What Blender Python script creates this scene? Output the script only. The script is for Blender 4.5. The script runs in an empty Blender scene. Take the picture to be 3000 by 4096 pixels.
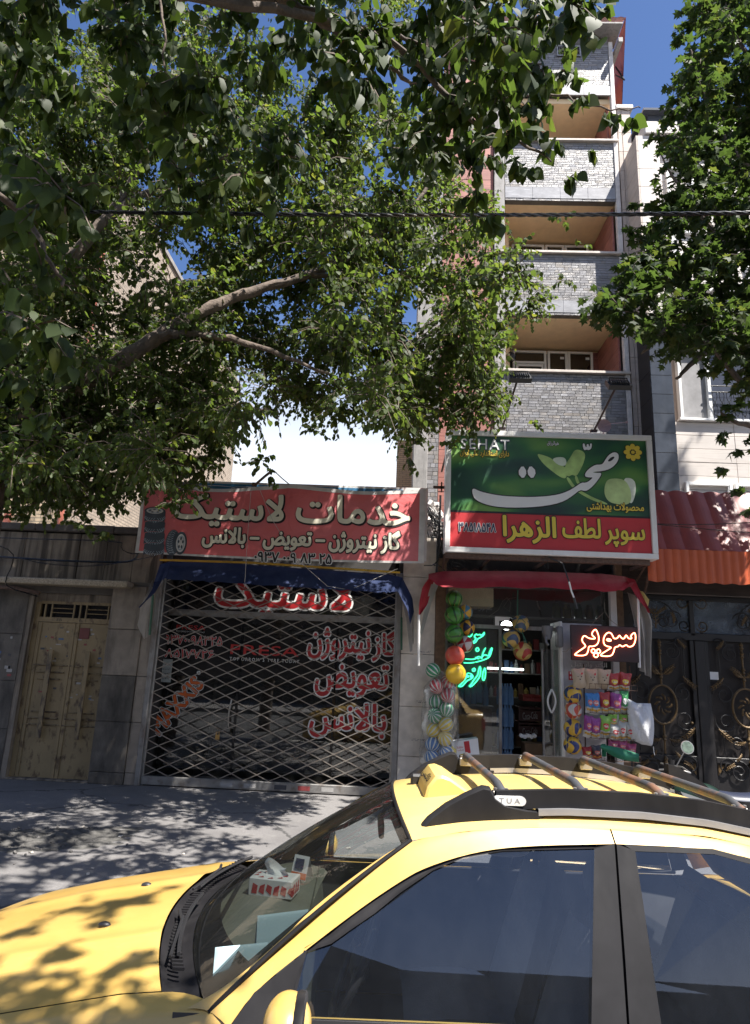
import bpy, bmesh, math, random
import numpy as np
from mathutils import Vector, Matrix
random.seed(7)
S = bpy.context.scene
COL = S.collection
R = math.radians
# ------------------------------------------------------------------ camera, sky, sun
EYE = Vector((0, 0, 2.05)); YAW, PITCH, ROLL, FPX = R(2.1), R(13.2), R(2.45), 2550.0
_f = Vector((-math.sin(YAW)*math.cos(PITCH), math.cos(YAW)*math.cos(PITCH), math.sin(PITCH)))
_r0 = Vector((math.cos(YAW), math.sin(YAW), 0)); _u0 = _r0.cross(_f)
_rt = math.cos(ROLL)*_r0 + math.sin(ROLL)*_u0; _up = -math.sin(ROLL)*_r0 + math.cos(ROLL)*_u0
cam = bpy.data.cameras.new('camera'); camo = bpy.data.objects.new('camera', cam); COL.objects.link(camo)
camo.matrix_world = Matrix(((_rt.x, _up.x, -_f.x, EYE.x), (_rt.y, _up.y, -_f.y, EYE.y), (_rt.z, _up.z, -_f.z, EYE.z), (0, 0, 0, 1)))
cam.sensor_fit = 'VERTICAL'; cam.sensor_height = 36; cam.lens = 36*FPX/4096; cam.clip_start = .05; cam.clip_end = 3000
S.camera = camo
SUN = Vector((.385, -.315, .865)).normalized()
w = bpy.data.worlds.new('World'); S.world = w; w.use_nodes = True
nt = w.node_tree; bg = nt.nodes['Background']; sky = nt.nodes.new('ShaderNodeTexSky'); sky.sky_type = 'NISHITA'
sky.sun_disc = False; sky.sun_elevation = math.asin(SUN.z); sky.sun_rotation = math.atan2(SUN.x, SUN.y)
sky.altitude = 900; sky.air_density = 1.0; sky.dust_density = 1.6; sky.ozone_density = 1.4
tc = nt.nodes.new('ShaderNodeTexCoord'); sx = nt.nodes.new('ShaderNodeSeparateXYZ'); mr = nt.nodes.new('ShaderNodeMapRange'); mr.interpolation_type = 'SMOOTHSTEP'
for a, b in ((1, .52), (2, .27), (3, 0.0), (4, 1.0)): mr.inputs[a].default_value = b
mx = nt.nodes.new('ShaderNodeMix'); mx.data_type = 'RGBA'; mx.inputs[7].default_value = (7.5, 8.0, 8.8, 1)      # milky haze towards the horizon, all the way round
nt.links.new(tc.outputs['Generated'], sx.inputs[0]); nt.links.new(sx.outputs[2], mr.inputs[0]); nt.links.new(mr.outputs[0], mx.inputs[0]); nt.links.new(sky.outputs[0], mx.inputs[6])
tn = nt.nodes.new('ShaderNodeMix'); tn.data_type = 'RGBA'; tn.blend_type = 'MULTIPLY'; tn.inputs[0].default_value = 1; tn.inputs[7].default_value = (.90, 1.06, 1.34, 1); nt.links.new(sky.outputs[0], tn.inputs[6]); nt.links.new(tn.outputs[2], mx.inputs[6])
nt.links.new(mx.outputs[2], bg.inputs[0]); bg.inputs[1].default_value = .055
sl = bpy.data.lights.new('sun', 'SUN'); sl.energy = 5.0; sl.angle = R(.55); sl.color = (1, .95, .87)
so = bpy.data.objects.new('sun', sl); COL.objects.link(so); so.rotation_euler = SUN.to_track_quat('Z', 'Y').to_euler(); so.location = (6, -4, 14)
S.view_settings.view_transform = 'Standard'; S.view_settings.look = 'None'; S.view_settings.exposure = 1.45
S.view_settings.gamma = 1; S.view_settings.use_curve_mapping = False
S.cycles.max_bounces = 8; S.cycles.transparent_max_bounces = 16; S.cycles.use_denoising = True
S.cycles.caustics_reflective = False; S.cycles.caustics_refractive = False

def at(px, py, Y):
    """where the sight line through a point of the photograph meets the vertical plane at distance Y"""
    d = _f + _rt*((px-1500)/FPX) - _up*((py-2048)/FPX)
    return EYE + d*((Y-EYE.y)/d.y)
def atz(px, py, Z):
    d = _f + _rt*((px-1500)/FPX) - _up*((py-2048)/FPX)
    return EYE + d*((Z-EYE.z)/d.z)
def atx(px, py, X):
    d = _f + _rt*((px-1500)/FPX) - _up*((py-2048)/FPX)
    return EYE + d*((X-EYE.x)/d.x)
# ------------------------------------------------------------------ mesh helpers
class MB:
    def __init__(s): s.v = []; s.f = []; s.m = []; s.cm = 0
    def vert(s, p): s.v.append(tuple(p)); return len(s.v)-1
    def face(s, ids): s.f.append(tuple(ids)); s.m.append(s.cm)
    def poly(s, pts): s.face([s.vert(p) for p in pts]); return s
    def box(s, x0, x1, y0, y1, z0, z1):
        n = len(s.v)
        for x in (x0, x1):
            for y in (y0, y1):
                for z in (z0, z1): s.v.append((x, y, z))
        for q in ((0,1,3,2), (4,6,7,5), (0,4,5,1), (2,3,7,6), (0,2,6,4), (1,5,7,3)): s.face([n+i for i in q])
        return s
    def obox(s, c, hx, hy, hz, M=None):
        n = len(s.v); c = Vector(c)
        for x in (-hx, hx):
            for y in (-hy, hy):
                for z in (-hz, hz):
                    p = Vector((x, y, z)); s.v.append(tuple(c + (M @ p if M else p)))
        for q in ((0,1,3,2), (4,6,7,5), (0,4,5,1), (2,3,7,6), (0,2,6,4), (1,5,7,3)): s.face([n+i for i in q])
        return s
    def rbox(s, x0, x1, y0, y1, z0, z1, b=.01, seg=1):
        bm = bmesh.new(); t = MB().box(x0, x1, y0, y1, z0, z1)
        vs = [bm.verts.new(p) for p in t.v]
        for f in t.f: bm.faces.new([vs[i] for i in f])
        bmesh.ops.recalc_face_normals(bm, faces=bm.faces)
        bmesh.ops.bevel(bm, geom=bm.edges[:], offset=b, segments=seg, affect='EDGES', profile=.5)
        s.bm(bm); return s
    def bm(s, bm):
        n = len(s.v); bm.verts.index_update()
        for v in bm.verts: s.v.append(tuple(v.co))
        for f in bm.faces: s.face([n+v.index for v in f.verts])
        bm.free(); return s
    def tube(s, pts, r, n=6, closed=False, cap=True):
        pts = [Vector(p) for p in pts]; k = len(pts); rr = r if isinstance(r, (list, tuple)) else [r]*k
        base = len(s.v); up = None
        for i, p in enumerate(pts):
            a = pts[i-1] if (i or closed) else p; b = pts[(i+1) % k] if (i < k-1 or closed) else p
            d = (b-a); d = d.normalized() if d.length > 1e-9 else Vector((0, 0, 1))
            if up is None: up = Vector((0, 0, 1)) if abs(d.z) < .9 else Vector((1, 0, 0))
            e1 = d.cross(up); e1 = e1.normalized() if e1.length > 1e-6 else d.orthogonal().normalized(); e2 = e1.cross(d).normalized(); up = e2
            for j in range(n):
                t = 2*math.pi*j/n; s.v.append(tuple(p + rr[i]*(math.cos(t)*e1 + math.sin(t)*e2)))
        for i in range(k if closed else k-1):
            for j in range(n):
                a = base+i*n+j; b = base+i*n+(j+1) % n; c = base+((i+1) % k)*n+(j+1) % n; d = base+((i+1) % k)*n+j
                s.face((a, b, c, d))
        if cap and not closed:
            s.face([base+j for j in range(n)][::-1]); s.face([base+(k-1)*n+j for j in range(n)])
        return s
    def grid(s, fn, nu, nv, closeu=False):
        b = len(s.v)
        for i in range(nu+(0 if closeu else 1)):
            for j in range(nv+1): s.v.append(tuple(fn(i/nu, j/nv)))
        for i in range(nu):
            for j in range(nv):
                i2 = (i+1) % nu if closeu else i+1
                s.face((b+i*(nv+1)+j, b+i2*(nv+1)+j, b+i2*(nv+1)+j+1, b+i*(nv+1)+j+1))
        return s
    def lathe(s, prof, c=(0, 0, 0), n=12, axis='Z', M=None):
        c = Vector(c)
        def fn(u, v):
            i = min(int(round(v*(len(prof)-1))), len(prof)-1); r, h = prof[i]; t = 2*math.pi*u
            p = Vector((r*math.cos(t), r*math.sin(t), h))
            if axis == 'Y': p = Vector((p.x, p.z, p.y))
            if axis == 'X': p = Vector((p.z, p.x, p.y))
            return c + (M @ p if M else p)
        return s.grid(fn, n, len(prof)-1, True)
    def sphere(s, c, r, nu=20, nv=12, sc=(1, 1, 1)):
        c = Vector(c)
        def fn(u, v):
            t = 2*math.pi*u; p = math.pi*(v*.998+.001)
            return (c.x+r*sc[0]*math.sin(p)*math.cos(t), c.y+r*sc[1]*math.sin(p)*math.sin(t), c.z-r*sc[2]*math.cos(p))
        return s.grid(fn, nu, nv, True)
    def prism(s, pts2, y0, y1, to=None):
        """polygon in x,z extruded from y0 to y1"""
        to = to or (lambda x, z, y: (x, y, z)); n = len(pts2)
        a = [s.vert(to(x, z, y0)) for x, z in pts2]; b = [s.vert(to(x, z, y1)) for x, z in pts2]
        s.face(a); s.face(b[::-1])
        for i in range(n): s.face((a[i], a[(i+1) % n], b[(i+1) % n], b[i]))
        return s
    def add(s, o):
        n = len(s.v); s.v += o.v
        for f, m in zip(o.f, o.m): s.f.append(tuple(n+i for i in f)); s.m.append(m)
        return s
    def xf(s, M): s.v = [tuple(M @ Vector(p)) for p in s.v]; return s
OFF = {}
def link(name, me, parent=None):
    o = bpy.data.objects.new(name, me); COL.objects.link(o)
    if parent: o.parent = parent
    return o
def obj(name, mb, mats, parent=None, smooth=False, tri=False):
    me = bpy.data.meshes.new(name); off = OFF.get(parent.name, Vector((0, 0, 0))) if parent else Vector((0, 0, 0))
    me.from_pydata([tuple(Vector(p)-off) for p in mb.v] if off.length else mb.v, [], mb.f)
    for m in (mats if isinstance(mats, (list, tuple)) else [mats]): me.materials.append(m)
    me.polygons.foreach_set('material_index', mb.m)
    bm = bmesh.new(); bm.from_mesh(me)
    if len(bm.faces) < 60000: bmesh.ops.recalc_face_normals(bm, faces=bm.faces)
    if tri: bmesh.ops.triangulate(bm, faces=bm.faces)
    if smooth:
        for f in bm.faces: f.smooth = True
        a = R(smooth if smooth is not True else 40)
        for e in bm.edges:
            if len(e.link_faces) == 2 and e.calc_face_angle(0) > a: e.smooth = False
    bm.to_mesh(me); bm.free()
    o = link(name, me, parent)
    if parent: OFF[o.name] = off
    return o
def tag(o, label=None, cat=None, group=None, kind=None):
    if label: o['label'] = label
    if cat: o['category'] = cat
    if group: o['group'] = group
    if kind: o['kind'] = kind
    return o
def thing(name, label, cat, loc, group=None, rz=0, local=False):
    o = bpy.data.objects.new(name, None); COL.objects.link(o); o.location = loc; o.rotation_euler = (0, 0, rz); o.empty_display_size = .1
    tag(o, label, cat, group); OFF[o.name] = Vector((0, 0, 0)) if local else Vector(loc)
    return o
def dup(root, loc, rz=None, label=None, group=None):
    r = root.copy(); COL.objects.link(r); r.location = loc
    if rz is not None: r.rotation_euler = rz if isinstance(rz, (tuple, list)) else (0, 0, rz)
    if label: r['label'] = label
    if group: r['group'] = group
    OFF[r.name] = Vector(loc)
    for ch in list(root.children):
        c = ch.copy(); COL.objects.link(c); c.parent = r
        for g in list(ch.children):
            d = g.copy(); COL.objects.link(d); d.parent = c
    return r
def mono(name, mb, mats, label, cat, loc=None, group=None, smooth=False):
    """a thing that is one mesh, its origin moved to loc"""
    loc = Vector(loc) if loc is not None else Vector(mb.v[0])
    mb.v = [tuple(Vector(p)-loc) for p in mb.v]; o = obj(name, mb, mats, None, smooth); o.location = loc
    OFF[o.name] = loc
    return tag(o, label, cat, group)
# ------------------------------------------------------------------ materials
class NT:
    def __init__(s, name):
        s.mat = bpy.data.materials.new(name); s.mat.use_nodes = True; s.t = s.mat.node_tree
        s.b = s.t.nodes['Principled BSDF']; s.out = s.t.nodes['Material Output']
    def n(s, typ, ins={}, **kw):
        k = s.t.nodes.new('ShaderNode'+typ)
        for a, v in kw.items(): setattr(k, a, v)
        for i, v in ins.items(): s.set(k.inputs[i], v)
        return k
    def set(s, inp, v):
        if hasattr(v, 'outputs'): s.t.links.new(v.outputs[0], inp)
        elif hasattr(v, 'is_output'): s.t.links.new(v, inp)
        else: inp.default_value = v
    def m(s, op, a, b=0.0, c=0.0): return s.n('Math', {0: a, 1: b, 2: c}, operation=op)
    def co(s, kind='Object'):
        return s.n('TexCoord').outputs[kind]
    def map(s, scale=(1, 1, 1), rot=(0, 0, 0), loc=(0, 0, 0), kind='Object', src=None):
        return s.n('Mapping', {0: src if src is not None else s.co(kind), 1: loc, 2: rot, 3: scale})
    def noise(s, v, scale, detail=4, rough=.55, dist=0): return s.n('TexNoise', {'Vector': v, 'Scale': scale, 'Detail': detail, 'Roughness': rough, 'Distortion': dist})
    def ramp(s, f, stops, interp='LINEAR'):
        r = s.n('ValToRGB', {0: f}); e = r.color_ramp.elements; r.color_ramp.interpolation = interp
        while len(e) < len(stops): e.new(.5)
        for q, (p, c) in zip(e, stops): q.position = p; q.color = (*c, 1) if len(c) == 3 else c
        return r
    def mix(s, f, a, b, mode='MIX'):
        k = s.n('Mix', data_type='RGBA', blend_type=mode); s.set(k.inputs[0], f)
        for i, v in ((6, a), (7, b)): s.set(k.inputs[i], (*v, 1) if isinstance(v, tuple) and len(v) == 3 else v)
        return k.outputs[2]
    def bump(s, h, strength=.3, dist=.02):
        k = s.n('Bump', {'Strength': strength, 'Distance': dist, 'Height': h}); s.t.links.new(k.outputs[0], s.b.inputs['Normal'])
    def sep(s, v): return s.n('SeparateXYZ', {0: v})
def mat(name, col, rough=.6, metal=0, spec=.5, var=.18, vs=6, stain=None, ss=(1, 1, .15), sk=3, samt=(.5, .7), bump=0, bs=60, coat=0, rnd=0, emit=None, es=0):
    """paint or stone: colour with fine variation, optional stain colour in its own patches, optional per-object tone"""
    k = NT(name); b = k.b; v = k.co()
    c = k.mix(k.ramp(k.noise(v, vs, 5), [(.3, (0, 0, 0)), (.7, (1, 1, 1))]), tuple(x*(1-var) for x in col), tuple(min(1, x*(1+var)) for x in col))
    if stain:
        c = k.mix(k.ramp(k.noise(k.map(ss), sk, 6, .62), [(samt[0], (0, 0, 0)), (samt[1], (1, 1, 1))]), c, stain)
    if rnd:
        r = k.n('ObjectInfo').outputs['Random']
        c = k.mix(1.0, c, k.ramp(r, [(0, (1-rnd,)*3), (1, (1, 1, 1))]).outputs[0], 'MULTIPLY')
    k.set(b.inputs['Base Color'], c); b.inputs['Roughness'].default_value = rough; b.inputs['Metallic'].default_value = metal
    b.inputs['Specular IOR Level'].default_value = spec
    if coat: b.inputs['Coat Weight'].default_value = coat; b.inputs['Coat Roughness'].default_value = .06
    if bump: k.bump(k.noise(v, bs, 4), bump, .02)
    if emit: b.inputs['Emission Color'].default_value = (*emit, 1); b.inputs['Emission Strength'].default_value = es
    return k.mat
def glass(name, tint=(.9, .95, .93), trans=.9, dust=.04, rough=.02, dcol=(.4, .4, .38)):
    """thin pane: tinted see-through, Fresnel mirror, a little dust"""
    k = NT(name); t = k.n('BsdfTransparent', {0: (*tint, 1)}); g = k.n('BsdfGlossy', {'Color': (1, 1, 1, 1), 'Roughness': rough})
    fr = k.n('Fresnel', {'IOR': 1.55}); d = k.n('BsdfDiffuse', {0: (*dcol, 1)})
    f2 = k.m('MULTIPLY_ADD', fr, 1.5, .015)
    a = k.n('MixShader', {0: f2, 1: t, 2: g}); dm = k.m('MULTIPLY', k.ramp(k.noise(k.co(), 7, 6, .7), [(.35, (.3,)*3), (.75, (1.3,)*3)]), dust)
    o = k.n('MixShader', {0: dm, 1: a, 2: d}); k.t.links.new(o.outputs[0], k.out.inputs[0])
    return k.mat
def emis(name, col, st):
    k = NT(name); k.b.inputs['Base Color'].default_value = (*[c*.3 for c in col], 1); k.b.inputs['Emission Color'].default_value = (*col, 1); k.b.inputs['Emission Strength'].default_value = st
    return k.mat
M = {}
M['concrete'] = mat('old_render', (.235, .198, .158), .9, stain=(.075, .062, .05), ss=(2.6, 2.6, .16), sk=3.0, samt=(.44, .60), bump=.25, bs=45)
M['slab'] = mat('travertine_slab', (.30, .255, .21), .8, stain=(.12, .10, .083), ss=(2.5, 2.5, .35), sk=2.2, samt=(.48, .72), bump=.18, bs=50, rnd=.22)
M['slabdark'] = mat('grimy_slab', (.145, .128, .11), .85, stain=(.055, .049, .043), ss=(1.6, 1.6, .6), sk=2.4, samt=(.42, .66), bump=.25, bs=50, rnd=.2)
M['slablight'] = mat('pale_slab', (.66, .59, .515), .7, stain=(.45, .40, .34), sk=2, samt=(.55, .8), bump=.08, bs=50, rnd=.12)
M['coping'] = mat('dark_coping', (.085, .075, .07), .85, bump=.3, bs=30)
M['mortar'] = mat('mortar', (.13, .12, .11), .95, bump=.3, bs=60)
M['ledge'] = mat('speckled_marble', (.36, .30, .22), .6, var=.4, vs=60, bump=.1)
M['ochre'] = mat('ochre_door_paint', (.255, .19, .10), .55, var=.14, vs=3, stain=(.09, .055, .03), ss=(3, 3, 1.6), sk=3.4, samt=(.54, .66), bump=.08, bs=30)
M['ochredark'] = mat('worn_ochre_bar', (.22, .165, .09), .5, stain=(.05, .035, .028), ss=(6, 6, 2), sk=2.0, samt=(.5, .6))
M['rust'] = mat('rusty_steel', (.10, .06, .045), .75, var=.4, vs=30, bump=.2)
M['steel'] = mat('galvanised_steel', (.36, .35, .34), .38, .7, stain=(.20, .16, .13), ss=(1, 1, 1), sk=8, samt=(.52, .75))
M['steeldull'] = mat('dull_steel', (.26, .25, .24), .55, .4, stain=(.12, .075, .05), ss=(1, 1, .5), sk=5, samt=(.5, .75))
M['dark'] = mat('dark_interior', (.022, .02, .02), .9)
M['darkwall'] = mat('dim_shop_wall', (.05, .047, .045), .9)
M['black'] = mat('black_plastic', (.018, .018, .02), .45, bump=.05, bs=200)
M['blackgloss'] = mat('black_gloss', (.012, .012, .014), .15)
M['grey'] = mat('grey_plastic', (.19, .19, .2), .5)
M['white'] = mat('white_paint', (.76, .75, .74), .5, var=.06, stain=(.55, .53, .5), sk=3, samt=(.6, .85))
M['pvc'] = mat('white_window_plastic', (.78, .78, .77), .35, var=.04)
M['yellowpole'] = mat('yellow_pole', (.62, .36, .03), .4)
M['wood'] = mat('brown_post', (.16, .095, .055), .6, var=.3, vs=20)
M['redprint'] = mat('red_print', (.50, .028, .035), .55, var=.06)
M['creamprint'] = mat('cream_print', (.78, .74, .60), .6, var=.05)
M['blackprint'] = mat('black_print', (.015, .013, .016), .6, var=.05)
M['whiteprint'] = mat('white_print', (.76, .76, .75), .6, var=.03)
M['yellowprint'] = mat('yellow_print', (.72, .55, .06), .55, var=.06)
M['orangeprint'] = mat('orange_print', (.72, .14, .025), .55)
M['navyprint'] = mat('navy_print', (.03, .035, .08), .6)
M['blueprint'] = mat('blue_print', (.05, .22, .42), .6)
M['vinylred'] = mat('red_vinyl', (.46, .022, .028), .45)
M['gold'] = mat('gold_paint', (.115, .072, .03), .5, .3, var=.35, vs=30)
M['iron'] = mat('black_iron', (.012, .011, .012), .5, .1)
# ------------------------------------------------------------------ lettering
_FORMS = {}
for base, forms in {'ا': 'ﺍﺎﺍﺎ', 'ب': 'ﺏﺐﺑﺒ', 'پ': 'ﭖﭗﭘﭙ', 'ت': 'ﺕﺖﺗﺘ', 'ح': 'ﺡﺢﺣﺤ', 'خ': 'ﺥﺦﺧﺨ', 'د': 'ﺩﺪﺩﺪ', 'ر': 'ﺭﺮﺭﺮ', 'ز': 'ﺯﺰﺯﺰ',
                    'ژ': 'ﮊﮋﮊﮋ', 'س': 'ﺱﺲﺳﺴ', 'ش': 'ﺵﺶﺷﺸ', 'ص': 'ﺹﺺﺻﺼ', 'ض': 'ﺽﺾﺿﻀ', 'ط': 'ﻁﻂﻃﻄ', 'ع': 'ﻉﻊﻋﻌ', 'ف': 'ﻑﻒﻓﻔ', 'ق': 'ﻕﻖﻗﻘ',
                    'ک': 'ﮎﮏﮐﮑ', 'گ': 'ﮒﮓﮔﮕ', 'ل': 'ﻝﻞﻟﻠ', 'م': 'ﻡﻢﻣﻤ', 'ن': 'ﻥﻦﻧﻨ', 'و': 'ﻭﻮﻭﻮ', 'ه': 'ﻩﻪﻫﻬ', 'ی': 'ﯼﯽﯾﯿ', 'L': 'ﻻﻼﻻﻼ'}.items(): _FORMS[base] = forms
_NOJOIN = set('ادرزژوL')
def shape(s):
    """joins the letters of a word and puts them in drawing order"""
    if all(c in ' ۰۱۲۳۴۵۶۷۸۹' for c in s): return s
    s = s.replace('لا', 'L'); out = []
    for i, c in enumerate(s):
        if c not in _FORMS: out.append(c); continue
        p = i > 0 and s[i-1] in _FORMS and s[i-1] not in _NOJOIN
        n = i < len(s)-1 and s[i+1] in _FORMS and c not in _NOJOIN
        out.append(_FORMS[c][(3 if p else 2) if n else (1 if p else 0)])
    return ''.join(reversed(out))
_tc = {}
def glyphs(s, space=1.0):
    """outlines of a text, filled contour by contour (letters join by overlapping strokes): layers of (points, triangles)"""
    key = (s, space)
    if key in _tc: return _tc[key]
    cu = bpy.data.curves.new('lettering', 'FONT'); cu.body = s; cu.resolution_u = 2; cu.space_character = space; cu.fill_mode = 'NONE'
    o = bpy.data.objects.new('lettering', cu); COL.objects.link(o); bpy.context.view_layer.update()
    me = bpy.data.meshes.new_from_object(o.evaluated_get(bpy.context.evaluated_depsgraph_get()))
    nb = {}
    for e in me.edges:
        nb.setdefault(e.vertices[0], []).append(e.vertices[1]); nb.setdefault(e.vertices[1], []).append(e.vertices[0])
    seen, loops = set(), []
    for v0 in range(len(me.vertices)):
        if v0 in seen or v0 not in nb: continue
        L = [v0]; seen.add(v0); p, c = None, v0
        while True:
            nx = [q for q in nb[c] if q != p and q not in seen]
            if not nx: break
            p, c = c, nx[0] if p is not None else max(nx); L.append(c); seen.add(c)
        if len(L) > 2: loops.append([tuple(me.vertices[i].co[:2]) for i in L])
    # vertex order inside a contour follows the spline, so its signed area tells strokes from counters
    bpy.data.objects.remove(o); bpy.data.curves.remove(cu); bpy.data.meshes.remove(me)
    from mathutils.geometry import delaunay_2d_cdt
    vs, es = [], []
    for L in loops:
        n = len(vs); vs += [Vector(p) for p in L]; es += [(n+q, n+(q+1) % len(L)) for q in range(len(L))]
    ov, _, of, *_r = delaunay_2d_cdt(vs, es, [], 0, 1e-5)
    A = np.array([vs[i] for i, j in es]); B = np.array([vs[j] for i, j in es]); O = np.array(ov); F = np.array([f for f in of if len(f) == 3]); cen = O[F].mean(1); wn = np.zeros(len(F))
    for c0 in range(0, len(F), 400):                                  # winding number of every triangle
        c = cen[c0:c0+400, None, :]; left = (B[:, 0]-A[:, 0])*(c[..., 1]-A[:, 1])-(c[..., 0]-A[:, 0])*(B[:, 1]-A[:, 1])
        wn[c0:c0+400] = (((A[:, 1] <= c[..., 1]) & (B[:, 1] > c[..., 1]) & (left > 0)).sum(1)-((A[:, 1] > c[..., 1]) & (B[:, 1] <= c[..., 1]) & (left < 0)).sum(1))
    layers = [([tuple(p) for p in O], [tuple(int(i) for i in f) for f in F[wn != 0]])]
    _tc[key] = layers; return layers
def letter(mb, s, rect, fn, bold=0.0, ref=None, space=1.0, split=0):
    """fits the text into rect = (u0, v0, u1, v1) and maps it with fn(u, v); bold thickens it by that share of the letter height"""
    ly = glyphs(s, space); xs = [p[0] for L in ly for p in L[0]]; ys = [p[1] for L in ly for p in L[0]]; x0, x1, y0, y1 = min(xs), max(xs), min(ys), max(ys)
    rb = (ref if ref is not None else bold); H = rect[3]-rect[1]; m = rb*H
    sx = (rect[2]-rect[0]-2*m)/(x1-x0); sy = (H-2*m)/(y1-y0); d = bold*H
    shifts = [(0, 0)] if not bold else [(d*math.cos(q*math.pi/(4 if d < .02 else 6)), d*math.sin(q*math.pi/(4 if d < .02 else 6))) for q in range(8 if d < .02 else 12)]
    k_ = 0; dn = (Vector(fn(0, 1))-Vector(fn(0, 0))).cross(Vector(fn(1, 0))-Vector(fn(0, 0))); dn = dn.normalized() if dn.length else Vector((0, 1, 0))
    for pts, fs in ly:
        P = [(rect[0]+m+(x-x0)*sx, rect[1]+m+(y-y0)*sy) for x, y in pts]; F = fs
        if split:
            bm = bmesh.new(); bv = [bm.verts.new((x, y, 0)) for x, y in P]
            for f in fs:
                try: bm.faces.new([bv[i] for i in f])
                except ValueError: pass
            for _ in range(3):
                e = [e for e in bm.edges if e.calc_length() > split]
                if not e: break
                bmesh.ops.subdivide_edges(bm, edges=e, cuts=1); bmesh.ops.triangulate(bm, faces=[f for f in bm.faces if len(f.verts) > 3])
            bm.verts.index_update(); P = [(v.co.x, v.co.y) for v in bm.verts]; F = [tuple(v.index for v in f.verts) for f in bm.faces]; bm.free()
        for dx, dy in shifts:
            n = len(mb.v); k_ += 1; e = dn*(.000025*(k_ % 60))
            for x, y in P: mb.v.append(tuple(Vector(fn(x+dx, y+dy))+e))
            for f in F: mb.face([n+i for i in f])
    return mb
def wallfn(Y): return lambda u, v: (u, Y, v)
def rect(px0, py0, px1, py1, Y):
    """photograph box (left, bottom, right, top) as a box on the plane Y"""
    a = at(px0, py0, Y); b = at(px1, py1, Y); c = at(px0, py1, Y); d = at(px1, py0, Y)
    return ((a.x+c.x)/2, (a.z+d.z)/2, (b.x+d.x)/2, (b.z+c.z)/2)
# ------------------------------------------------------------------ ground
ZS = .22; F = 9.5
def ground_mat(name, col, stain, dust, seams=None):
    k = NT(name); v = k.co(); c = k.mix(k.ramp(k.noise(v, 55, 6, .7), [(.3, (0, 0, 0)), (.72, (1, 1, 1))]), tuple(x*.72 for x in col), tuple(x*1.3 for x in col))
    c = k.mix(k.ramp(k.noise(v, .9, 6, .65), [(.42, (0, 0, 0)), (.7, (1, 1, 1))]), c, stain)
    c = k.mix(k.ramp(k.noise(v, 3.1, 7, .7, .6), [(.56, (0, 0, 0)), (.78, (.6,)*3)]), c, dust)
    cr = k.n('TexVoronoi', {'Vector': k.n('VectorMath', {0: v, 1: k.n('VectorMath', {0: k.noise(v, 1.3, 5, .6).outputs[1], 1: (.9, .9, .9)}, operation='MULTIPLY')}, operation='ADD'), 'Scale': .42}, feature='DISTANCE_TO_EDGE'); c = k.mix(k.ramp(cr, [(.004, (.75,)*3), (.011, (0, 0, 0))]), c, (.03, .03, .03))
    k.set(k.b.inputs['Base Color'], c); k.b.inputs['Roughness'].default_value = .92
    h = k.m('ADD', k.noise(v, 90, 5, .7), k.m('MULTIPLY', k.noise(v, 5, 5, .6), 1.6)); k.bump(h, .35, .02)
    return k.mat
M['asphalt'] = ground_mat('asphalt', (.06, .06, .062), (.045, .045, .047), (.11, .105, .10))
M['pave'] = ground_mat('worn_pavement', (.165, .158, .157), (.115, .11, .11), (.25, .24, .225))
M['kerb'] = mat('kerb_concrete', (.30, .29, .27), .9, bump=.3, stain=(.15, .14, .13))
tag(obj('road', MB().grid(lambda u, v: (-90+180*u, -70+74.6*v, 0), 8, 8), M['asphalt']), kind='structure')
tag(obj('pavement', MB().grid(lambda u, v: (-90+180*u, 4.62+60*v, ZS+.012*math.sin(u*210+v*40)*0), 60, 60), M['pave']), kind='structure')
tag(obj('far_pavement', MB().box(-60, 60, -9, -4.4, -.1, .14), M['pave']), kind='structure')
kb = MB()
for i in range(60): kb.rbox(-30+i, -29.006+i, 4.45, 4.616, -.2, ZS+.004*random.random(), .012)
tag(obj('kerb', kb, M['kerb']), kind='structure')
# broken patch of pavement with loose stones
rb = MB(); rng = random.Random(3)
for i in range(170):
    x = rng.gauss(-3.45, .30); y = rng.gauss(6.75, .28)+.35*(x+3.3); s = abs(rng.gauss(0, .008))+.004
    Mx = Matrix.Rotation(rng.random()*6, 3, (rng.random(), rng.random(), 1)).normalized() if False else Matrix.Rotation(rng.random()*6, 3, Vector((rng.random(), rng.random(), 1)).normalized())
    rb.obox((x, y, ZS+s*.4), s, s*.8, s*.55, Mx)
M['rubble'] = mat('rubble_stone', (.12, .113, .107), .95, var=.5, vs=12, bump=.3)
tag(obj('loose_rubble', rb, M['rubble']), 'loose broken concrete lying on the pavement at the left', 'rubble', kind='stuff')
def lump(u, v):
    x = -3.35+(u-.5)*1.7; y = 6.75+(v-.5)*.95+.35*(x+3.3); e = max(0, 1-((u-.5)*2)**2)*max(0, 1-((v-.5)*2)**2)
    return (x, y, ZS-.004+.03*e*(1+.9*math.sin(u*31+v*17)*math.sin(v*23-u*9)))
M['patch'] = mat('broken_pavement', (.075, .072, .068), .98, var=.5, vs=14, bump=.6, bs=35)
tag(obj('broken_pavement_patch', MB().grid(lump, 40, 24), M['patch'], smooth=True), kind='structure')
lt = MB()
for i in range(46):
    x = rng.uniform(-4.6, .2); y = rng.uniform(5.6, 9.2); a = rng.random()*6; s = rng.uniform(.01, .03)
    lt.poly([(x+s*math.cos(a+q)*(1 if i % 2 else .6), y+s*math.sin(a+q), ZS+.006+.008*(q > 2)) for q in (0, 1.4, 3.1, 4.6)])
tag(obj('litter', lt, mat('dry_litter', (.42, .38, .33), .9, var=.5, vs=3)), 'small dry leaves and paper scraps scattered on the pavement', 'litter', kind='stuff')
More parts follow.
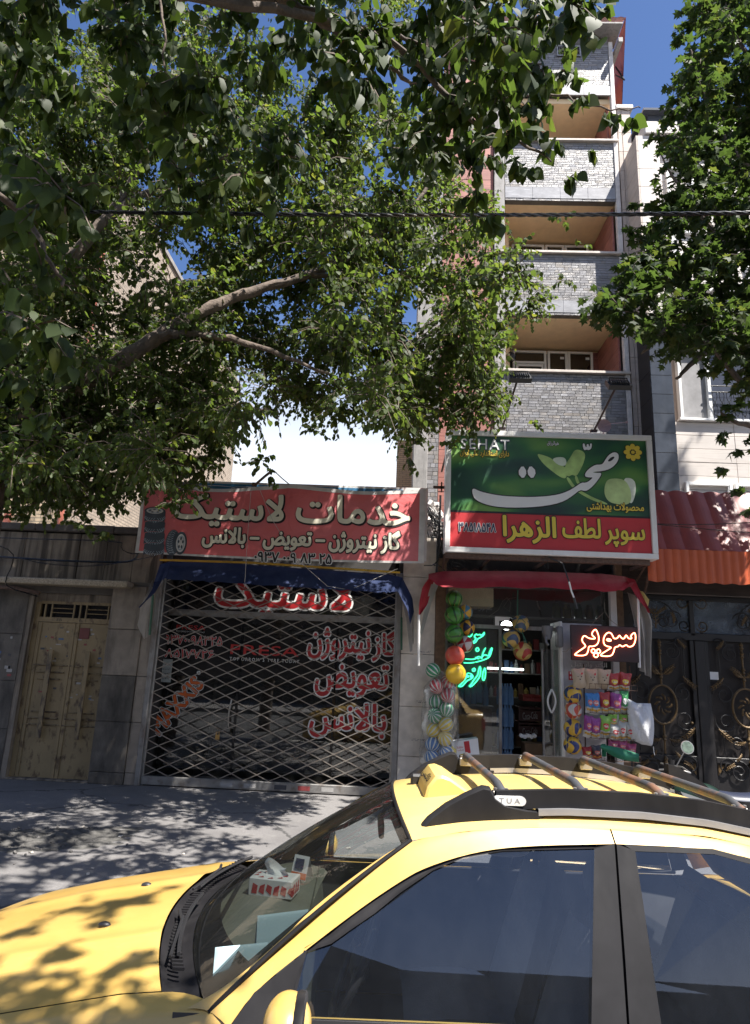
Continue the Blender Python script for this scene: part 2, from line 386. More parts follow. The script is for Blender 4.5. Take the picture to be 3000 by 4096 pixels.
def course(root, name, x0, x1, z0, z1, y0, y1, wd, hd, m, gap=.006, jit=.004, stag=0, cache={}):
    """separate slabs laid in rows"""
    nz = max(1, round((z1-z0)/hd)); h = (z1-z0)/nz; nx = max(1, round((x1-x0)/wd)); wv = (x1-x0)/nx
    for j in range(nz):
        for i in range(nx):
            d = random.uniform(-jit, jit)
            obj(name, MB().rbox(x0+i*wv+gap/2, x0+(i+1)*wv-gap/2, y0+d, y1, z0+j*h+gap/2, z0+(j+1)*h-gap/2, .003), m, root)
# ------------------------------------------------------------------ old stone-fronted house at the left
house = thing('stone_house', 'low old house faced with streaked stone slabs beside the tyre shop', 'house', (-5.6, 10, ZS))
obj('wall', MB().box(-9.5, -5.48, F+.03, F+.5, ZS, 3.78).box(-5.48, -4.2, F+.03, F+.5, 2.86, 3.78).box(-4.2, -3.56, F+.0, F+.5, ZS, 3.78).box(-9.5, -3.6, F+.5, 14, 3.5, 3.7), M['mortar'], house)
course(house, 'stone_slab', -9.5, -3.57, 3.06, 3.77, F-.01, F+.03, .43, .72, M['concrete'], .007, .006)
course(house, 'stone_slab', -9.5, -5.50, ZS, 2.9, F-.01, F+.03, .8, .67, M['slabdark'], .006, .003)
zz = [ZS, .38, 1.06, 1.70, 2.36, 3.0]
for a, b in zip(zz, zz[1:]): obj('stone_slab', MB().rbox(-4.22, -3.72, F-.045, F+.05, a+.003, b-.003, .006), M['slabdark'] if b < 1.9 else M['slab'], house)
for a, b in zip(zz, zz[1:]): obj('stone_slab', MB().rbox(-3.715, -3.56, F-.02, F+.05, a+.003, b-.003, .006), M['slab'], house)
cp = MB(); x = -9.5
while x < -3.75:
    wv = random.uniform(.5, .9); cp.rbox(x, min(x+wv-.008, -3.6), F-.07, F+.42, 3.79+random.uniform(-.006, .006), 3.90+random.uniform(-.012, .012), .012); x += wv
obj('coping', cp, M['coping'], house)
obj('ledge', MB().rbox(-9.5, -3.93, F-.26, F+.02, 2.955, 3.05, .02, 2), M['ledge'], house)
obj('reveal', MB().box(-5.5, -5.42, F-.005, F+.16, ZS, 2.86).box(-5.42, -4.22, F+.1, F+.2, 2.72, 2.93), M['concrete'], house)
st = MB()
door = obj('metal_door', MB().box(-5.42, -5.345, F+.08, F+.16, ZS, 2.72).box(-4.235, -4.16, F+.08, F+.16, ZS, 2.72).box(-5.345, -4.235, F+.08, F+.16, 2.43, 2.50).box(-5.345, -4.235, F+.08, F+.16, 2.70, 2.74), M['ochre'], house)
obj('transom_glass', MB().box(-5.345, -4.235, F+.14, F+.15, 2.5, 2.7), M['blackgloss'], door)
for x in (-5.27, -5.17, -4.83, -4.735, -4.64, -4.30): obj('transom_bar', MB().rbox(x-.011, x+.011, F+.075, F+.10, 2.46, 2.74, .004), M['ochre'], door)
for x0, x1 in ((-5.17, -4.83), (-4.64, -4.30)):
    for z in (2.57, 2.635): obj('transom_bar', MB().tube([(x0, F+.09, z), (x1, F+.09, z)], .007), M['ochre'], door)
for x0, x1, bx in ((-5.345, -4.77, -5.06), (-4.77, -4.235, -4.50)):
    obj('door_leaf', MB().rbox(x0+.003, x1-.003, F+.10, F+.13, ZS+.02, 2.425, .004).rbox(x0+.003, x0+.055, F+.085, F+.10, ZS+.02, 2.425, .004).rbox(x1-.055, x1-.003, F+.085, F+.10, ZS+.02, 2.425, .004), M['ochre'], door)
    obj('handle_bar', MB().rbox(bx-.035, bx+.035, F+.02, F+.055, .78, 2.02, .006).box(bx-.015, bx+.015, F+.05, F+.1, .95, 1.0).box(bx-.015, bx+.015, F+.05, F+.1, 1.8, 1.85), M['ochredark'], door)
    for z, l in ((1.80, .27), (1.70, .22), (1.60, .18), (1.14, .19), (1.05, .235), (.96, .27)):
        obj('cross_bar', MB().rbox(bx-l, bx+l-.01, F+.075, F+.10, z-.009, z+.009, .004), M['ochredark'], door)
# stickers and scribbles on the door, number plate
stm = [mat('sticker_grey', (.34, .33, .32)), mat('sticker_blue', (.07, .13, .25)), mat('sticker_red', (.25, .05, .05)), mat('sticker_dark', (.06, .06, .07))]
for i in range(34):
    x = rng.uniform(-5.27, -4.28); z = rng.choice([rng.uniform(1.85, 2.38), rng.uniform(1.3, 2.3)]); a, b = rng.uniform(.012, .04), rng.uniform(.006, .014)
    obj('sticker', MB().poly([(x-a, F+.0965, z-b), (x+a, F+.0965, z-b), (x+a, F+.0965, z+b), (x-a, F+.0965, z+b)]), stm[rng.choice([0, 0, 1, 2, 3])], house)
for i in range(20):
    x = rng.uniform(-6.1, -5.6); z = rng.uniform(1.6, 2.35); a, b = rng.uniform(.015, .05), rng.uniform(.01, .025)
    obj('sticker', MB().poly([(x-a, F-.0165, z-b), (x+a, F-.0165, z-b), (x+a, F-.0165, z+b), (x-a, F-.0165, z+b)]), stm[rng.choice([0, 1, 2, 3])], house)
obj('number_plate', MB().rbox(-4.70, -4.55, F+.088, F+.099, 2.20, 2.36, .003), mat('brown_plate', (.14, .03, .028), .5), door)
for zc, s in ((2.14, 'EB'),):
    t = MB(); letter(t, 'EB', (-5.07, 2.445, -4.99, 2.485), wallfn(F+.078)); letter(t, 'E', (-4.72, 2.445, -4.70, 2.485), wallfn(F+.078)); obj('scribble', t, M['blackprint'], house)
obj('threshold', MB().rbox(-5.45, -4.15, F-.02, F+.2, ZS, ZS+.02, .005), M['concrete'], house)
pk = MB().rbox(-5.95, -5.86, F-.04, F-.01, 1.86, 2.0, .006); obj('junction_box', pk, M['slab'], house)
# ------------------------------------------------------------------ tyre shop
ty = thing('tyre_shop', 'closed tyre shop behind a lattice shutter under a red cloth banner', 'shop', (-1.7, 10, ZS))
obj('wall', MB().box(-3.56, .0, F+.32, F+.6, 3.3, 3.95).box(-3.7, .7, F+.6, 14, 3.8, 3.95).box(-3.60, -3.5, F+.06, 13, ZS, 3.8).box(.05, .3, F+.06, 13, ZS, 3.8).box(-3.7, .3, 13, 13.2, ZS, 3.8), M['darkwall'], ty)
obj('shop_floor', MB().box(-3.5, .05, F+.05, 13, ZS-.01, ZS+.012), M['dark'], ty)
obj('jamb_post', MB().rbox(-3.565, -3.49, F-.03, F+.12, ZS, 3.35, .008), M['steeldull'], ty)
obj('jamb_post', MB().rbox(.03, .11, F-.03, F+.12, ZS, 3.35, .008), M['steeldull'], ty)
for a, b in zip([ZS, .78, 1.45, 2.18, 3.3], [.78, 1.45, 2.18, 3.3, 3.9]): obj('stone_slab', MB().rbox(.115, .60, F-.02, F+.06, a+.003, b-.003, .004), M['slablight'], ty)
sc = MB()
for i in range(26):
    x = rng.choice([.36, .47])+rng.uniform(-.09, .09); z = rng.choice([1.52, 1.0, 2.22])+rng.uniform(-.012, .012); l = rng.uniform(.01, .05); sc.poly([(x, F-.0235, z), (x+l, F-.0235, z+.001), (x+l, F-.0235, z+.006), (x, F-.0235, z+.005)])
tag(obj('stencil_marks', sc, M['navyprint'], ty), kind='stuff')
GY = F+.42
M['shopglass'] = glass('shop_glass', (.62, .64, .64), dust=.035)
for x0, x1 in ((-3.44, -2.34), (-2.30, -.88), (-.84, .02)):
    obj('glass_pane', MB().box(x0, x1, GY, GY+.008, ZS+.08, 2.62), M['shopglass'], ty)
obj('glass_pane', MB().box(-3.44, .02, GY, GY+.008, 2.72, 3.32), M['shopglass'], ty)
obj('transom_rail', MB().rbox(-3.5, .05, GY-.03, GY+.05, 2.62, 2.72, .006), M['steel'], ty)
for x in (-2.32, -.86): obj('mullion', MB().box(x-.017, x+.017, GY-.01, GY+.03, ZS+.02, 2.62), M['blackgloss'], ty)
obj('sill_rail', MB().box(-3.5, .05, GY-.02, GY+.04, ZS, ZS+.09), M['black'], ty)
hb = MB().tube([(-2.40, GY-.05, 1.02), (-2.41, GY-.065, 1.15), (-2.40, GY-.07, 1.3), (-2.385, GY-.05, 1.42)], .012); obj('door_handle', hb, M['steel'], ty)
# dark film on the glass
obj('window_film', MB().box(-3.42, -2.36, GY-.0035, GY-.0015, 1.72, 2.60).box(-2.28, -.9, GY-.0035, GY-.0015, 1.74, 2.34), mat('dark_film', (.012, .011, .012), .25), ty)
def glassword(s, px, red=True, bold=.02, out=.062):
    r = rect(*px, GY); t = MB(); letter(t, shape(s), r, wallfn(GY-.0075), bold)
    o = MB(); letter(o, shape(s), r, wallfn(GY-.0055), out, ref=bold)
    obj('lettering_outline', o, M['whiteprint'], ty); obj('lettering', t, M['vinylred'], ty)
glassword('لاستیک', (862, 2470, 1408, 2290))
glassword('گاز', (1490, 2648, 1588, 2520)); glassword('نیتروژن', (1232, 2642, 1482, 2512))
glassword('تعویض', (1260, 2790, 1555, 2655))
glassword('بالانس', (1238, 2955, 1545, 2810))
glassword('۰۹۳۷۰۰۹۸۳۲۵', (645, 2580, 890, 2542)); glassword('۸۵۱۷۷۲۶', (660, 2633, 855, 2597))
for (a, b, c, d), h in (((922, 2622, 1195, 2582), 1), ((706, 2519, 822, 2501), 0)):
    t = MB(); r = rect(a, b, c, d, GY); letter(t, 'PRESA', r, wallfn(GY-.0075), .015); obj('lettering', t, mat('red_film_print', (.5, .03, .03), .4), ty)
    t = MB(); hh = (r[3]-r[1]); letter(t, "TOMORROW'S TYRE TODAY", (r[0], r[1]-hh*.62, r[2]+.02*h, r[1]-hh*.28), wallfn(GY-.0075), .0, space=1.35); obj('lettering', t, M['whiteprint'], ty)
# slanting orange tyre-maker sticker
p0 = at(640, 2945, GY); p1 = at(826, 2735, GY); e1 = Vector((p1.x-p0.x, 0, p1.z-p0.z)); L = e1.length; e1 /= L; e2 = Vector((-e1.z, 0, e1.x))
mk = lambda y: (lambda u, v: Vector((p0.x, y, p0.z)) + e1*u + e2*v*(1+.25*(1-u/L)))
t = MB(); letter(t, 'MAXXIS', (0, .0, L*.97, .235), mk(GY-.0125), .03); o = MB(); letter(o, 'MAXXIS', (0, .0, L*.97, .235), mk(GY-.0105), .055, ref=.03); o2 = MB(); letter(o2, 'MAXXIS', (0, 0, L*.97, .235), mk(GY-.0085), .095, ref=.03)
obj('lettering_outline', o2, M['whiteprint'], ty); obj('lettering_outline', o, M['blackprint'], ty); obj('lettering', t, M['orangeprint'], ty)
t = MB(); t.lathe([(.001, 0), (.03, 0), (.03, .002), (.001, .002)], Vector((p0.x, GY-.012, p0.z))+e1*L*1.04+e2*.2, 14, 'Y'); obj('lettering', t, M['whiteprint'], ty)
t = MB(); letter(t, 'R', (0, 0, .022, .03), lambda u, v: Vector((p0.x-.011+u, GY-.015, p0.z-.015+v))+e1*L*1.04+e2*.2); obj('lettering', t, M['blackprint'], ty)
# notice sheet
r = rect(620, 2728, 688, 2636, GY); nb = MB().box(r[0], r[2], GY-.012, GY-.010, r[1], r[3]); obj('notice_sheet', nb, mat('pale_paper', (.42, .46, .46), .8), ty)
t = MB()
for q, s in enumerate(('مشتری محترم', 'نیتروژن', 'تعویض', 'بالانس')): letter(t, shape(s), (r[0]+.06, r[3]-.09-q*.07, r[2]-.03, r[3]-.055-q*.07), wallfn(GY-.0135))
obj('lettering', t, M['blackprint'], ty)
# things seen dimly inside
orange = obj('lift_post', MB().rbox(-.78, -.68, 11.2, 11.35, ZS, 2.2, .01), mat('orange_lift', (.38, .09, .03), .5), ty)
rk = thing('tyre_rack', 'dim rack of tyres standing inside the closed tyre shop', 'rack', (-2.2, 12.4, ZS))
obj('frame', MB().box(-3.3, -1.0, 12.2, 12.8, .9, .94).box(-3.3, -1.0, 12.2, 12.8, 1.7, 1.74).box(-3.3, -1.0, 12.2, 12.8, 2.5, 2.54).box(-3.3, -3.26, 12.2, 12.24, ZS, 2.9).box(-1.04, -1.0, 12.2, 12.24, ZS, 2.9), M['steeldull'], rk)
tyre_prof = [(.19, -.08), (.24, -.09), (.30, -.085), (.315, -.06), (.315, .06), (.30, .085), (.24, .09), (.19, .08)]
for z in (.94, 1.74, 2.54):
    for i in range(5):
        mono('tyre', MB().lathe(tyre_prof, (-3.0+i*.42, 12.5, z+.315), 20, 'Y'), M['black'], 'black tyre, %s from the left on the %s board of the dim rack' % (('first', 'second', 'third', 'fourth', 'fifth')[i], {.94: 'lowest', 1.74: 'middle', 2.54: 'top'}[z]), 'tyre', (-3.0+i*.42, 12.5, z), 'tyres on the rack', smooth=True)
# ------------------------------------------------------------------ lattice shutter
SY = F+.03
sh = thing('lattice_shutter', 'closed diamond lattice metal shutter across the tyre shop front', 'shutter', (-1.72, SY, ZS))
X0, X1, Z0, Z1 = -3.475, .025, ZS+.13, 3.36
dw, dh = .358, .1615
obj('sill_rail', MB().rbox(X0-.01, X1+.01, SY-.03, SY+.03, ZS+.015, ZS+.13, .006), M['steel'], sh)
for i in range(5):
    x = -2.35+i*.33+.1*(i > 1); obj('sticker', MB().poly([(x, SY-.0335, ZS+.04), (x+.17, SY-.0335, ZS+.04), (x+.17, SY-.0335, ZS+.10), (x, SY-.0335, ZS+.10)]), stm[(0, 0, 3, 2, 0)[i]], sh)
for x in (X0, X1): obj('guide_rail', MB().rbox(x-.016, x+.016, SY-.02, SY+.02, ZS, Z1, .004), M['steel'], sh)
k = dh/dw
def clip(c, s):
    """diagonal z = c + s*k*(x-X0) inside the opening"""
    P = []
    for x in (X0, X1):
        z = c+s*k*(x-X0)
        if Z0 <= z <= Z1: P.append((x, z))
    for z in (Z0, Z1):
        x = X0+(z-c)/(s*k)
        if X0 < x < X1: P.append((x, z))
    P.sort(); return (P[0], P[-1]) if len(P) > 1 else None
M['lattice'] = mat('lattice_steel', (.37, .335, .30), .38, .75, stain=(.20, .15, .11), ss=(1, 1, 1), sk=6, samt=(.5, .7))
for s in (1, -1):
    c = Z0-5*dh-(X1-X0)*k*2 if s > 0 else Z0-5*dh
    c = Z0 + dh*round((c-Z0)/dh)
    while c < Z1+(X1-X0)*k*2:
        e = clip(c, s)
        if e and abs(e[1][0]-e[0][0]) > .05:
            (xa, za), (xb, zb) = e; n = max(2, int((xb-xa)/(dw/2))); y = SY-.006*s
            ux, uz = 1/math.hypot(1, k), s*k/math.hypot(1, k); hw = .0068
            b = MB(); pts = [(xa+(xb-xa)*q/n, za+(zb-za)*q/n+.004*math.sin(q*1.7+c*9)) for q in range(n+1)]
            for yy in (y-.0035, y+.0035):
                for px, pz in pts: b.vert((px-uz*hw, yy, pz+ux*hw)); b.vert((px+uz*hw, yy, pz-ux*hw))
            N = 2*(n+1)
            for q in range(n):
                a = 2*q; b.face((a, a+1, a+3, a+2)); b.face((N+a, N+a+2, N+a+3, N+a+1)); b.face((a, a+2, N+a+2, N+a)); b.face((a+1, N+a+1, N+a+3, a+3))
            obj('lattice_bar', b, M['lattice'], sh)
        c += dh
rv = MB(); z = Z0; row = 0
while z < Z1:
    x = X0+(dw/2 if row % 2 else 0)
    while x < X1: rv.obox((x, SY-.014, z), .011, .004, .011, Matrix.Rotation(.78, 3, 'Y')); x += dw
    z += dh/2; row += 1
tag(obj('rivets', rv, M['lattice'], sh), kind='stuff')
pl = at(870, 2945, SY-.03); mono('padlock', MB().rbox(pl.x-.03, pl.x+.03, SY-.05, SY-.02, pl.z-.045, pl.z+.02, .006).tube([(pl.x-.02, SY-.035, pl.z+.02), (pl.x-.02, SY-.035, pl.z+.06), (pl.x+.02, SY-.035, pl.z+.06), (pl.x+.02, SY-.035, pl.z+.02)], .006), mat('brass', (.4, .25, .09), .4, .6), 'small brass padlock hanging on the lattice shutter', 'padlock')
# ------------------------------------------------------------------ supermarket shop
sm = thing('corner_shop', 'small open grocery shop with balls and snacks hung round its door', 'shop', (2, 10, ZS))
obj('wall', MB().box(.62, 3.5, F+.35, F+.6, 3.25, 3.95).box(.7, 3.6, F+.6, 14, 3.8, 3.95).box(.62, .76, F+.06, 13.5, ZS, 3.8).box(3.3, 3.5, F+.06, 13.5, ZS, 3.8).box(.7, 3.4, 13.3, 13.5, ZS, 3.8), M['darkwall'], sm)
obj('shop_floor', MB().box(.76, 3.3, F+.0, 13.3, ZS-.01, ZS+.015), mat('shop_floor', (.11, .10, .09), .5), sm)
obj('jamb_post', MB().rbox(.605, .755, F-.03, F+.1, ZS, 3.6, .006), M['wood'], sm)
obj('jamb_post', MB().rbox(3.15, 3.24, F-.04, F+.06, ZS, 3.25, .006), M['white'], sm)
obj('jamb_post', MB().rbox(3.245, 3.34, F-.03, F+.06, ZS, 3.6, .006), M['wood'], sm)
SG = F+.18
M['clearglass'] = glass('clear_glass', (.86, .88, .88), dust=.05)
obj('glass_pane', MB().box(.80, 1.56, SG, SG+.008, ZS+.35, 2.60), M['clearglass'], sm)
obj('glass_pane', MB().box(.80, 3.15, SG, SG+.008, 2.66, 3.22), M['clearglass'], sm)
obj('window_sill', MB().box(.78, 1.56, SG-.05, SG+.35, ZS, ZS+.35), M['steeldull'], sm)
obj('window_frame', MB().box(.765, .80, SG-.02, SG+.03, ZS, 3.22).box(1.56, 1.60, SG-.02, SG+.03, ZS, 2.60).box(.80, 3.15, SG-.02, SG+.03, 2.60, 2.655), M['steeldull'], sm)
obj('lintel', MB().rbox(.62, 3.5, F-.02, F+.3, 3.24, 3.34, .006), M['rust'], sm)
# ------------------------------------------------------------------ big advertising sign over the grocery
SGY = 8.7; sx0, sx1, sz0, sz1 = .660, 3.578, 3.567, 5.353
sg = thing('shop_sign', 'large green and red shop sign in a white frame over the grocery', 'sign', (2.12, 8.85, 3.567))
fw = .075
fr = MB(); fr.rbox(sx0, sx1, SGY, SGY+.24, sz1-fw, sz1, .006).rbox(sx0, sx1, SGY, SGY+.24, sz0, sz0+fw, .006).rbox(sx0, sx0+fw, SGY, SGY+.24, sz0+fw+.001, sz1-fw-.001, .006).rbox(sx1-fw, sx1, SGY, SGY+.24, sz0+fw+.001, sz1-fw-.001, .006)
obj('frame', fr, M['white'], sg)
obj('back_box', MB().box(sx0+.02, sx1-.02, SGY+.1, SGY+.23, sz0+.02, sz1-.02), M['steeldull'], sg)
SF = SGY+.035; zm = at(1900, 2052, SF).z; zm = (at(1806, 2040, SF).z+at(2597, 2067, SF).z)/2
k = NT('leafy_print'); v = k.map((.55, 1, 1.15)); nz = k.noise(v, 1.9, 1.5, .4, .3)
c = k.ramp(nz, [(.30, (.004, .028, .024)), (.46, (.008, .062, .032)), (.57, (.03, .14, .036)), (.68, (.12, .27, .05)), (.78, (.26, .42, .11))])
k.set(k.b.inputs['Base Color'], c); k.b.inputs['Roughness'].default_value = .5
obj('picture_panel', MB().box(sx0+.06, sx1-.06, SF, SF+.01, zm, sz1-.06), k.mat, sg)
obj('name_panel', MB().box(sx0+.06, sx1-.06, SF, SF+.01, sz0+.06, zm-.028), M['redprint'], sg)
obj('divider', MB().box(sx0+.06, sx1-.06, SF-.002, SF+.01, zm-.028, zm), M['blackprint'], sg)
def SC(x, y): p = at(1780+x*.5327, 1700+y*.5327, SF); return (p.x, p.z)
def smoothpoly(P, n=2):
    """closed Chaikin rounding"""
    for _ in range(n):
        Q = []
        for i in range(len(P)):
            a, b = P[i], P[(i+1) % len(P)]; Q += [(a[0]*.75+b[0]*.25, a[1]*.75+b[1]*.25), (a[0]*.25+b[0]*.75, a[1]*.25+b[1]*.75)]
        P = Q
    return P
def growpoly(P, d):
    n = len(P); A = sum(P[i][0]*P[(i+1) % n][1]-P[(i+1) % n][0]*P[i][1] for i in range(n)); s = 1 if A > 0 else -1; out = []
    for i in range(n):
        a, b, c = Vector(P[i-1]), Vector(P[i]), Vector(P[(i+1) % n]); t = (c-a); t = t.normalized() if t.length > 1e-9 else Vector((1, 0)); out.append((b.x+t.y*d*s, b.y-t.x*d*s))
    return out
def flat(mb, P, y, holes=()):
    """filled outline on the plane y, triangulated"""
    bm = bmesh.new(); ed = []
    for loop in (P, *holes):
        vs = [bm.verts.new((x, y, z)) for x, z in loop]; ed += [bm.edges.new((vs[i], vs[(i+1) % len(vs)])) for i in range(len(vs))]
    bmesh.ops.triangle_fill(bm, use_beauty=True, edges=ed, normal=(0, -1, 0)); return mb.bm(bm)
def printed(name, P, y, m, root, grow=0, om=None, holes=(), sm=2):
    P = smoothpoly([SC(*p) for p in P], sm); H = [smoothpoly([SC(*p) for p in h], sm) for h in holes]
    if grow: obj(name+'_outline', flat(MB(), growpoly(P, grow), y+.0015), om or M['blackprint'], root)
    obj(name, flat(MB(), P, y, H), m, root)
M['leafprint'] = mat('pale_leaf_print', (.36, .52, .17), .55, var=.35, vs=5); M['budprint'] = mat('pale_bud_print', (.46, .60, .26), .55, var=.3, vs=4)
for nm, P, m in (('leaf_print', [(682, 212), (745, 228), (800, 250), (850, 300), (905, 312), (918, 370), (905, 405), (865, 392), (800, 345), (735, 290)], M['leafprint']),
                 ('bud_print', [(800, 255), (850, 240), (905, 245), (915, 300), (880, 310), (840, 295)], mat('white_bud_print', (.62, .7, .56), .55)),
                 ('leaf_print', [(978, 176), (1056, 205), (1045, 275), (1012, 345), (985, 388), (955, 372), (930, 388), (908, 378), (897, 305), (940, 245)], M['leafprint']),
                 ('stem_print', [(905, 395), (930, 392), (965, 450), (1015, 492), (1110, 545), (1215, 585), (1222, 603), (1110, 570), (1005, 512), (950, 468)], M['leafprint']),
                 ('stem_print', [(972, 385), (990, 380), (1003, 420), (1016, 445), (1000, 452), (982, 425)], M['leafprint']),
                 ('bud_print', [(1330, 400), (1400, 397), (1434, 440), (1428, 530), (1400, 600), (1370, 560)], mat('white_bud_print2', (.70, .76, .66), .55)),
                 ('bud_print', [(1195, 470), (1215, 410), (1280, 400), (1350, 412), (1392, 480), (1400, 560), (1375, 600), (1300, 598), (1230, 580), (1197, 530)], M['budprint'])):
    LY = globals().get('LY', SF-.0015)-.0008; printed(nm, P, LY, m, sg)
TY = SF-.012
script = [(203, 487), (216, 478), (250, 495), (300, 511), (400, 531), (520, 540), (650, 543), (760, 537), (850, 524), (920, 500), (975, 468), (1022, 434), (1055, 436), (1085, 420), (1110, 394), (1080, 396), (1050, 390), (1049, 372), (1062, 348), (1090, 322), (1130, 300), (1165, 300), (1185, 292), (1205, 258), (1225, 230), (1252, 211), (1277, 206), (1296, 216), (1303, 236), (1298, 266), (1280, 296), (1250, 323), (1210, 341), (1160, 350), (1128, 352), (1105, 358), (1140, 362), (1168, 360), (1172, 374), (1150, 410), (1110, 460), (1068, 493), (1045, 497), (1012, 488), (960, 530), (900, 570), (820, 597), (700, 615), (560, 622), (430, 620), (330, 605), (260, 580), (222, 555), (206, 520)]
printed('script_lettering', script, TY, M['whiteprint'], sg, .014, None, [[(1218, 274), (1235, 251), (1262, 237), (1273, 244), (1258, 263), (1236, 277)]], 1)
for dm in ([(580, 300), (616, 355), (586, 411), (543, 360)], [(638, 300), (686, 350), (656, 412), (612, 362)]): printed('script_dot', dm, TY, M['whiteprint'], sg, .012, sm=1)
printed('script_mark', [(1031, 142), (1046, 140), (1052, 165), (1062, 168), (1062, 146), (1076, 146), (1080, 165), (1087, 160), (1088, 140), (1102, 142), (1098, 178), (1078, 192), (1064, 186), (1046, 192), (1036, 178)], TY, M['whiteprint'], sg, .01, sm=1)
cx, cz = SC(1408, 207); pet = MB(); pout = MB()
for i in range(8):
    a = i*math.pi/4; c = (cx+.085*math.sin(a), cz+.085*math.cos(a)); P = [(c[0]+.036*math.cos(t)*math.cos(a)+.045*math.sin(t)*math.sin(a), c[1]-.036*math.cos(t)*math.sin(a)+.045*math.sin(t)*math.cos(a)) for t in [q*math.pi/8 for q in range(16)]]
    flat(pout, growpoly(P, .008), TY+.0012+i*.0001); flat(pet, P, TY-i*.0001)
flat(pout, [(cx+.034*math.cos(q*.4), cz+.034*math.sin(q*.4)) for q in range(16)], TY-.0012); flat(pet, [(cx+.026*math.cos(q*.4), cz+.026*math.sin(q*.4)) for q in range(16)], TY-.002)
obj('emblem_outline', pout, M['blackprint'], sg); obj('emblem', pet, M['yellowprint'], sg)
def sword(s, x0, y0, x1, y1, m, bold, out, om, sh=True, space=1.0, dx=0):
    a = SC(x0, y0); b = SC(x1, y1); r = (a[0], a[1], b[0], b[1]); s = shape(s) if sh else s; o = MB(); letter(o, s, (r[0]+dx, r[1]-dx, r[2]+dx, r[3]-dx), wallfn(TY+.0015), out, ref=bold, space=space); t = MB(); letter(t, s, r, wallfn(TY), bold, space=space)
    obj('lettering_outline', o, om, sg); obj('lettering', t, m, sg)
sword('SEHAT', 118, 180, 482, 112, M['whiteprint'], .008, .05, M['navyprint'], False, 1.15, .006)
sword('دارای استاندارد ملی ایران', 112, 240, 480, 196, M['yellowprint'], .02, .08, M['blackprint'])
sword('هوالرزاق', 765, 158, 852, 124, M['whiteprint'], .01, .07, M['blackprint'])
sword('محصولات بهداشتی', 1062, 652, 1490, 590, M['yellowprint'], .02, .075, M['blackprint'])
sword('سوپر', 1200, 915, 1498, 785, M['yellowprint'], .028, .062, M['blackprint']); sword('لطف', 880, 850, 1165, 705, M['yellowprint'], .028, .062, M['blackprint'])
sword('الزهرا', 432, 885, 832, 690, M['yellowprint'], .028, .062, M['blackprint'])
sword('۳۸۵۱۸۵۴۸', 100, 800, 382, 740, M['navyprint'], .03, .075, M['whiteprint'])
br = MB().rbox(sx0+.02, sx1-.1, SGY+.06, SGY+.1, sz0-.075, sz0-.005, .004).rbox(sx0+.02, sx1-.05, SGY+.2, SGY+.24, sz0-.06, sz0-.005, .004)
for x in (sx0+.06, 1.3, 2.1, 2.9, sx1-.12): br.box(x, x+.035, SGY+.1, F+.35, sz0-.05, sz0-.01)
for x in (sx0+.02, sx1-.08): br.tube([(x, SGY+.15, sz0), (x, F+.3, sz0-.42)], .016, 4).tube([(x, SGY+.22, sz1-.3), (x, F+.3, sz1-.3)], .016, 4)
br.box(sx0-.16, sx0, SGY+.2, SGY+.22, 4.52, 4.56).box(sx0-.05, sx0-.03, SGY+.2, SGY+.22, 4.47, 4.62)
obj('bracket', br, M['rust'], sg)
# flood lamps on arms above the sign
for (bx, by), (hx, hy) in (((2008, 1716), (2072, 1512)), ((2375, 1725), (2468, 1540))):
    a = at(bx, by, 8.78); b = at(hx, hy, 8.25); la = thing('flood_lamp', 'black flood lamp on a long arm above the sign, nearer the ' + ('red wall' if bx < 2200 else 'dish'), 'lamp', a, 'flood lamps above the sign')
    obj('arm', MB().tube([a, b], .016, 6).rbox(a.x-.05, a.x+.05, a.y-.03, a.y+.03, a.z-.01, a.z+.02, .004), mat('brown_arm', (.06, .035, .03), .5) if bx < 2200 else bpy.data.materials['brown_arm'], la)
    Mr = Matrix.Rotation(.8, 3, 'X'); h = MB(); h.obox(b+Vector((.02, 0, .0)), .155, .10, .035, Mr)
    for q in range(9): h.obox(b+Mr @ Vector((-.10+q*.03, 0, .047)), .004, .08, .02, Mr)
    obj('head', h, M['black'], la)
    obj('yoke', MB().tube([b+Vector((-.11, 0, 0)), b+Vector((-.11, -.01, .1)), b+Vector((.14, -.01, .1)), b+Vector((.14, 0, 0))], .009, 5), M['black'], la)
d = at(2416, 1704, 9.0); dm = MB().lathe([(.001, .03), (.05, .022), (.09, .006), (.105, -.012)], d, 16, 'Y'); dm.tube([d, d+Vector((.07, -.1, .0)), d+Vector((.30, -.1, .03))], .006, 5).obox(d+Vector((.30, -.1, .03)), .014, .014, .012).tube([d+Vector((0, .03, 0)), d+Vector((0, .05, -.16)), (d.x, 8.9, sz1)], .01, 5)
mono('satellite_dish', dm, mat('pink_dish', (.55, .38, .40), .5), 'small pinkish satellite dish standing behind the top of the sign', 'dish', d, smooth=True)
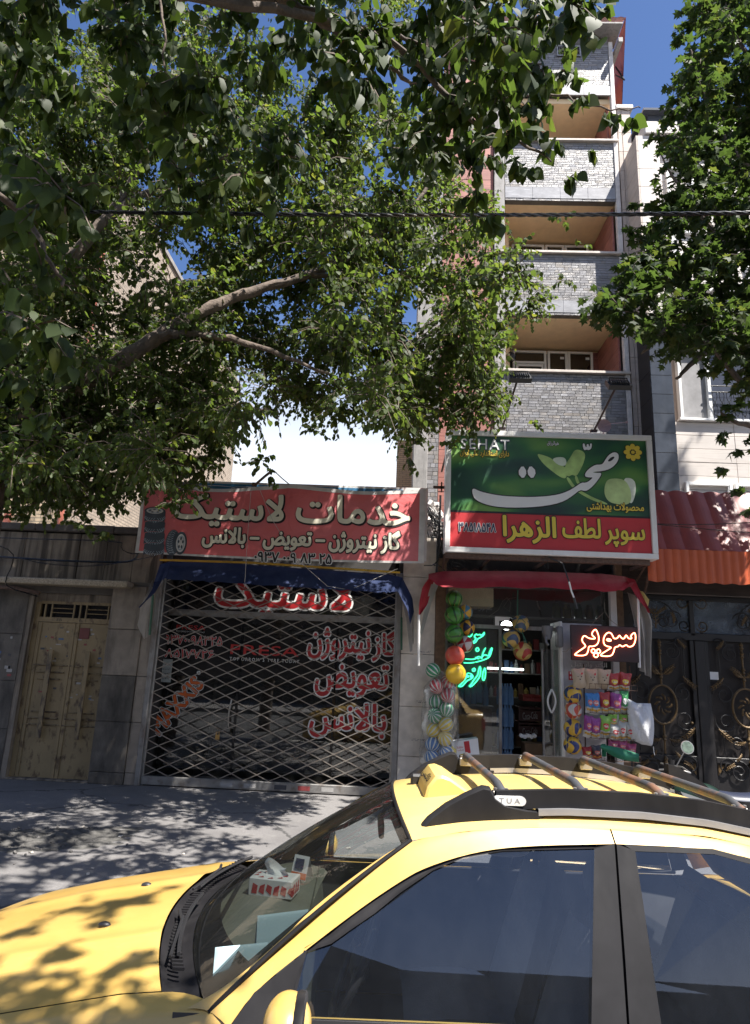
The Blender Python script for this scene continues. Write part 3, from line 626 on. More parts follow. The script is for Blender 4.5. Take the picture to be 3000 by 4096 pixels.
# ------------------------------------------------------------------ cloth banner
BY = 9.1; bx0, bx1 = -3.81, .401
def bsurf(u, v):
    """u 0..1 along, v 0..1 up"""
    zt = 4.545-.09*math.sin(math.pi*min(1, u/.52))**1.2*(u < .52)-.07*math.sin(math.pi*max(0, (u-.52)/.48))*(u >= .52)+(.02*u)
    zb = 3.452-.035*math.sin(math.pi*u)
    y = BY-.03*math.sin(u*9+v*2)*v-.022*math.sin(u*23-v*7)*(.3+v)*.5-.018*math.sin((u-.52)*40)*math.exp(-abs(u-.52)*6)*v-.03*math.sin(math.pi*u)
    return Vector((bx0+(bx1-bx0)*u, y, zb+(zt-zb)*v))
bn = thing('cloth_banner', 'red cloth banner with cream lettering and printed tyres over the shutter', 'banner', (-1.7, BY, 3.45))
k = NT('banner_cloth'); cc = k.mix(k.ramp(k.noise(k.map((.5, 1, 1)), 1.6, 3), [(.35, (0, 0, 0)), (.65, (1, 1, 1))]), (.70, .15, .155), (.68, .20, .22)); k.set(k.b.inputs['Base Color'], cc); k.b.inputs['Roughness'].default_value = .6; k.b.inputs['Specular IOR Level'].default_value = .3
k.bump(k.noise(k.map((1, 1, 1), (0, .6, 0)), 4, 3, .5, 1.5), .25, .06)
obj('cloth', MB().grid(bsurf, 90, 24), k.mat, bn, smooth=True)
M['clothwhite'] = mat('off_white_cloth', (.60, .58, .57), .8)
ed = MB(); bo = lambda u, v, d: bsurf(u, v)+Vector((0, -d, 0))
ed.grid(lambda u, v: bo(u, 1-.05*v, .003), 60, 1).grid(lambda u, v: bo(u, .028*v, .003), 60, 1).grid(lambda u, v: bo(.012*u, v, .004), 1, 16).grid(lambda u, v: bo(1-.02*u, v, .004), 1, 16)
obj('hem', ed, M['clothwhite'], bn, smooth=True)
def BC(x, y): p = at(500+x*.7567, 1850+y*.7567, BY); return p.x, p.z
def bfn(d):
    def fn(X, Z):
        u = (X-bx0)/(bx1-bx0); v = (Z-3.44)/(4.50-3.44); return Vector((X, bsurf(max(0, min(1, u)), max(0, min(1, v))).y-d, Z))
    return fn
def bword(s, x0, y0, x1, y1, m, bold, out, om, dx=0):
    a = BC(x0, y0); b = BC(x1, y1); r = (a[0], a[1], b[0], b[1]); o = MB(); letter(o, shape(s), (r[0]+dx, r[1]-dx, r[2]+dx, r[3]-dx), bfn(.008), out, ref=bold, split=.07); t = MB(); letter(t, shape(s), r, bfn(.012), bold, split=.07)
    obj('lettering_outline', o, om, bn); obj('lettering', t, m, bn)
bword('خدمات', 902, 322, 1512, 188, M['creamprint'], .028, .06, M['blackprint'], .012)
bword('لاستیک', 252, 332, 850, 172, M['creamprint'], .028, .06, M['blackprint'], .012)
bword('گاز نیتروژن – تعویض – بالانس', 405, 452, 1458, 362, M['creamprint'], .03, .075, M['blackprint'], .003)
bword('۰۹۳۷ ۰۰۹ ۸۳ ۲۵', 684, 526, 1096, 486, M['blackprint'], .03, .10, M['whiteprint'])
def disc(mb, c, rx, rz, d, n=20, a0=0, a1=2*math.pi, r0=0):
    fn = bfn(d); P = [(c[0]+rx*math.cos(a0+(a1-a0)*q/n), c[1]+rz*math.sin(a0+(a1-a0)*q/n)) for q in range(n+1)]
    if r0: 
        for q in range(n): mb.poly([fn(*P[q]), fn(*P[q+1]), fn(c[0]+(P[q+1][0]-c[0])*r0, c[1]+(P[q+1][1]-c[1])*r0), fn(c[0]+(P[q][0]-c[0])*r0, c[1]+(P[q][1]-c[1])*r0)])
    else:
        for q in range(n): mb.poly([fn(*P[q]), fn(*P[q+1]), fn(*c)])
tb, tw, tw2, ts = MB(), MB(), MB(), MB(); fnb = bfn(.006); fns = bfn(.0095)
for i in range(4):
    cx2, cz2 = BC(162-i*2, 275+i*58); hw = .152; hh = .062
    for a, b in ((-1, 1),):
        n = 16; top = [(cx2+hw*math.cos(math.pi*q/n), cz2+.03*math.sin(math.pi*q/n)+hh*.6) for q in range(n+1)]; bot = [(cx2+hw*math.cos(math.pi*q/n), cz2-hh-.03*math.sin(math.pi*q/n)*-1) for q in range(n+1)]
        for q in range(n): tb.poly([fnb(*top[q]), fnb(*top[q+1]), fnb(bot[q+1][0], bot[q+1][1]-.06), fnb(bot[q][0], bot[q][1]-.06)])
    for q in range(11):
        t = -1+2*q/10; x = cx2+hw*.92*math.sin(t*1.35); s = .012 if t > 0 else -.012
        for zz2 in (0, 1):
            z0_ = cz2-.02-.04*math.cos(t*1.3)-zz2*.035; ts.poly([fns(x, z0_), fns(x+.010, z0_), fns(x+.010+s*2*(1-2*zz2), z0_-.03), fns(x+s*2*(1-2*zz2), z0_-.03)])
c0 = BC(162, 258); disc(tb, c0, .155, .058, .0085); disc(tw, c0, .125, .043, .0105); disc(ts, c0, .1, .033, .0118, r0=.72)
for q in range(5): a = q*1.257+.4; disc(tb, (c0[0]+.07*math.cos(a), c0[1]+.022*math.sin(a)), .022, .009, .0125, 8)
c1 = BC(255, 425); disc(tb, c1, .105, .19, .0086, 24); c2 = BC(298, 428); disc(tb, c2, .09, .17, .0090, 24); disc(tw2, c2, .068, .132, .0108, 24); disc(ts, c2, .055, .11, .0120, 24, r0=.8)
for q in range(5): a = q*1.257+.3; disc(tb, (c2[0]+.033*math.cos(a), c2[1]+.066*math.sin(a)), .013, .026, .0130, 8)
for q in range(13):
    z = c1[1]-.16+q*.0265; x = c1[0]-.10*math.sqrt(max(0, 1-((z-c1[1])/.19)**2))
    ts.poly([fns(x+.012, z), fns(x+.012, z+.008), fns(x+.055, z+.022), fns(x+.055, z+.014)]); ts.poly([fns(x+.062, z+.022), fns(x+.062, z+.014), fns(x+.098, z), fns(x+.098, z+.008)])
obj('tyre_print', tb, mat('tyre_print_dark', (.055, .07, .09), .6), bn); obj('wheel_print', tw, mat('wheel_print', (.62, .60, .58), .5), bn); obj('wheel_print', tw2, bpy.data.materials['wheel_print'], bn); obj('tread_print', ts, mat('tread_print', (.34, .40, .46), .6), bn)
# pale older board showing above the banner
ob = MB().box(-3.0, .44, 9.2, 9.24, 3.5, 4.60); ob_ = thing('old_board', 'pale older signboard with a blue print showing above the red banner', 'board', (-1.3, 9.22, 3.5))
obj('panel', ob, M['white'], ob_)
a = at(660, 1962, 9.19); b = at(1610, 1972, 9.19); t = MB(); t.box(a.x, b.x, 9.194, 9.199, 4.47, 4.565); obj('blue_print', t, M['blueprint'], ob_)
t = MB()
for q in range(4): t.tube([(a.x+.2+.55*q+.3*math.cos(w_*.4), 9.192, 4.50+.03*math.sin(w_*.4)) for w_ in range(12)], .004, 4)
obj('swirl_print', t, M['whiteprint'], ob_)
lb = at(1025, 1938, 9.0); brk = MB().tube([at(1022, 1938, 9.1), at(1060, 1905, 8.95), at(1092, 1880, 8.9)], .02, 6).tube([at(1092, 1880, 8.9), at(1130, 1915, 9.05), at(1170, 1948, 9.12)], .008, 5).obox(at(1018, 1938, 9.1), .03, .03, .025)
mono('lamp_bracket', brk, M['rust'], 'broken rusty lamp bracket sticking up over the banner top', 'bracket')
stg = MB(); stg.tube([at(1005, 1945, 9.02), at(990, 2150, 9.0), at(978, 2350, 8.98)], .0035, 4).tube([at(1035, 1950, 9.02), at(1090, 2080, 8.98), at(1180, 2230, 8.98), at(1310, 2345, 8.98), at(1400, 2360, 8.98), at(1590, 2275, 9.1)], .0035, 4)
stg.lathe([(.001, .03), (.014, .02), (.018, -.03), (.001, -.035)], at(973, 2368, 8.98), 8)
mono('hanging_string', stg, mat('pale_string', (.45, .42, .38), .8), 'pale string hanging in front of the banner with a dark weight', 'string')
# ------------------------------------------------------------------ rolled awnings
def fabric(name, col, roughness=.75):
    k = NT(name); v = k.co(); c = k.mix(k.ramp(k.noise(v, 3, 5, .6), [(.4, (0, 0, 0)), (.75, (1, 1, 1))]), col, tuple(min(1, x*1.35+.02) for x in col)); tr = k.n('BsdfTranslucent', {0: c})
    k.set(k.b.inputs['Base Color'], c); k.b.inputs['Roughness'].default_value = roughness; k.b.inputs['Specular IOR Level'].default_value = .25
    k.bump(k.noise(v, 14, 4, .6, 1), .2, .03)
    o = k.n('MixShader', {0: .22, 1: k.b.outputs[0], 2: tr}); k.t.links.new(o.outputs[0], k.out.inputs[0]); return k.mat
M['fabblue'] = fabric('blue_awning_cloth', (.018, .030, .085)); M['fabred'] = fabric('red_awning_cloth', (.30, .018, .028), .55); M['fabgrey'] = fabric('greyed_cloth', (.36, .33, .30)); M['fabyellow'] = fabric('yellow_cloth', (.55, .42, .15))
def strip(fa, fb, n=40, m=6, sag=.0):
    def fn(u, v): p = fa(u).lerp(fb(u), v); return p
    return MB().grid(fn, n, m)
def poly(pts):
    pts = [Vector(p) for p in pts]
    def fn(u):
        t = u*(len(pts)-1); i = min(int(t), len(pts)-2); return pts[i].lerp(pts[i+1], t-i)
    return fn
aw = thing('blue_awning', 'faded blue cloth awning rolled up under the red banner', 'awning', (-1.7, 9.2, 3.0))
scal = lambda u: .025*abs(math.sin(u*math.pi*17))
ft = poly([at(640, 2258, 9.35), at(690, 2243, 9.3), at(900, 2252, 9.28), at(1300, 2280, 9.28), at(1560, 2298, 9.3), at(1610, 2310, 9.35)])
fbm = poly([at(615, 2330, 9.0), at(660, 2318, 8.95), at(900, 2332, 8.95), at(1300, 2358, 8.95), at(1540, 2372, 8.95), at(1592, 2368, 9.05)])
obj('cloth', strip(ft, lambda u: fbm(u)+Vector((0, .02*math.sin(u*60), scal(u)-.01))).add(strip(ft, lambda u: ft(u)+Vector((0, .12, -.05)), 20, 1)), M['fabblue'], aw, smooth=True)
fl = MB().grid(lambda u, v: poly([at(615, 2330, 9.0), at(592, 2390, 9.02), at(556, 2432, 9.05)])(v).lerp(poly([at(690, 2243, 9.3), at(618, 2370, 9.3), at(560, 2425, 9.1)])(v), u)+Vector((0, .03*math.sin(v*9+u*4), 0)), 5, 12)
obj('loose_flap', fl, M['fabblue'], aw, smooth=True)
g = MB().grid(lambda u, v: poly([at(560, 2425, 9.2), at(550, 2500, 9.25), at(575, 2555, 9.3)])(v).lerp(poly([at(612, 2320, 9.32), at(600, 2420, 9.35), at(590, 2550, 9.35)])(v), u)+Vector((0, .02*math.sin(v*7+u*5), 0)), 5, 12)
obj('faded_flap', g, M['fabgrey'], aw, smooth=True)
fl = MB().grid(lambda u, v: poly([at(1592, 2368, 9.05), at(1630, 2440, 9.05), at(1645, 2520, 9.1), at(1652, 2580, 9.15)])(v).lerp(poly([at(1610, 2310, 9.35), at(1650, 2390, 9.2), at(1658, 2470, 9.2), at(1655, 2570, 9.2)])(v), u)+Vector((0, -.04*math.sin(v*6+u*4), 0)), 5, 14)
fl.m = [1 if i % 14 > 7 else 0 for i in range(len(fl.f))]
obj('loose_flap', fl, [M['fabblue'], M['fabgrey']], aw, smooth=True)
g = MB().grid(lambda u, v: poly([at(1598, 2345, 9.3), at(1625, 2480, 9.3), at(1640, 2610, 9.3)])(v).lerp(poly([at(1618, 2345, 9.35), at(1650, 2480, 9.35), at(1650, 2600, 9.35)])(v), u)+Vector((0, .02*math.sin(v*8), 0)), 4, 12)
obj('faded_flap', g, M['fabgrey'], aw, smooth=True)
obj('roller', MB().tube([at(640, 2240, 9.2), at(1000, 2250, 9.2), at(1600, 2290, 9.2)], .016, 8), M['yellowpole'], aw)
M['armgreen'] = mat('green_arm', (.03, .11, .06), .5)
for a, b in (((612, 2380), (598, 2540)), ((1606, 2470), (1606, 2600))): obj('folding_arm', MB().tube([at(*a, 9.42), at(*b, 9.4)], .017, 6), M['armgreen'], aw)
rw = thing('red_awning', 'red cloth awning rolled up above the open grocery door', 'awning', (2.0, 9.1, 3.0))
def RC(x, y, Y): return at(1650+x*.6356, 2200+y*.6356, Y)
ft = poly([RC(100, 150, 9.25), RC(200, 133, 9.2), RC(650, 132, 9.2), RC(1200, 150, 9.2), RC(1340, 168, 9.22), RC(1400, 195, 9.3)])
fbm = poly([RC(100, 180, 8.95), RC(190, 238, 8.85), RC(650, 236, 8.85), RC(1000, 245, 8.85), RC(1280, 262, 8.87), RC(1370, 235, 8.95)])
obj('cloth', MB().grid(lambda u, v: ft(u).lerp(fbm(u), v)+Vector((0, -.06*math.sin(v*math.pi), .012*math.sin(u*40)*v)), 50, 8), M['fabred'], rw, smooth=True)
obj('loose_flap', MB().grid(lambda u, v: poly([RC(100, 180, 8.95), RC(62, 235, 8.95), RC(42, 330, 8.97), RC(40, 410, 9.0)])(v).lerp(poly([RC(150, 140, 9.25), RC(125, 230, 9.2), RC(95, 340, 9.15), RC(52, 405, 9.05)])(v), u)+Vector((0, .03*math.sin(u*6+v*5), 0)), 6, 14), M['fabred'], rw, smooth=True)
obj('faded_flap', MB().grid(lambda u, v: poly([RC(118, 215, 9.15), RC(80, 340, 9.15), RC(48, 520, 9.15)])(v).lerp(poly([RC(165, 215, 9.3), RC(120, 330, 9.3), RC(60, 540, 9.2)])(v), u), 4, 12), M['fabgrey'], rw, smooth=True)
obj('loose_flap', MB().grid(lambda u, v: poly([RC(1340, 168, 9.0), RC(1400, 270, 9.0), RC(1450, 350, 9.0), RC(1480, 385, 9.0)])(v).lerp(poly([RC(1400, 190, 9.25), RC(1440, 260, 9.2), RC(1480, 350, 9.15), RC(1490, 400, 9.05)])(v), u)+Vector((0, .03*math.sin(u*6+v*5), 0)), 6, 14), M['fabred'], rw, smooth=True)
obj('loose_flap', MB().poly([RC(1420, 255, 9.22), RC(1452, 262, 9.2), RC(1490, 315, 9.2), RC(1478, 385, 9.2), RC(1455, 330, 9.22)]), M['fabyellow'], rw)
obj('faded_flap', MB().grid(lambda u, v: poly([RC(1350, 255, 9.15), RC(1395, 420, 9.15), RC(1432, 600, 9.15), RC(1438, 760, 9.15)])(v).lerp(poly([RC(1452, 330, 9.3), RC(1500, 450, 9.3), RC(1500, 640, 9.3), RC(1502, 810, 9.3)])(v), u)+Vector((0, .06*math.sin(u*11+v*2), 0)), 10, 16), M['fabgrey'], rw, smooth=True)
for a, b in (((40, 405), (38, 728)), ((1420, 300), (1428, 740))): obj('support_pole', MB().tube([RC(*a, 9.05), RC(*b, 9.1)], .019, 8), M['white'], rw)
ck = MB().tube([RC(855, 45, 8.75), RC(945, 85, 8.7), RC(965, 140, 8.68), RC(985, 200, 8.66)], .010, 6); ck.cm = 1; ck.tube([RC(985, 200, 8.66), RC(1000, 260, 8.66), RC(1016, 300, 8.66)], .012, 6); ck.cm = 0; ck.tube([RC(1016, 300, 8.66), RC(1034, 370, 8.66)], .016, 6).tube([RC(855, 45, 8.75), RC(820, 60, 8.75), RC(835, 110, 8.75), RC(855, 120, 8.75), RC(850, 60, 8.75)], .004, 5)
mono('crank_rod', ck, [M['black'], M['white']], 'black and white awning crank rod dangling under the sign', 'rod')
# lattice gate rolled up above the grocery
lg = MB()
for i in range(17):
    x = .8+i*.155
    for s in (1, -1): lg.obox((x, F+.02, 3.42), .095, .004, .006, Matrix.Rotation(.55*s, 3, 'Y'))
mono('raised_lattice', lg, M['rust'], 'dark diamond lattice folded up above the grocery door', 'shutter')
# ------------------------------------------------------------------ neon signs
M['neonred'] = emis('neon_red', (1.0, .11, .045), 2.4); M['neoncore'] = emis('neon_core', (1, .55, .26), 3.0); M['neongreen'] = emis('neon_green', (.05, .85, .33), 1.15)
NY = 9.05
def NC(x, y): return at(2250+x*.2421, 2480+y*.2421, NY-.03)
def ring(P, n=2):
    for _ in range(n):
        Q = []
        for i in range(len(P)):
            a, b = P[i], P[(i+1) % len(P)]; Q += [a.lerp(b, .25), a.lerp(b, .75)]
        P = Q
    return P
def chain(P, n=2):
    for _ in range(n):
        Q = [P[0]]
        for a, b in zip(P, P[1:]): Q += [a.lerp(b, .25), a.lerp(b, .75)]
        P = Q+[P[-1]]
    return P
nb0 = NC(160, 660); nb1 = NC(1255, 115); ns = thing('neon_sign', 'dark board with a glowing red outlined neon word hanging by the snack rack', 'sign', (nb0.x, NY, nb0.z))
obj('board', MB().rbox(nb0.x, nb1.x, NY, NY+.05, nb0.z, nb1.z, .008), mat('board_brown', (.028, .014, .018), .5), ns)
L1 = [(540, 140), (468, 235), (545, 300), (520, 312), (430, 305), (355, 245), (308, 338), (388, 428), (360, 455), (203, 560), (205, 585), (380, 590), (425, 520), (430, 430), (500, 440), (570, 410), (597, 350), (600, 280), (575, 200)]
L2 = [(1185, 203), (1120, 262), (1145, 303), (1120, 312), (1080, 300), (1050, 240), (1025, 295), (1000, 316), (960, 285), (940, 245), (905, 303), (850, 312), (830, 265), (800, 215), (755, 203), (705, 240), (675, 310), (676, 380), (710, 430), (810, 450), (780, 475), (622, 572), (640, 597), (805, 600), (848, 520), (862, 445), (920, 440), (940, 405), (990, 448), (1050, 405), (1090, 447), (1160, 432), (1195, 370), (1207, 300), (1203, 240)]
for LL in (L1, L2, [(722, 322), (760, 308), (802, 328), (795, 348), (750, 348)], [(505, 470), (548, 512), (505, 555), (464, 512)], [(590, 470), (634, 518), (590, 560), (550, 518)], [(550, 535), (600, 578), (552, 628), (502, 580)]):
    P = ring([NC(*p) for p in LL], 1 if len(LL) < 6 else 2)
    t = MB().tube(P, .0095, 6, True); obj('neon_tube', t, M['neonred'], ns)
    t = MB().tube([p+Vector((0, -.0085, 0)) for p in P], .005, 5, True); obj('neon_core', t, M['neoncore'], ns)
cw = MB()
for a, b in (((460, 110), (545, 0)), ((930, 105), (790, 0)), ((545, 0), (700, -140)), ((790, 0), (700, -140)), ((700, -140), (690, -300))): cw.tube([NC(*a), NC(*b)], .003, 4)
cw.tube([NC(160, 460), NC(100, 480), NC(60, 525), NC(0, 520)], .004, 4); obj('hanging_cord', cw, mat('cord', (.25, .22, .18)), ns)
GN = 9.62
def GC(x, y): return at(1750+x*400/1652, 2330+y*400/1652, GN)
gs = thing('green_neon', 'glowing green neon shop name behind the left window glass', 'sign', GC(600, 1700))
for LL in ([(775, 820), (752, 860), (718, 872), (700, 855), (662, 868), (640, 848), (612, 878), (614, 908), (640, 917), (612, 965), (580, 990)], [(778, 832), (762, 875), (700, 915), (660, 932), (650, 960), (622, 995), (585, 1005)],
           [(575, 830), (570, 865), (540, 900), (500, 890)], [(900, 1075), (862, 1150), (850, 1200), (830, 1215), (785, 1190), (752, 1210), (722, 1250), (700, 1225), (668, 1222), (642, 1255), (690, 1258)],
           [(905, 1085), (890, 1150), (860, 1232), (800, 1265), (700, 1300), (630, 1315)], [(612, 1320), (520, 1332), (435, 1325)], [(640, 1230), (628, 1264), (560, 1272), (462, 1262)], [(798, 1080), (772, 1120), (745, 1190), (728, 1262)],
           [(660, 1072), (692, 1110), (655, 1147), (630, 1105), (658, 1075)], [(785, 1408), (745, 1500), (744, 1610), (770, 1620), (795, 1540), (792, 1420)], [(710, 1382), (682, 1430), (670, 1530), (600, 1610), (560, 1680), (518, 1718), (560, 1722), (640, 1640), (692, 1570), (712, 1500), (714, 1400)],
           [(605, 1412), (632, 1440), (600, 1477), (573, 1445), (603, 1415)], [(500, 1495), (470, 1540), (470, 1590), (440, 1620), (380, 1690), (343, 1716), (400, 1722), (440, 1680), (490, 1620), (562, 1590), (592, 1550), (560, 1508), (505, 1497)],
           [(482, 1550), (500, 1532), (518, 1552), (500, 1570), (484, 1552)], [(535, 1550), (552, 1532), (570, 1552), (552, 1568), (536, 1552)]):
    obj('neon_tube', MB().tube(chain([GC(*p) for p in LL]), .0095, 6), M['neongreen'], gs)
# ------------------------------------------------------------------ balls
def ballmat(name, kind, c1, c2, n=9, rough=.35):
    k = NT(name); p = k.sep(k.n('VectorMath', {0: k.co()}, operation='NORMALIZE')); x, y, z = p.outputs
    if kind == 'stripe':
        f = k.m('SINE', k.m('MULTIPLY', k.m('ARCTAN2', y, x), n)); f = k.ramp(f, [(.42, (0, 0, 0)), (.58, (1, 1, 1))]).outputs[0]
    elif kind == 'melon':
        a = k.m('ADD', k.m('MULTIPLY', k.m('ARCTAN2', y, x), n), k.m('MULTIPLY', k.noise(k.co(), 22, 4), 3.2)); f = k.ramp(k.m('SINE', a), [(.62, (0, 0, 0)), (.8, (1, 1, 1))]).outputs[0]
    elif kind == 'check':
        a = k.m('SIGN', k.m('SINE', k.m('MULTIPLY', k.m('ARCTAN2', y, x), 3))); w1 = k.m('ABSOLUTE', k.m('SINE', k.m('MULTIPLY', k.m('ARCTAN2', y, x), 1.5)))
        b = k.m('SIGN', k.m('SUBTRACT', k.m('ABSOLUTE', z), k.m('MULTIPLY', w1, .62))); f = k.m('MULTIPLY_ADD', k.m('MULTIPLY', a, b), .5, .5)
    elif kind == 'volley':
        ax, ay, az = k.m('ABSOLUTE', x), k.m('ABSOLUTE', y), k.m('ABSOLUTE', z)
        xm = k.m('MULTIPLY', k.m('GREATER_THAN', ax, ay), k.m('GREATER_THAN', ax, az)); ym = k.m('MULTIPLY', k.m('SUBTRACT', 1.0, xm), k.m('GREATER_THAN', ay, az)); zm_ = k.m('SUBTRACT', k.m('SUBTRACT', 1.0, xm), ym)
        t = k.m('ADD', k.m('ADD', k.m('MULTIPLY', xm, k.m('DIVIDE', k.m('MULTIPLY_ADD', k.m('MULTIPLY', z, z), 1.2, y), ax)), k.m('MULTIPLY', ym, k.m('DIVIDE', k.m('MULTIPLY_ADD', k.m('MULTIPLY', x, x), 1.2, z), ay))), k.m('MULTIPLY', zm_, k.m('DIVIDE', k.m('MULTIPLY_ADD', k.m('MULTIPLY', y, y), 1.2, x), az)))
        f = k.m('LESS_THAN', k.m('ABSOLUTE', k.m('SUBTRACT', t, .15)), .36)
    else: f = k.ramp(k.noise(k.co(), 9, 3), [(.35, (0, 0, 0)), (.8, (1, 1, 1))]).outputs[0]
    k.set(k.b.inputs['Base Color'], k.mix(f, c1, c2)); k.b.inputs['Roughness'].default_value = rough; k.bump(k.noise(k.co(), 120, 2), .05, .01); return k.mat
BM = {'melon': ballmat('melon_ball', 'melon', (.06, .22, .035), (.012, .05, .012), 7), 'by': ballmat('blue_yellow_ball', 'check', (.62, .34, .03), (.05, .19, .28)), 'ny': ballmat('navy_yellow_ball', 'check', (.62, .33, .03), (.018, .02, .06)),
      'rw': ballmat('red_white_ball', 'check', (.58, .55, .52), (.40, .03, .03)), 'red': ballmat('peach_ball', 'plain', (.62, .06, .045), (.72, .16, .09), rough=.3), 'yel': ballmat('yellow_ball', 'plain', (.82, .50, .03), (.86, .56, .06), rough=.3),
      'vy': ballmat('volleyball', 'volley', (.64, .38, .04), (.03, .04, .14)), 'vw': ballmat('dusty_volleyball', 'volley', (.50, .34, .10), (.055, .085, .15)), 'vr': ballmat('dusty_red_volleyball', 'volley', (.52, .36, .11), (.38, .04, .03)), 'vt': ballmat('tricolour_volleyball', 'volley', (.50, .08, .05), (.55, .53, .52))}
for n_, c_ in (('sg', (.05, .27, .13)), ('sr', (.52, .06, .075)), ('sy', (.74, .55, .07)), ('sb', (.03, .16, .42))): BM[n_] = ballmat('striped_ball_'+n_, 'stripe', c_, (.62, .66, .62), 10, .25)
def ball(px, py, d, Y, m, label, group, rot=None, ring_=False):
    c = at(px, py, Y); r = d*Y/FPX*1.03/2
    o = mono('ball', MB().sphere((0, 0, 0), r, 24, 14), BM[m], label, 'ball', (0, 0, 0), group, smooth=True); o.location = c; OFF[o.name] = c
    o.rotation_euler = rot or (random.uniform(-1, 1), random.uniform(-1, 1), random.uniform(0, 6)); return o
def bcp(x, y): return 1750+x*400/1652, 2330+y*400/1652
G1 = 'balls hanging in a yellow net at the window'
for x, y, d, m, lab, Yb, rt in ((275, 268, 270, 'melon', 'green watermelon ball at the top of the hanging string', 9.2, (.25, .1, .3)), (272, 545, 300, 'melon', 'green watermelon ball second from the top with a sunlit patch', 9.15, (-.5, .3, 1)), (272, 848, 292, 'melon', 'green watermelon ball just above the peach red ball', 9.12, (1.3, .2, 2)),
                           (455, 490, 235, 'by', 'blue and yellow ball between the watermelon balls', 9.34, (.2, 0, .4)), (490, 750, 240, 'ny', 'navy and yellow chequered ball beside the lowest watermelon ball', 9.32, (0, .1, .9)), (455, 1022, 262, 'rw', 'red and white chequered ball under the navy one', 9.28, (.1, .5, .3)),
                           (288, 1205, 305, 'red', 'plain peach red ball above the yellow ball', 9.1, None), (303, 1505, 318, 'yel', 'plain yellow ball at the bottom of the hanging string', 9.08, None)):
    ball(*bcp(x, y), d*400/1652, Yb, m, lab, G1, rt)
G2 = 'old volleyballs hanging in a green net in the doorway'
for x, y, d, m, lab, rt in ((1370, 680, 272, 'vw', 'dusty yellow and blue volleyball highest in the doorway net', (.4, .2, 0)), (1212, 925, 284, 'vw', 'dusty volleyball with a blue band, lower left in the doorway net', (0, .25, .2)), (1405, 1135, 292, 'vr', 'dusty yellow and red volleyball lowest in the doorway net', (.2, -.5, .3))):
    ball(*bcp(x, y), d*400/1652, 9.5, m, lab, G2, rt)
def spc(x, y): return 2230+x*420/1652, 2650+y*420/1652
G3 = 'volleyballs in a net beside the snack rack'
for x, y, d, m, lab, rt in ((240, 500, 262, 'vy', 'yellow and navy volleyball, topmost of the net by the snack rack', (.3, .4, .5)), (245, 752, 250, 'vt', 'red white and navy volleyball in the net by the snack rack', (.1, .2, 1.2)), (240, 1030, 258, 'vy', 'yellow and navy volleyball just below the red white one', (.9, .2, 2.0)), (236, 1300, 255, 'vy', 'yellow and navy volleyball at the bottom of the rack net', (.2, 1.3, .3))):
    ball(*spc(x, y), d*420/1652, 9.12, m, lab, G3, rt)
bag = thing('ball_bag', 'tall clear plastic bag holding striped balls against the pale wall', 'bag', at(1760, 3100, 9.2))
def bagf(u, v):
    c = at(1758-12*v*-1-8*(1-v), 3115-430*v, 9.22); t = 2*math.pi*u; r = .255*(1 if v < .84 else max(.12, 1-(v-.84)*5.2)); q = 1+.05*math.sin(5*t+v*19)
    return Vector((c.x+r*math.cos(t)*q, c.y+.16*math.sin(t)*q, c.z))
kk = NT('clear_bag'); tt = kk.n('BsdfTransparent', {0: (.93, .94, .95, 1)}); gg = kk.n('BsdfGlossy', {'Color': (1, 1, 1, 1), 'Roughness': .16}); dd_ = kk.n('BsdfDiffuse', {0: (.62, .62, .62, 1)})
kk.t.links.new(kk.n('MixShader', {0: kk.m('MULTIPLY_ADD', kk.n('LayerWeight', {0: .35}).outputs[1], .32, .07), 1: kk.n('MixShader', {0: .05, 1: tt, 2: dd_}), 2: gg}).outputs[0], kk.out.inputs[0]); kk.mat.use_nodes = True
obj('film', MB().grid(bagf, 20, 26, True), kk.mat, bag, smooth=True)
def pc(x, y): return 1680+x*650/1652, 2600+y*650/1652
words = {'sg': 'green', 'sr': 'red', 'sy': 'yellow', 'sb': 'blue'}
for m, pts in (('sg', [(132, 208, 'alone at the very top of the bag')]), ('sr', [(168, 370, 'left of the peach ball'), (285, 325, 'partly behind the plain yellow ball'), (283, 465, 'lowest of the red ones')]), ('sg', [(162, 528, 'under the red striped balls at the left'), (268, 608, 'at the right edge of the bag'), (150, 668, 'lowest of the green ones')]),
               ('sy', [(262, 755, 'upper right of the yellow ones'), (135, 815, 'left of the yellow ones'), (255, 900, 'lowest of the yellow ones')]), ('sb', [(128, 960, 'left above the other blue ones'), (255, 1030, 'at the right beside the white box'), (120, 1090, 'at the bottom left of the bag')])):
    for x, y, w_ in pts: ball(*pc(x, y), 140*650/1652, 9.16+.1*random.random(), m, f'{words[m]} and white striped ball in the bag, {w_}', 'striped balls in the clear bag')
netm = mat('yellow_net', (.5, .38, .12), .7); nt_ = MB()
def bp(x, y, Y): return at(*bcp(x, y), Y)
for dx in (-50, 0, 50): nt_.tube([bp(300, 90, 9.2), bp(275+dx*2, 268, 9.1), bp(285+dx, 410, 9.12), bp(272+dx*2.2, 545, 9.03), bp(290+dx*.5, 690, 9.1), bp(272+dx*2.2, 848, 9.0), bp(290, 1040, 9.1), bp(288+dx*2.3, 1205, 8.98), bp(310+dx, 1350, 9.05), bp(303+dx*2.4, 1505, 8.95), bp(310, 1665, 9.08), bp(318+dx*.3, 1850, 9.1), bp(325+dx*.5, 2090, 9.1)], .0025, 4)
mono('ball_net', nt_, netm, 'yellow string net holding the hanging balls, its tail hanging down', 'net')
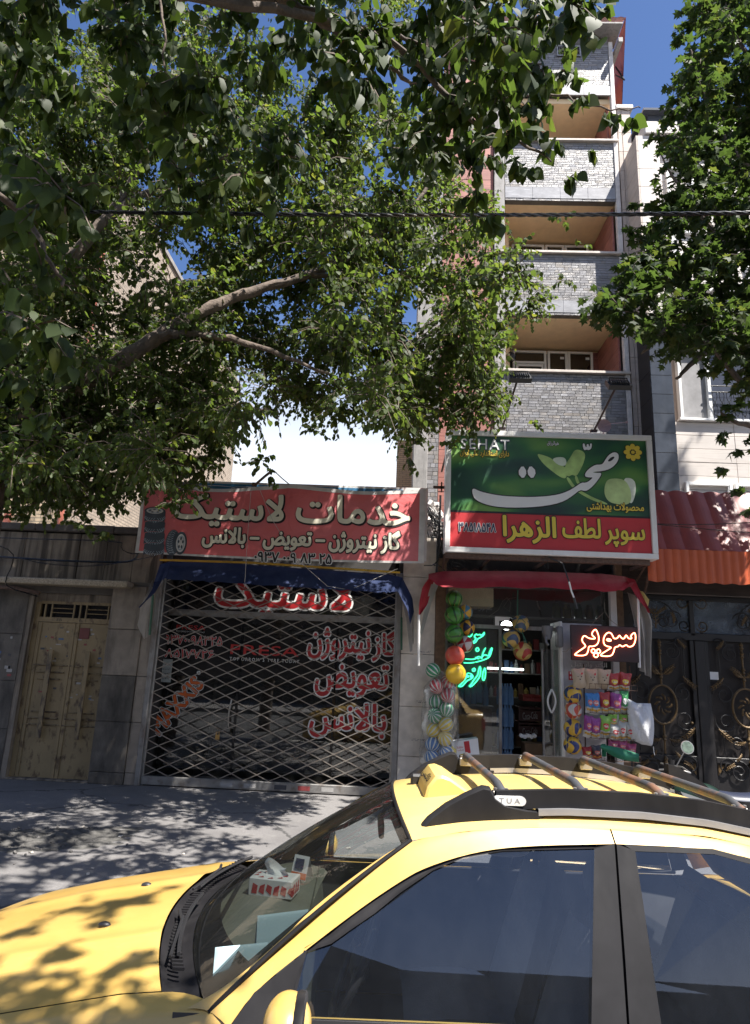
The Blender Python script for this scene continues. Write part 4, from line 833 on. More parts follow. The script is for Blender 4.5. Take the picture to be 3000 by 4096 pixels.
gn = MB().tube([bp(1325, 120, 9.5), bp(1320, 520, 9.5), bp(1310, 760, 9.45)], .010, 5).tube([bp(1370, 550, 9.4), bp(1300, 680, 9.36), bp(1340, 800, 9.42), bp(1420, 860, 9.45), bp(1480, 1010, 9.45)], .006, 4).tube([bp(1330, 540, 9.4), bp(1450, 660, 9.36), bp(1400, 800, 9.42), bp(1440, 1000, 9.4)], .005, 4)
mono('green_net', gn, mat('green_net', (.03, .13, .09), .7), 'green net and blue cord holding the volleyballs in the doorway', 'net')
yn = MB().tube([at(*spc(320, 260), 9.15), at(*spc(180, 400), 9.05), at(*spc(130, 700), 9.0), at(*spc(130, 1000), 9.0), at(*spc(150, 1450), 9.05)], .003, 4).tube([at(*spc(320, 260), 9.15), at(*spc(330, 500), 9.0), at(*spc(340, 900), 9.0), at(*spc(330, 1420), 9.05)], .003, 4).tube([at(*spc(320, 260), 9.1), at(*spc(240, 480), 8.98), at(*spc(240, 760), 8.99), at(*spc(235, 1040), 8.98), at(*spc(235, 1430), 9.05)], .0025, 4)
mono('volleyball_net', yn, netm, 'thin yellow net round the four volleyballs by the snack rack', 'net')
# ------------------------------------------------------------------ snack rack with bags
rx = thing('snack_rack', 'wire rack hung with rows of shiny snack bags outside the grocery', 'rack', at(2440, 3120, 9.15))
wr = MB()
A0, A1 = at(2335, 2700, 9.25), at(2520, 2700, 9.25)
for x in (A0.x, A1.x): wr.tube([(x, 9.3, ZS), (x, 9.25, A0.z+.15)], .009, 6)
for py in (2758, 2852, 2952, 3040):
    z = at(2430, py, 9.1).z
    wr.tube([(A0.x, 9.25, z), (A0.x, 9.0, z), (A1.x, 9.0, z), (A1.x, 9.25, z)], .004, 4).tube([(A0.x, 9.0, z+.07), (A1.x, 9.0, z+.07)], .0035, 4)
    for q in range(9): x = A0.x+(A1.x-A0.x)*q/8; wr.tube([(x, 9.25, z), (x, 9.0, z), (x, 9.0, z+.07)], .0025, 4)
obj('wire_frame', wr, M['rust'], rx)
def foil(name, col, rough=.28):
    k = NT(name); k.set(k.b.inputs['Base Color'], (*col, 1)); k.b.inputs['Roughness'].default_value = rough; k.b.inputs['Specular IOR Level'].default_value = .7
    k.bump(k.noise(k.co(), 26, 4, .6, 1.2), .55, .03); return k.mat
FO = {'cream': foil('cream_pack', (.46, .36, .26), .5), 'red': foil('red_pack', (.36, .02, .02)), 'blue': foil('blue_pack', (.04, .20, .50)), 'purple': foil('purple_pack', (.26, .03, .22)), 'green': foil('green_pack', (.03, .24, .07)), 'lime': foil('lime_pack', (.20, .42, .05)), 'silver': foil('silver_pack', (.46, .46, .44)), 'pink': foil('pink_pack', (.46, .08, .20)), 'black': foil('black_pack', (.04, .035, .05))}
M['chip'] = mat('chip_print', (.62, .36, .05), .5, var=.4, vs=30); M['packwhite'] = foil('white_pack_foot', (.55, .54, .53), .35)
def packet(c, w, h, col, tilt=0, lean=.15, base='packwhite', mark='whiteprint', mtxt='چیپس'):
    """pillow bag: bulged foil, crimped ends, printed blob and lettering"""
    c = Vector(c); Mr = Matrix.Rotation(tilt, 3, 'Y') @ Matrix.Rotation(lean, 3, 'X')
    def fn(sgn):
        def g(u, v):
            e = (math.sin(math.pi*u)**.5)*(math.sin(math.pi*min(1, max(0, (v-.05)/.9)))**.55 if .05 < v < .95 else 0)
            wv = w*(1-.10*math.sin(math.pi*v)); return c + Mr @ Vector(((u-.5)*wv, sgn*.055*e+.004*math.sin(u*17+v*9), (v-.5)*h+.006*math.sin(u*9)))
        return g
    m = MB(); m.grid(fn(-1), 8, 12)
    nf = len(m.f); m.m = [1 if (i % 12) < 4 else 0 for i in range(nf)]; m.grid(fn(1), 6, 8)
    return m, fn(-1), Mr
RB = [(340, 250, 200, 290, 'cream', 'cream lion-coloured snack bag, leftmost on the top row'), (540, 260, 200, 300, 'cream', 'cream snack bag second on the top row'), (725, 260, 200, 290, 'cream', 'cream snack bag third on the top row beside the red ones'), (880, 310, 180, 270, 'red', 'red snack bag hanging right of the cream bags'), (1050, 310, 180, 280, 'red', 'red snack bag at the right end of the top row'),
      (500, 640, 120, 290, 'blue', 'narrow blue snack bag at the left edge of the second row'), (590, 650, 165, 310, 'blue', 'blue snack bag in the second row'), (745, 640, 165, 320, 'red', 'red snack bag in the second row'), (915, 650, 180, 310, 'purple', 'purple snack bag in the second row'), (1045, 620, 130, 330, 'green', 'green snack bag at the right end of the second row'),
      (480, 1010, 130, 310, 'purple', 'narrow purple snack bag at the left edge of the third row'), (590, 1040, 165, 310, 'purple', 'purple snack bag second in the third row'), (745, 1010, 165, 320, 'lime', 'lime green snack bag in the third row'), (905, 1100, 175, 220, 'silver', 'silver snack bag with a red mark in the third row'), (1010, 1080, 130, 280, 'silver', 'narrow silver snack bag in the third row'), (1130, 1090, 130, 260, 'silver', 'silver snack bag poking out at the right of the third row'),
      (870, 900, 130, 150, 'lime', 'small lime snack bag lying above the silver ones'), (1030, 880, 130, 120, 'lime', 'small shiny lime snack bag near the white sack'),
      (470, 1420, 150, 170, 'red', 'red snack bag at the bottom left of the rack'), (610, 1410, 150, 200, 'black', 'dark blue snack bag on the bottom row'), (880, 1290, 160, 150, 'pink', 'pink snack bag behind the green cloth'), (1010, 1310, 150, 160, 'pink', 'pink snack bag second behind the green cloth'), (1150, 1380, 160, 190, 'pink', 'pink snack bag at the bottom right end of the rack')]
for x, y, w_, h_, col, lab in RB:
    sc = 420/1652*9.05/FPX; c = at(*spc(x, y), 9.04 if y < 1250 else 9.1); tl = random.uniform(-.13, .13)
    m, fn, Mr = packet((0, 0, 0), w_*sc*1.06, h_*sc, col, tl, .12+random.uniform(-.05, .1)); base = 'cream' if col == 'cream' else None
    root = thing('snack_bag', lab, 'snack bag', c, 'snack bags on the rack', local=True)
    obj('foil', m, [FO[col], FO['cream'] if col in ('cream',) else (FO['silver'] if col == 'silver' else (FO['red'] if col == 'black' else M['packwhite']))], root, smooth=True)
    pr = MB()
    for du, dv, rr in ((.5, .58, .3),):
        for q in range(14):
            a0, a1 = q*math.pi/7, (q+1)*math.pi/7; P = [fn(du+rr*math.cos(t)*.9*e, dv+rr*math.sin(t)*.45*e) for t, e in ((a0, 1), (a1, 1), (a1, .05), (a0, .05))]; pr.poly([p+Vector((0, -.004, 0)) for p in P])
    if col != 'cream': obj('print', pr, {'red': M['yellowprint'], 'silver': M['vinylred'], 'lime': M['vinylred'], 'green': M['whiteprint']}.get(col, mat('pack_label', (.6, .14, .12)) if 'pack_label' not in bpy.data.materials else bpy.data.materials['pack_label']), root)
    else:
        for q in range(4):
            ux = (.35, .62, .48, .7)[q]; vz = (.62, .62, .5, .75)[q]; pr2 = MB(); rr = (.04, .04, .06, .09)[q]
            pr2.poly([fn(ux+rr*math.cos(t), vz+rr*.6*math.sin(t))+Vector((0, -.004, 0)) for t in [a_*math.pi/4 for a_ in range(8)]]); obj('print', pr2, M['vinylred'] if q == 3 else M['blackprint'], root)
    if col not in ('cream',):
        t = MB(); letter(t, shape('چیپس') if False else shape('پفک'), (.3, .5, .72, .66), lambda u, v: fn(u, v)+Vector((0, -.007, 0)), .03); obj('lettering', t, M['whiteprint'], root)
        cp_ = MB()
        for q in range(7):
            u = .16+.11*q; cp_.poly([fn(u+.07*math.cos(t), .20+.055*math.sin(t)+.02*(q % 2))+Vector((0, -.004-.0004*q, 0)) for t in [a_*math.pi/4 for a_ in range(8)]])
        obj('chip_print', cp_, M['chip'], root)
k = NT('plastic_sack'); k.set(k.b.inputs['Base Color'], (.60, .61, .64, 1)); k.b.inputs['Roughness'].default_value = .5; k.bump(k.noise(k.map((1, 1, .45), (0, .3, 0)), 9, 5, .6, 1.5), .7, .05)
def sackf(u, v):
    top = [spc(1100, 560), spc(1250, 640), spc(1475, 645)]; bot = [spc(1165, 1210), spc(1330, 1290), spc(1505, 1320)]
    def ev(P, t): i = 0 if t < .5 else 1; s = t*2-i; return (P[i][0]+(P[i+1][0]-P[i][0])*s, P[i][1]+(P[i+1][1]-P[i][1])*s)
    return ev(top, u), ev(bot, u)
def sack(sgn):
    def g(u, v):
        a, b = sackf(u, v); x = b[0]+(a[0]-b[0])*v; y = b[1]+(a[1]-b[1])*v; x += (10 if u > .5 else -4)*math.sin(math.pi*v)*abs(u-.5)*2
        e = (math.sin(math.pi*u)**.6)*(math.sin(math.pi*v)**.5); p = at(x, y, 9.0); p.y = 9.02+sgn*.12*e+.012*math.sin(u*14+v*9)*e; return p
    return g
sk_ = MB().grid(sack(-1), 16, 20).grid(sack(1), 10, 12); sk_.tube([at(*spc(1100, 560), 9.02), at(*spc(1040, 520), 9.1)], .008, 5).tube([at(*spc(1505, 1320), 9.02), at(*spc(1515, 1400), 9.02), at(*spc(1530, 1460), 9.0)], .004, 4)
mono('plastic_sack', sk_, k.mat, 'full white plastic sack hanging in front of the ironwork gate', 'sack', smooth=True)
gcl = MB().grid(lambda u, v: at(*spc(680+600*u, 1290+150*u+ (60+130*math.sin(min(1, u*1.6)*1.57)-60*u)*v - 20*(1-v)*math.sin(u*3.1)), 8.92+.05*math.sin(u*8)*v-.05*math.sin(v*3)), 24, 8).add(MB().grid(lambda u, v: at(*spc(690+70*v+10*u, 1280+200*u), 8.95+.04*math.sin(v*4)), 10, 4))
mono('green_cloth', gcl, fabric('green_cloth', (.03, .19, .11), .5), 'green cloth draped over the bottom of the snack rack', 'cloth', smooth=True)
# ------------------------------------------------------------------ inside and beside the grocery
fz = thing('fridge_panel', 'pale grey upright fridge side with white lettering behind the snack rack', 'fridge', at(2300, 3080, 9.45))
f0, f1 = at(2258, 2900, 9.42), at(2462, 2500, 9.42); obj('body', MB().rbox(f0.x, 3.0, 9.42, 9.95, ZS+.02, f1.z, .01), mat('fridge_grey', (.44, .43, .455), .4), fz)
obj('edge_strip', MB().rbox(f0.x-.045, f0.x, 9.40, 9.95, ZS+.02, f1.z+.02, .008), M['white'], fz)
t = MB(); r = rect(2285, 2673, 2428, 2648, 9.41); letter(t, shape('الکتر واستیل'), r, wallfn(9.414), .02); obj('lettering', t, M['whiteprint'], fz)
r = rect(2275, 2720, 2304, 2686, 9.41); obj('red_print', MB().box(r[0], r[2], 9.411, 9.418, r[1], r[3]), M['vinylred'], fz)
t = MB()
for q in range(6): x = r[0]+.015+(q % 3)*.035; z = r[1]+.02+(q//3)*.06; t.poly([(x, 9.409, z), (x+.018, 9.409, z), (x+.018, 9.409, z+.03), (x, 9.409, z+.03)])
obj('print', t, M['whiteprint'], fz)
# glass door with lens-shaped handle
dr = thing('glass_door', 'open glass door leaf with a white lens shaped handle', 'door', at(2205, 3080, 9.5))
d0, d1 = at(2170, 2900, 9.5), at(2245, 2600, 9.5); obj('pane', MB().box(d0.x, d1.x, 9.5, 9.508, ZS+.05, d1.z), M['clearglass'], dr)
for x in (d0.x, d1.x-.03, (d0.x+d1.x)/2): obj('stile', MB().box(x, x+.022, 9.48, 9.53, ZS+.02, d1.z), M['steeldull'], dr)
hd = MB()
for s in (-1, 1): hd.tube([at(2207+s*16*math.sin(math.pi*q/10)**1.0, 2852-95*q/10, 9.44) for q in range(11)], .014, 6)
obj('handle', hd, M['white'], dr)
# shelves, goods
gr = random.Random(11); PALM = [mat('pack_%d' % i, c, .45, var=.1) for i, c in enumerate([(.30, .30, .29), (.04, .08, .17), (.18, .03, .03), (.26, .19, .05), (.04, .12, .07), (.12, .07, .04), (.30, .23, .17)])]
CN = ('off-white', 'navy', 'red', 'mustard', 'green', 'brown', 'tan')
def shelf(x0, x1, y, zs, label, goods):
    cnt = {}
    s = thing('shelf_unit', label, 'shelves', ((x0+x1)/2, y, ZS)); m = MB().box(x0, x0+.03, y-.15, y+.2, ZS, zs[-1]+.4).box(x1-.03, x1, y-.15, y+.2, ZS, zs[-1]+.4)
    obj('frame', m, M['steeldull'], s)
    for z in zs: obj('shelf', MB().box(x0+.03, x1-.03, y-.15, y+.2, z-.02, z), M['steeldull'], s)
    for z in zs:
        x = x0+.06
        while x < x1-.12:
            w_ = gr.uniform(.06, .1); h_ = gr.uniform(.14, .26)
            if gr.random() < .5: g = MB().lathe([(.001, 0), (w_/2, 0), (w_/2, h_*.7), (w_*.18, h_*.85), (w_*.18, h_), (.001, h_)], (0, 0, 0), 8)
            else: g = MB().rbox(-w_/2, w_/2, -.05, .05, 0, h_, .004)
            pi = gr.randrange(7); kd = 'bottle' if len(g.v) > 30 and len(g.f) == 40 else 'packet'; kk_ = (pi, kd, z); cnt[kk_] = cnt.get(kk_, 0)+1
            o = mono(kd, g, PALM[pi], '%s %s, %s of its colour on the %s board of the dim %s' % (CN[pi], kd, ('first', 'second', 'third', 'fourth', 'fifth', 'sixth', 'seventh')[cnt[kk_]-1], ('lowest', 'second', 'third', 'fourth', 'top')[zs.index(z)], goods), 'goods', (0, 0, 0), 'goods on the '+goods); o.location = (x+w_/2, y-.05, z+.001); x += w_+gr.uniform(.01, .03)
shelf(1.5, 3.0, 12.9, [.6, 1.05, 1.5, 1.95, 2.4], 'dim shelf unit of goods at the back of the grocery', 'back shelf')
shelf(.85, 1.5, 10.6, [1.35, 1.7, 2.05], 'shelf of goods just behind the left shop window', 'window shelf')
tl = thing('tube_lamp', 'lit tube lamp over the back shelves inside the grocery', 'lamp', (2.1, 12.6, 2.75)); obj('tube', MB().tube([(1.75, 12.6, 2.02), (2.5, 12.6, 2.02)], .02, 8), emis('tube_light', (.85, 1, .96), 2.2), tl)
bl2 = at(2027, 2502, 11.5); lm = MB().sphere(bl2, .10, 14, 10, (1, 1, .8)); bb = thing('ceiling_bulb', 'bright white bulb glowing inside the grocery doorway', 'lamp', bl2); obj('bulb', lm, emis('bulb_light', (.95, 1, 1), 9), bb, smooth=True); obj('flex', MB().tube([bl2, bl2+Vector((0, 0, .9))], .006, 4), M['black'], bb)
sh_sign = rect(1980, 2497, 2038, 2467, 9.6); mono('price_card', MB().box(sh_sign[0], sh_sign[2], 9.6, 9.603, sh_sign[1]+.05, sh_sign[3]).box(sh_sign[0], sh_sign[0]+.06, 9.6, 9.603, sh_sign[1]-.02, sh_sign[1]+.05), M['whiteprint'], 'blank white card stuck at the top of the shop doorway', 'card')
bxm = mat('brown_carton', (.19, .12, .07), .8, stain=(.12, .075, .045)); c0 = at(1815, 3090, 9.95); c1 = at(1968, 2835, 9.95)
mono('brown_carton', MB().rbox(c0.x, c1.x, 9.95, 10.3, ZS+.36, c1.z, .01), bxm, 'large brown cardboard sheet carton standing inside the left window', 'box')
sb = thing('seed_box', 'white printed cardboard box with sunflowers tilted outside the left window', 'box', at(1810, 3030, 9.30)); e0 = at(1812, 3035, 9.30); e1_ = at(1918, 3020, 9.30); e2_ = at(1806, 2968, 9.30); ux = (e1_-e0); uv = (e2_-e0)
sbf = lambda u, v, d=0: e0+ux*u+uv*v+Vector((0, -d, 0))
b = MB(); q = [b.vert(sbf(u, v, d)) for d in (0, -.2) for u, v in ((0, 0), (1, 0), (1, 1), (0, 1))]
for f_ in ((0, 1, 2, 3), (7, 6, 5, 4), (0, 4, 5, 1), (1, 5, 6, 2), (2, 6, 7, 3), (3, 7, 4, 0)): b.face([q[i] for i in f_])
obj('carton', b, M['white'], sb)
t = MB().poly([sbf(.48, .2, .003), sbf(.68, .2, .003), sbf(.66, .92, .003), sbf(.46, .92, .003)]); obj('red_print', t, M['redprint'], sb)
t = MB()
for q in range(9):
    u, v = (.06+.05*math.sin(q*5), .1+.095*q) if q < 7 else (.3+.08*(q-7), .14); t.poly([sbf(u+.055*math.cos(a_), v+.08*math.sin(a_), .003+.0003*q) for a_ in [i_*.785 for i_ in range(8)]])
obj('sunflower_print', t, M['yellowprint'], sb)
t = MB(); letter(t, 'Edible', (.2, .55, .42, .68), lambda u, v: sbf(u, v, .004)); letter(t, 'Sunflower', (.2, .4, .44, .5), lambda u, v: sbf(u, v, .004)); obj('lettering', t, M['vinylred'], sb)
wb_ = mat('water_bottle', (.12, .22, .36), .12, var=.2)
bp_ = [(.001, 0), (.043, 0), (.045, .1), (.04, .13), (.045, .16), (.044, .22), (.016, .28), (.016, .31), (.001, .31)]; first = None
for i in range(5):
    for j in range(5):
        p = at(1998+i*11.5, 3075-j*32, 10.1)
        if first is None: first = mono('water_bottle', MB().lathe(bp_, (0, 0, 0), 8), wb_, 'clear blue water bottle in the stacked packs at the doorway', 'bottle', (0, 0, 0), 'water bottles in the doorway', smooth=True); o = first
        else: o = dup(first, (0, 0, 0))
        o.location = (p.x, 10.1+.03*(i % 2), ZS+.02+.315*j); o['label'] = 'clear blue water bottle, %s tier up in the %s pile from the left' % (('lowest', 'second', 'third', 'fourth', 'top')[j], ('first', 'second', 'third', 'fourth', 'fifth')[i])
for i, (px, py) in enumerate(((1895, 2785), (1870, 2790), (1918, 2780), (1942, 2795), (1845, 2782))):
    o = dup(first, at(px, py+30, 9.85), label='blue bottle, %s from the left on the shelf under the green neon' % ('third', 'second', 'fourth', 'fifth', 'first')[i], group='bottles under the green neon')
mono('window_shelf', MB().box(.82, 1.5, 9.78, 9.98, at(1890, 2818, 9.85).z-.02, at(1890, 2818, 9.85).z-.005), M['steeldull'], 'thin shelf inside the left window under the green neon', 'shelf')
rc = mat('red_crate', (.28, .03, .025), .4); cz = MB()
for nm, (a, b_, c_, d_), m, lab in (('crate', (2092, 2805, 2165, 2780), rc, 'red plastic drinks crate high in the dark doorway'), ('crate', (2075, 2885, 2165, 2830), mat('dark_red_crate', (.06, .018, .016), .4), 'dark red drinks crate with white script in the doorway'), ('crate', (2075, 2945, 2165, 2892), bpy.data.materials['dark_red_crate'], 'dark red drinks crate with white script at the bottom of the stack')):
    r = rect(a, b_, c_, d_, 10.6); cr = thing('crate', lab, 'crate', (r[0], 10.6, r[1]), 'drinks crates in the doorway'); g = MB()
    g.box(r[0], r[2], 10.6, 10.62, r[1], r[3]-.05).box(r[0], r[2], 10.6, 10.62, r[3]-.025, r[3]).box(r[0], r[0]+.02, 10.62, 10.95, r[1], r[3]).box(r[2]-.02, r[2], 10.62, 10.95, r[1], r[3]).box(r[0]+.02, r[2]-.02, 10.62, 10.95, r[1], r[1]+.015).box(r[0], r[2], 10.95, 10.97, r[1], r[3])
    for x in (r[0], r[0]+(r[2]-r[0])*.5-.01, r[2]-.02): g.box(x, x+.02, 10.601, 10.62, r[3]-.05, r[3]-.025)
    obj('shell', g, m, cr)
    t = MB(); letter(t, 'Coca-Cola', (r[0]+.06, r[1]+.03, r[2]-.06, r[3]-.07), lambda u, v: (u, 10.597, v+.01*math.sin(u*20)), .0); obj('lettering', t, mat('dim_white_print', (.35, .34, .33)) if 'dim_white_print' not in bpy.data.materials else bpy.data.materials['dim_white_print'], cr)
r = rect(2100, 3060, 2200, 2975, 10.0); cb = thing('low_carton', 'low brown carton with an orange band on the doorway floor', 'box', (r[0], 10, ZS)); obj('carton', MB().rbox(r[0], r[2]+.1, 10.0, 10.3, ZS+.02, r[3], .006), bxm, cb); obj('band', MB().box(r[0]+.003, r[2]+.097, 9.9985, 10.0, r[1]+.05, r[1]+.09), M['orangeprint'], cb)
ro = MB()
for i in range(5): ro.lathe([(.001, -.05), (.028, -.045), (.03, .0), (.028, .05), (.001, .05)], at(2085+i*13, 2948+4*(i % 2), 9.9)+Vector((0, 0, .02)), 8, 'Y')
mono('cup_stack', ro, M['white'], 'row of white paper cups lying on the carton in the doorway', 'cups')
jr = rect(2225, 2470, 2380, 2425, 9.95)
for i in range(5):
    jm = MB().lathe([(.001, 0), (.06, 0), (.065, .03), (.065, .16), (.045, .19), (.048, .22), (.001, .225)], (0, 0, 0), 10); j = mono('jar', jm, mat('jar_%d' % i, [(.16, .19, .09), (.2, .17, .06), (.1, .14, .07), (.22, .16, .09), (.12, .17, .1)][i], .2), 'small glass jar, %s from the left on the ledge above the doorway' % ('first', 'second', 'third', 'fourth', 'fifth')[i], 'jar', (0, 0, 0), 'jars above the doorway', smooth=True); j.location = (jr[0]+i*.165, 9.95, jr[1]-.02)
mono('transom_shelf', MB().box(.85, 3.1, 9.85, 10.1, jr[1]-.045, jr[1]-.022), M['steeldull'], 'narrow shelf behind the glass above the grocery doorway', 'shelf')
sc_ = MB().tube([bp(850, 560, 9.7), bp(1010, 450, 9.7), bp(1080, 300, 9.7), bp(1150, 250, 9.7), bp(1210, 330, 9.7), bp(1190, 480, 9.7), bp(1090, 400, 9.7), bp(1180, 270, 9.7), bp(1290, 250, 9.7)], .004, 4)
mono('loose_wire', sc_, mat('pale_wire', (.4, .36, .3)), 'pale wire looped behind the glass above the doorway', 'wire')
t = MB(); a = bp(555, 430, 9.66); b = bp(905, 360, 9.66); letter(t, shape('سلام خوش آمدید'), (a.x, a.z-.05, b.x, b.z), wallfn(9.674)); obj('window_lettering', t, mat('faint_print', (.22, .22, .24)), sm)
pb = at(1940, 2600, 9.85); mono('hanging_paper', MB().box(at(1850, 2750, 9.8).x, at(1945, 2750, 9.8).x, 9.8, 9.805, at(1900, 2728, 9.8).z, at(1900, 2535, 9.8).z), mat('grey_paper', (.28, .29, .29), .8), 'pale grey sheet behind the green neon letters', 'sheet')
mono('brown_bag', MB().rbox(at(1948, 2700, 9.75).x, at(1994, 2700, 9.75).x, 9.75, 9.85, at(1970, 2638, 9.75).z, at(1970, 2510, 9.75).z, .03), mat('brown_bag', (.12, .08, .07), .7), 'dull brown bag hanging at the right edge of the left window', 'bag')
mp = at(2205, 2560, 9.35); mtr = MB().lathe([(.001, 0), (.05, .01), (.075, .1), (.08, .2), (.001, .2)], at(2190, 2560, 9.4), 12).tube([at(2185, 2545, 9.35), at(2185, 2570, 9.3), at(2195, 2580, 9.3)], .018, 8).rbox(at(2228, 2590, 9.3).x, at(2252, 2590, 9.3).x, 9.25, 9.42, at(2240, 2590, 9.3).z, at(2240, 2505, 9.3).z, .02)
mono('meter_cluster', mtr, M['grey'], 'grey pipe, valve and meter box at the top right of the doorway', 'meter', smooth=True)
# ------------------------------------------------------------------ tall apartment block
AY = 12.6; ap = thing('apartment_block', 'tall narrow apartment block with grey brick balconies and red cladding', 'building', (2.7, 13, 0))
M['clad'] = mat('red_cladding', (.36, .145, .115), .6, var=.25, vs=3, stain=(.25, .09, .075), ss=(.6, .6, 9), sk=4, samt=(.45, .7), rnd=.18)
M['stucco'] = mat('cream_stucco', (.84, .64, .42), .85, var=.06)
M['greystone'] = mat('grey_stone', (.30, .285, .275), .75, stain=(.20, .19, .185), ss=(4, 4, .5), sk=4, bump=.2)
M['marble'] = mat('grey_marble', (.30, .30, .32), .4, var=.15, stain=(.42, .42, .44), ss=(1.2, 1, 5), sk=3, rnd=.1)
M['copingpale'] = mat('pale_coping', (.52, .46, .41), .6)
M['whitestone'] = mat('white_stone_strip', (.62, .58, .56), .8, bump=.3, bs=80)
k = NT('facing_brick'); rr = k.n('Attribute', attribute_name='tone'); c = k.ramp(rr.outputs['Fac'], [(0, (.165, .155, .155)), (.3, (.205, .20, .205)), (.62, (.235, .23, .245)), (.85, (.245, .22, .20)), (1, (.29, .29, .31))]); k.set(k.b.inputs['Base Color'], c); k.b.inputs['Roughness'].default_value = .42; k.b.inputs['Specular IOR Level'].default_value = .5; k.bump(k.noise(k.co(), 60, 4, .7), .3, .02); M['facing'] = k.mat
def bricks(name, x0, x1, z0, z1, y, root, bw=.15, bh=.062, dep=.007, seed=1):
    g = random.Random(seed); m = MB(); tones = []; z = z0; row = 0
    while z < z1-.01:
        h = min(bh, z1-z); x = x0-(bw/2*g.random())
        while x < x1:
            w_ = bw*g.choice((.6, 1, 1, 1.3)); a, b = max(x, x0), min(x+w_, x1)
            if b-a > .02:
                d = [g.uniform(.2, 1)*dep for _ in range(4)]; t = g.random()
                P = [(a+.004, z+.004), (b-.004, z+.004), (b-.004, z+h-.004), (a+.004, z+h-.004)]; n = len(m.v)
                for (px, pz), dd in zip(P, d): m.v.append((px, y-dd, pz))
                for px, pz in P: m.v.append((px, y+.01, pz))
                for f in ((0, 1, 2, 3), (0, 4, 5, 1), (1, 5, 6, 2), (2, 6, 7, 3), (3, 7, 4, 0)): m.face([n+i for i in f]); tones.append(t)
            x += w_
        z += h; row += 1
    o = obj(name, m, M['facing'], root); at_ = o.data.attributes.new('tone', 'FLOAT', 'FACE'); at_.data.foreach_set('value', tones[:len(o.data.polygons)]); tag(o, kind='stuff'); return o
xL, xR = 2.2, 4.70
cop = [8.16, 11.03, 14.0]; bot = [5.6, 9.54, 12.42]
for z, b, sd in zip(cop, bot, (1, 2, 3)):
    obj('balcony_wall', MB().box(xL+.01, xR-.01, AY+.012, AY+.16, b+.01, z), M['mortar'], ap)
    zb = b if b < 6 else b+.36
    bricks('balcony_brick', xL, xR, zb, z, AY, ap, seed=sd)
    if b > 6:
        bricks('balcony_brick', xL, xR, b, b+.055, AY, ap, seed=sd+9)
        for i in range(4): obj('marble_tile', MB().rbox(xL+i*.625+.002, xL+(i+1)*.625-.002, AY-.012, AY+.01, b+.06, b+.355, .002), M['marble'], ap)
    obj('balcony_coping', MB().rbox(xL-.16, xR+.10, AY-.08, AY+.2, z, z+.06, .008), M['copingpale'], ap)
    obj('balcony_floor', MB().box(1.96, xR+.1, AY+.16, 14.3, b+.02, b+.16), M['stucco'], ap)
bricks('balcony_brick', xL, xR, 15.40, 17.02, AY, ap, seed=4); obj('balcony_wall', MB().box(xL+.01, xR-.01, AY+.012, AY+.3, 15.4, 17.04), M['mortar'], ap)
for i in range(4): obj('marble_tile', MB().rbox(xL+i*.625+.002, xL+(i+1)*.625-.002, AY-.022, AY+.01, 15.34, 15.60, .002), M['marble'], ap)
obj('balcony_floor', MB().box(1.96, xR+.1, AY+.1, 14.3, 15.2, 15.34), M['stucco'], ap)
r = rect(2232, 220, 2318, 187, AY-.03); gv = obj('vent_grille', MB().box(r[0], r[2], AY-.035, AY, r[1], r[3]), M['dark'], ap)
t = MB()
for i in range(14): t.tube([(r[0]+.02+(r[2]-r[0]-.04)*i/13, AY-.045, r[1]+.03+.07*(i % 2)), (r[0]+.04+(r[2]-r[0]-.08)*((i*5) % 14)/13, AY-.045, r[3]-.03-.05*(i % 3))], .007, 4)
obj('scroll_bars', t, M['steeldull'], gv); obj('grille_frame', MB().box(r[0]-.03, r[2]+.03, AY-.04, AY-.036, r[1]-.03, r[1]).box(r[0]-.03, r[2]+.03, AY-.04, AY-.036, r[3], r[3]+.03).box(r[0]-.03, r[0], AY-.04, AY-.036, r[1], r[3]).box(r[2], r[2]+.03, AY-.04, AY-.036, r[1], r[3]), M['marble'], gv)
# side strips, cladding, back walls
obj('corner_pier', MB().rbox(.27, .56, 12.25, 12.9, 3.2, 15.2, .01), M['greystone'], ap)
bricks('strip_brick', .565, .80, 3.4, 15.2, AY+.05, ap, .16, .09, seed=6); obj('strip_wall', MB().box(.565, .8, AY+.06, 13.2, 3.2, 15.2), M['mortar'], ap)
z = 4.0
while z < 17:
    for a, b in ((.805, 1.36), (1.365, 1.94)): obj('cladding_plank', MB().rbox(a, b, AY+.05+random.uniform(0, .008), AY+.12, z+.003, z+.297, .003), M['clad'], ap)
    z += .3
obj('main_wall', MB().box(.8, 1.95, AY+.13, 14.4, 3.2, 17).box(1.95, 4.8, 14.25, 14.5, 3.9, 17).box(.6, 4.9, 14.5, 24, 0, 16.8), M['stucco'], ap)
obj('balcony_pier', MB().rbox(1.955, 2.19, AY-.01, AY+.2, 3.9, 17, .006), M['greystone'], ap)
obj('white_strip', MB().rbox(4.705, 4.80, AY-.03, AY+.1, 3.9, 16.9, .006), M['whitestone'], ap)
kc = NT('blue_white_curtain'); kc.set(kc.b.inputs['Base Color'], kc.mix(kc.ramp(kc.n('TexWave', {'Vector': kc.co(), 'Scale': 1.6, 'Distortion': 3.0, 'Detail': 3.0}), [(.45, (0, 0, 0)), (.6, (1, 1, 1))]), (.74, .76, .80), (.16, .36, .66))); curt = kc.mat
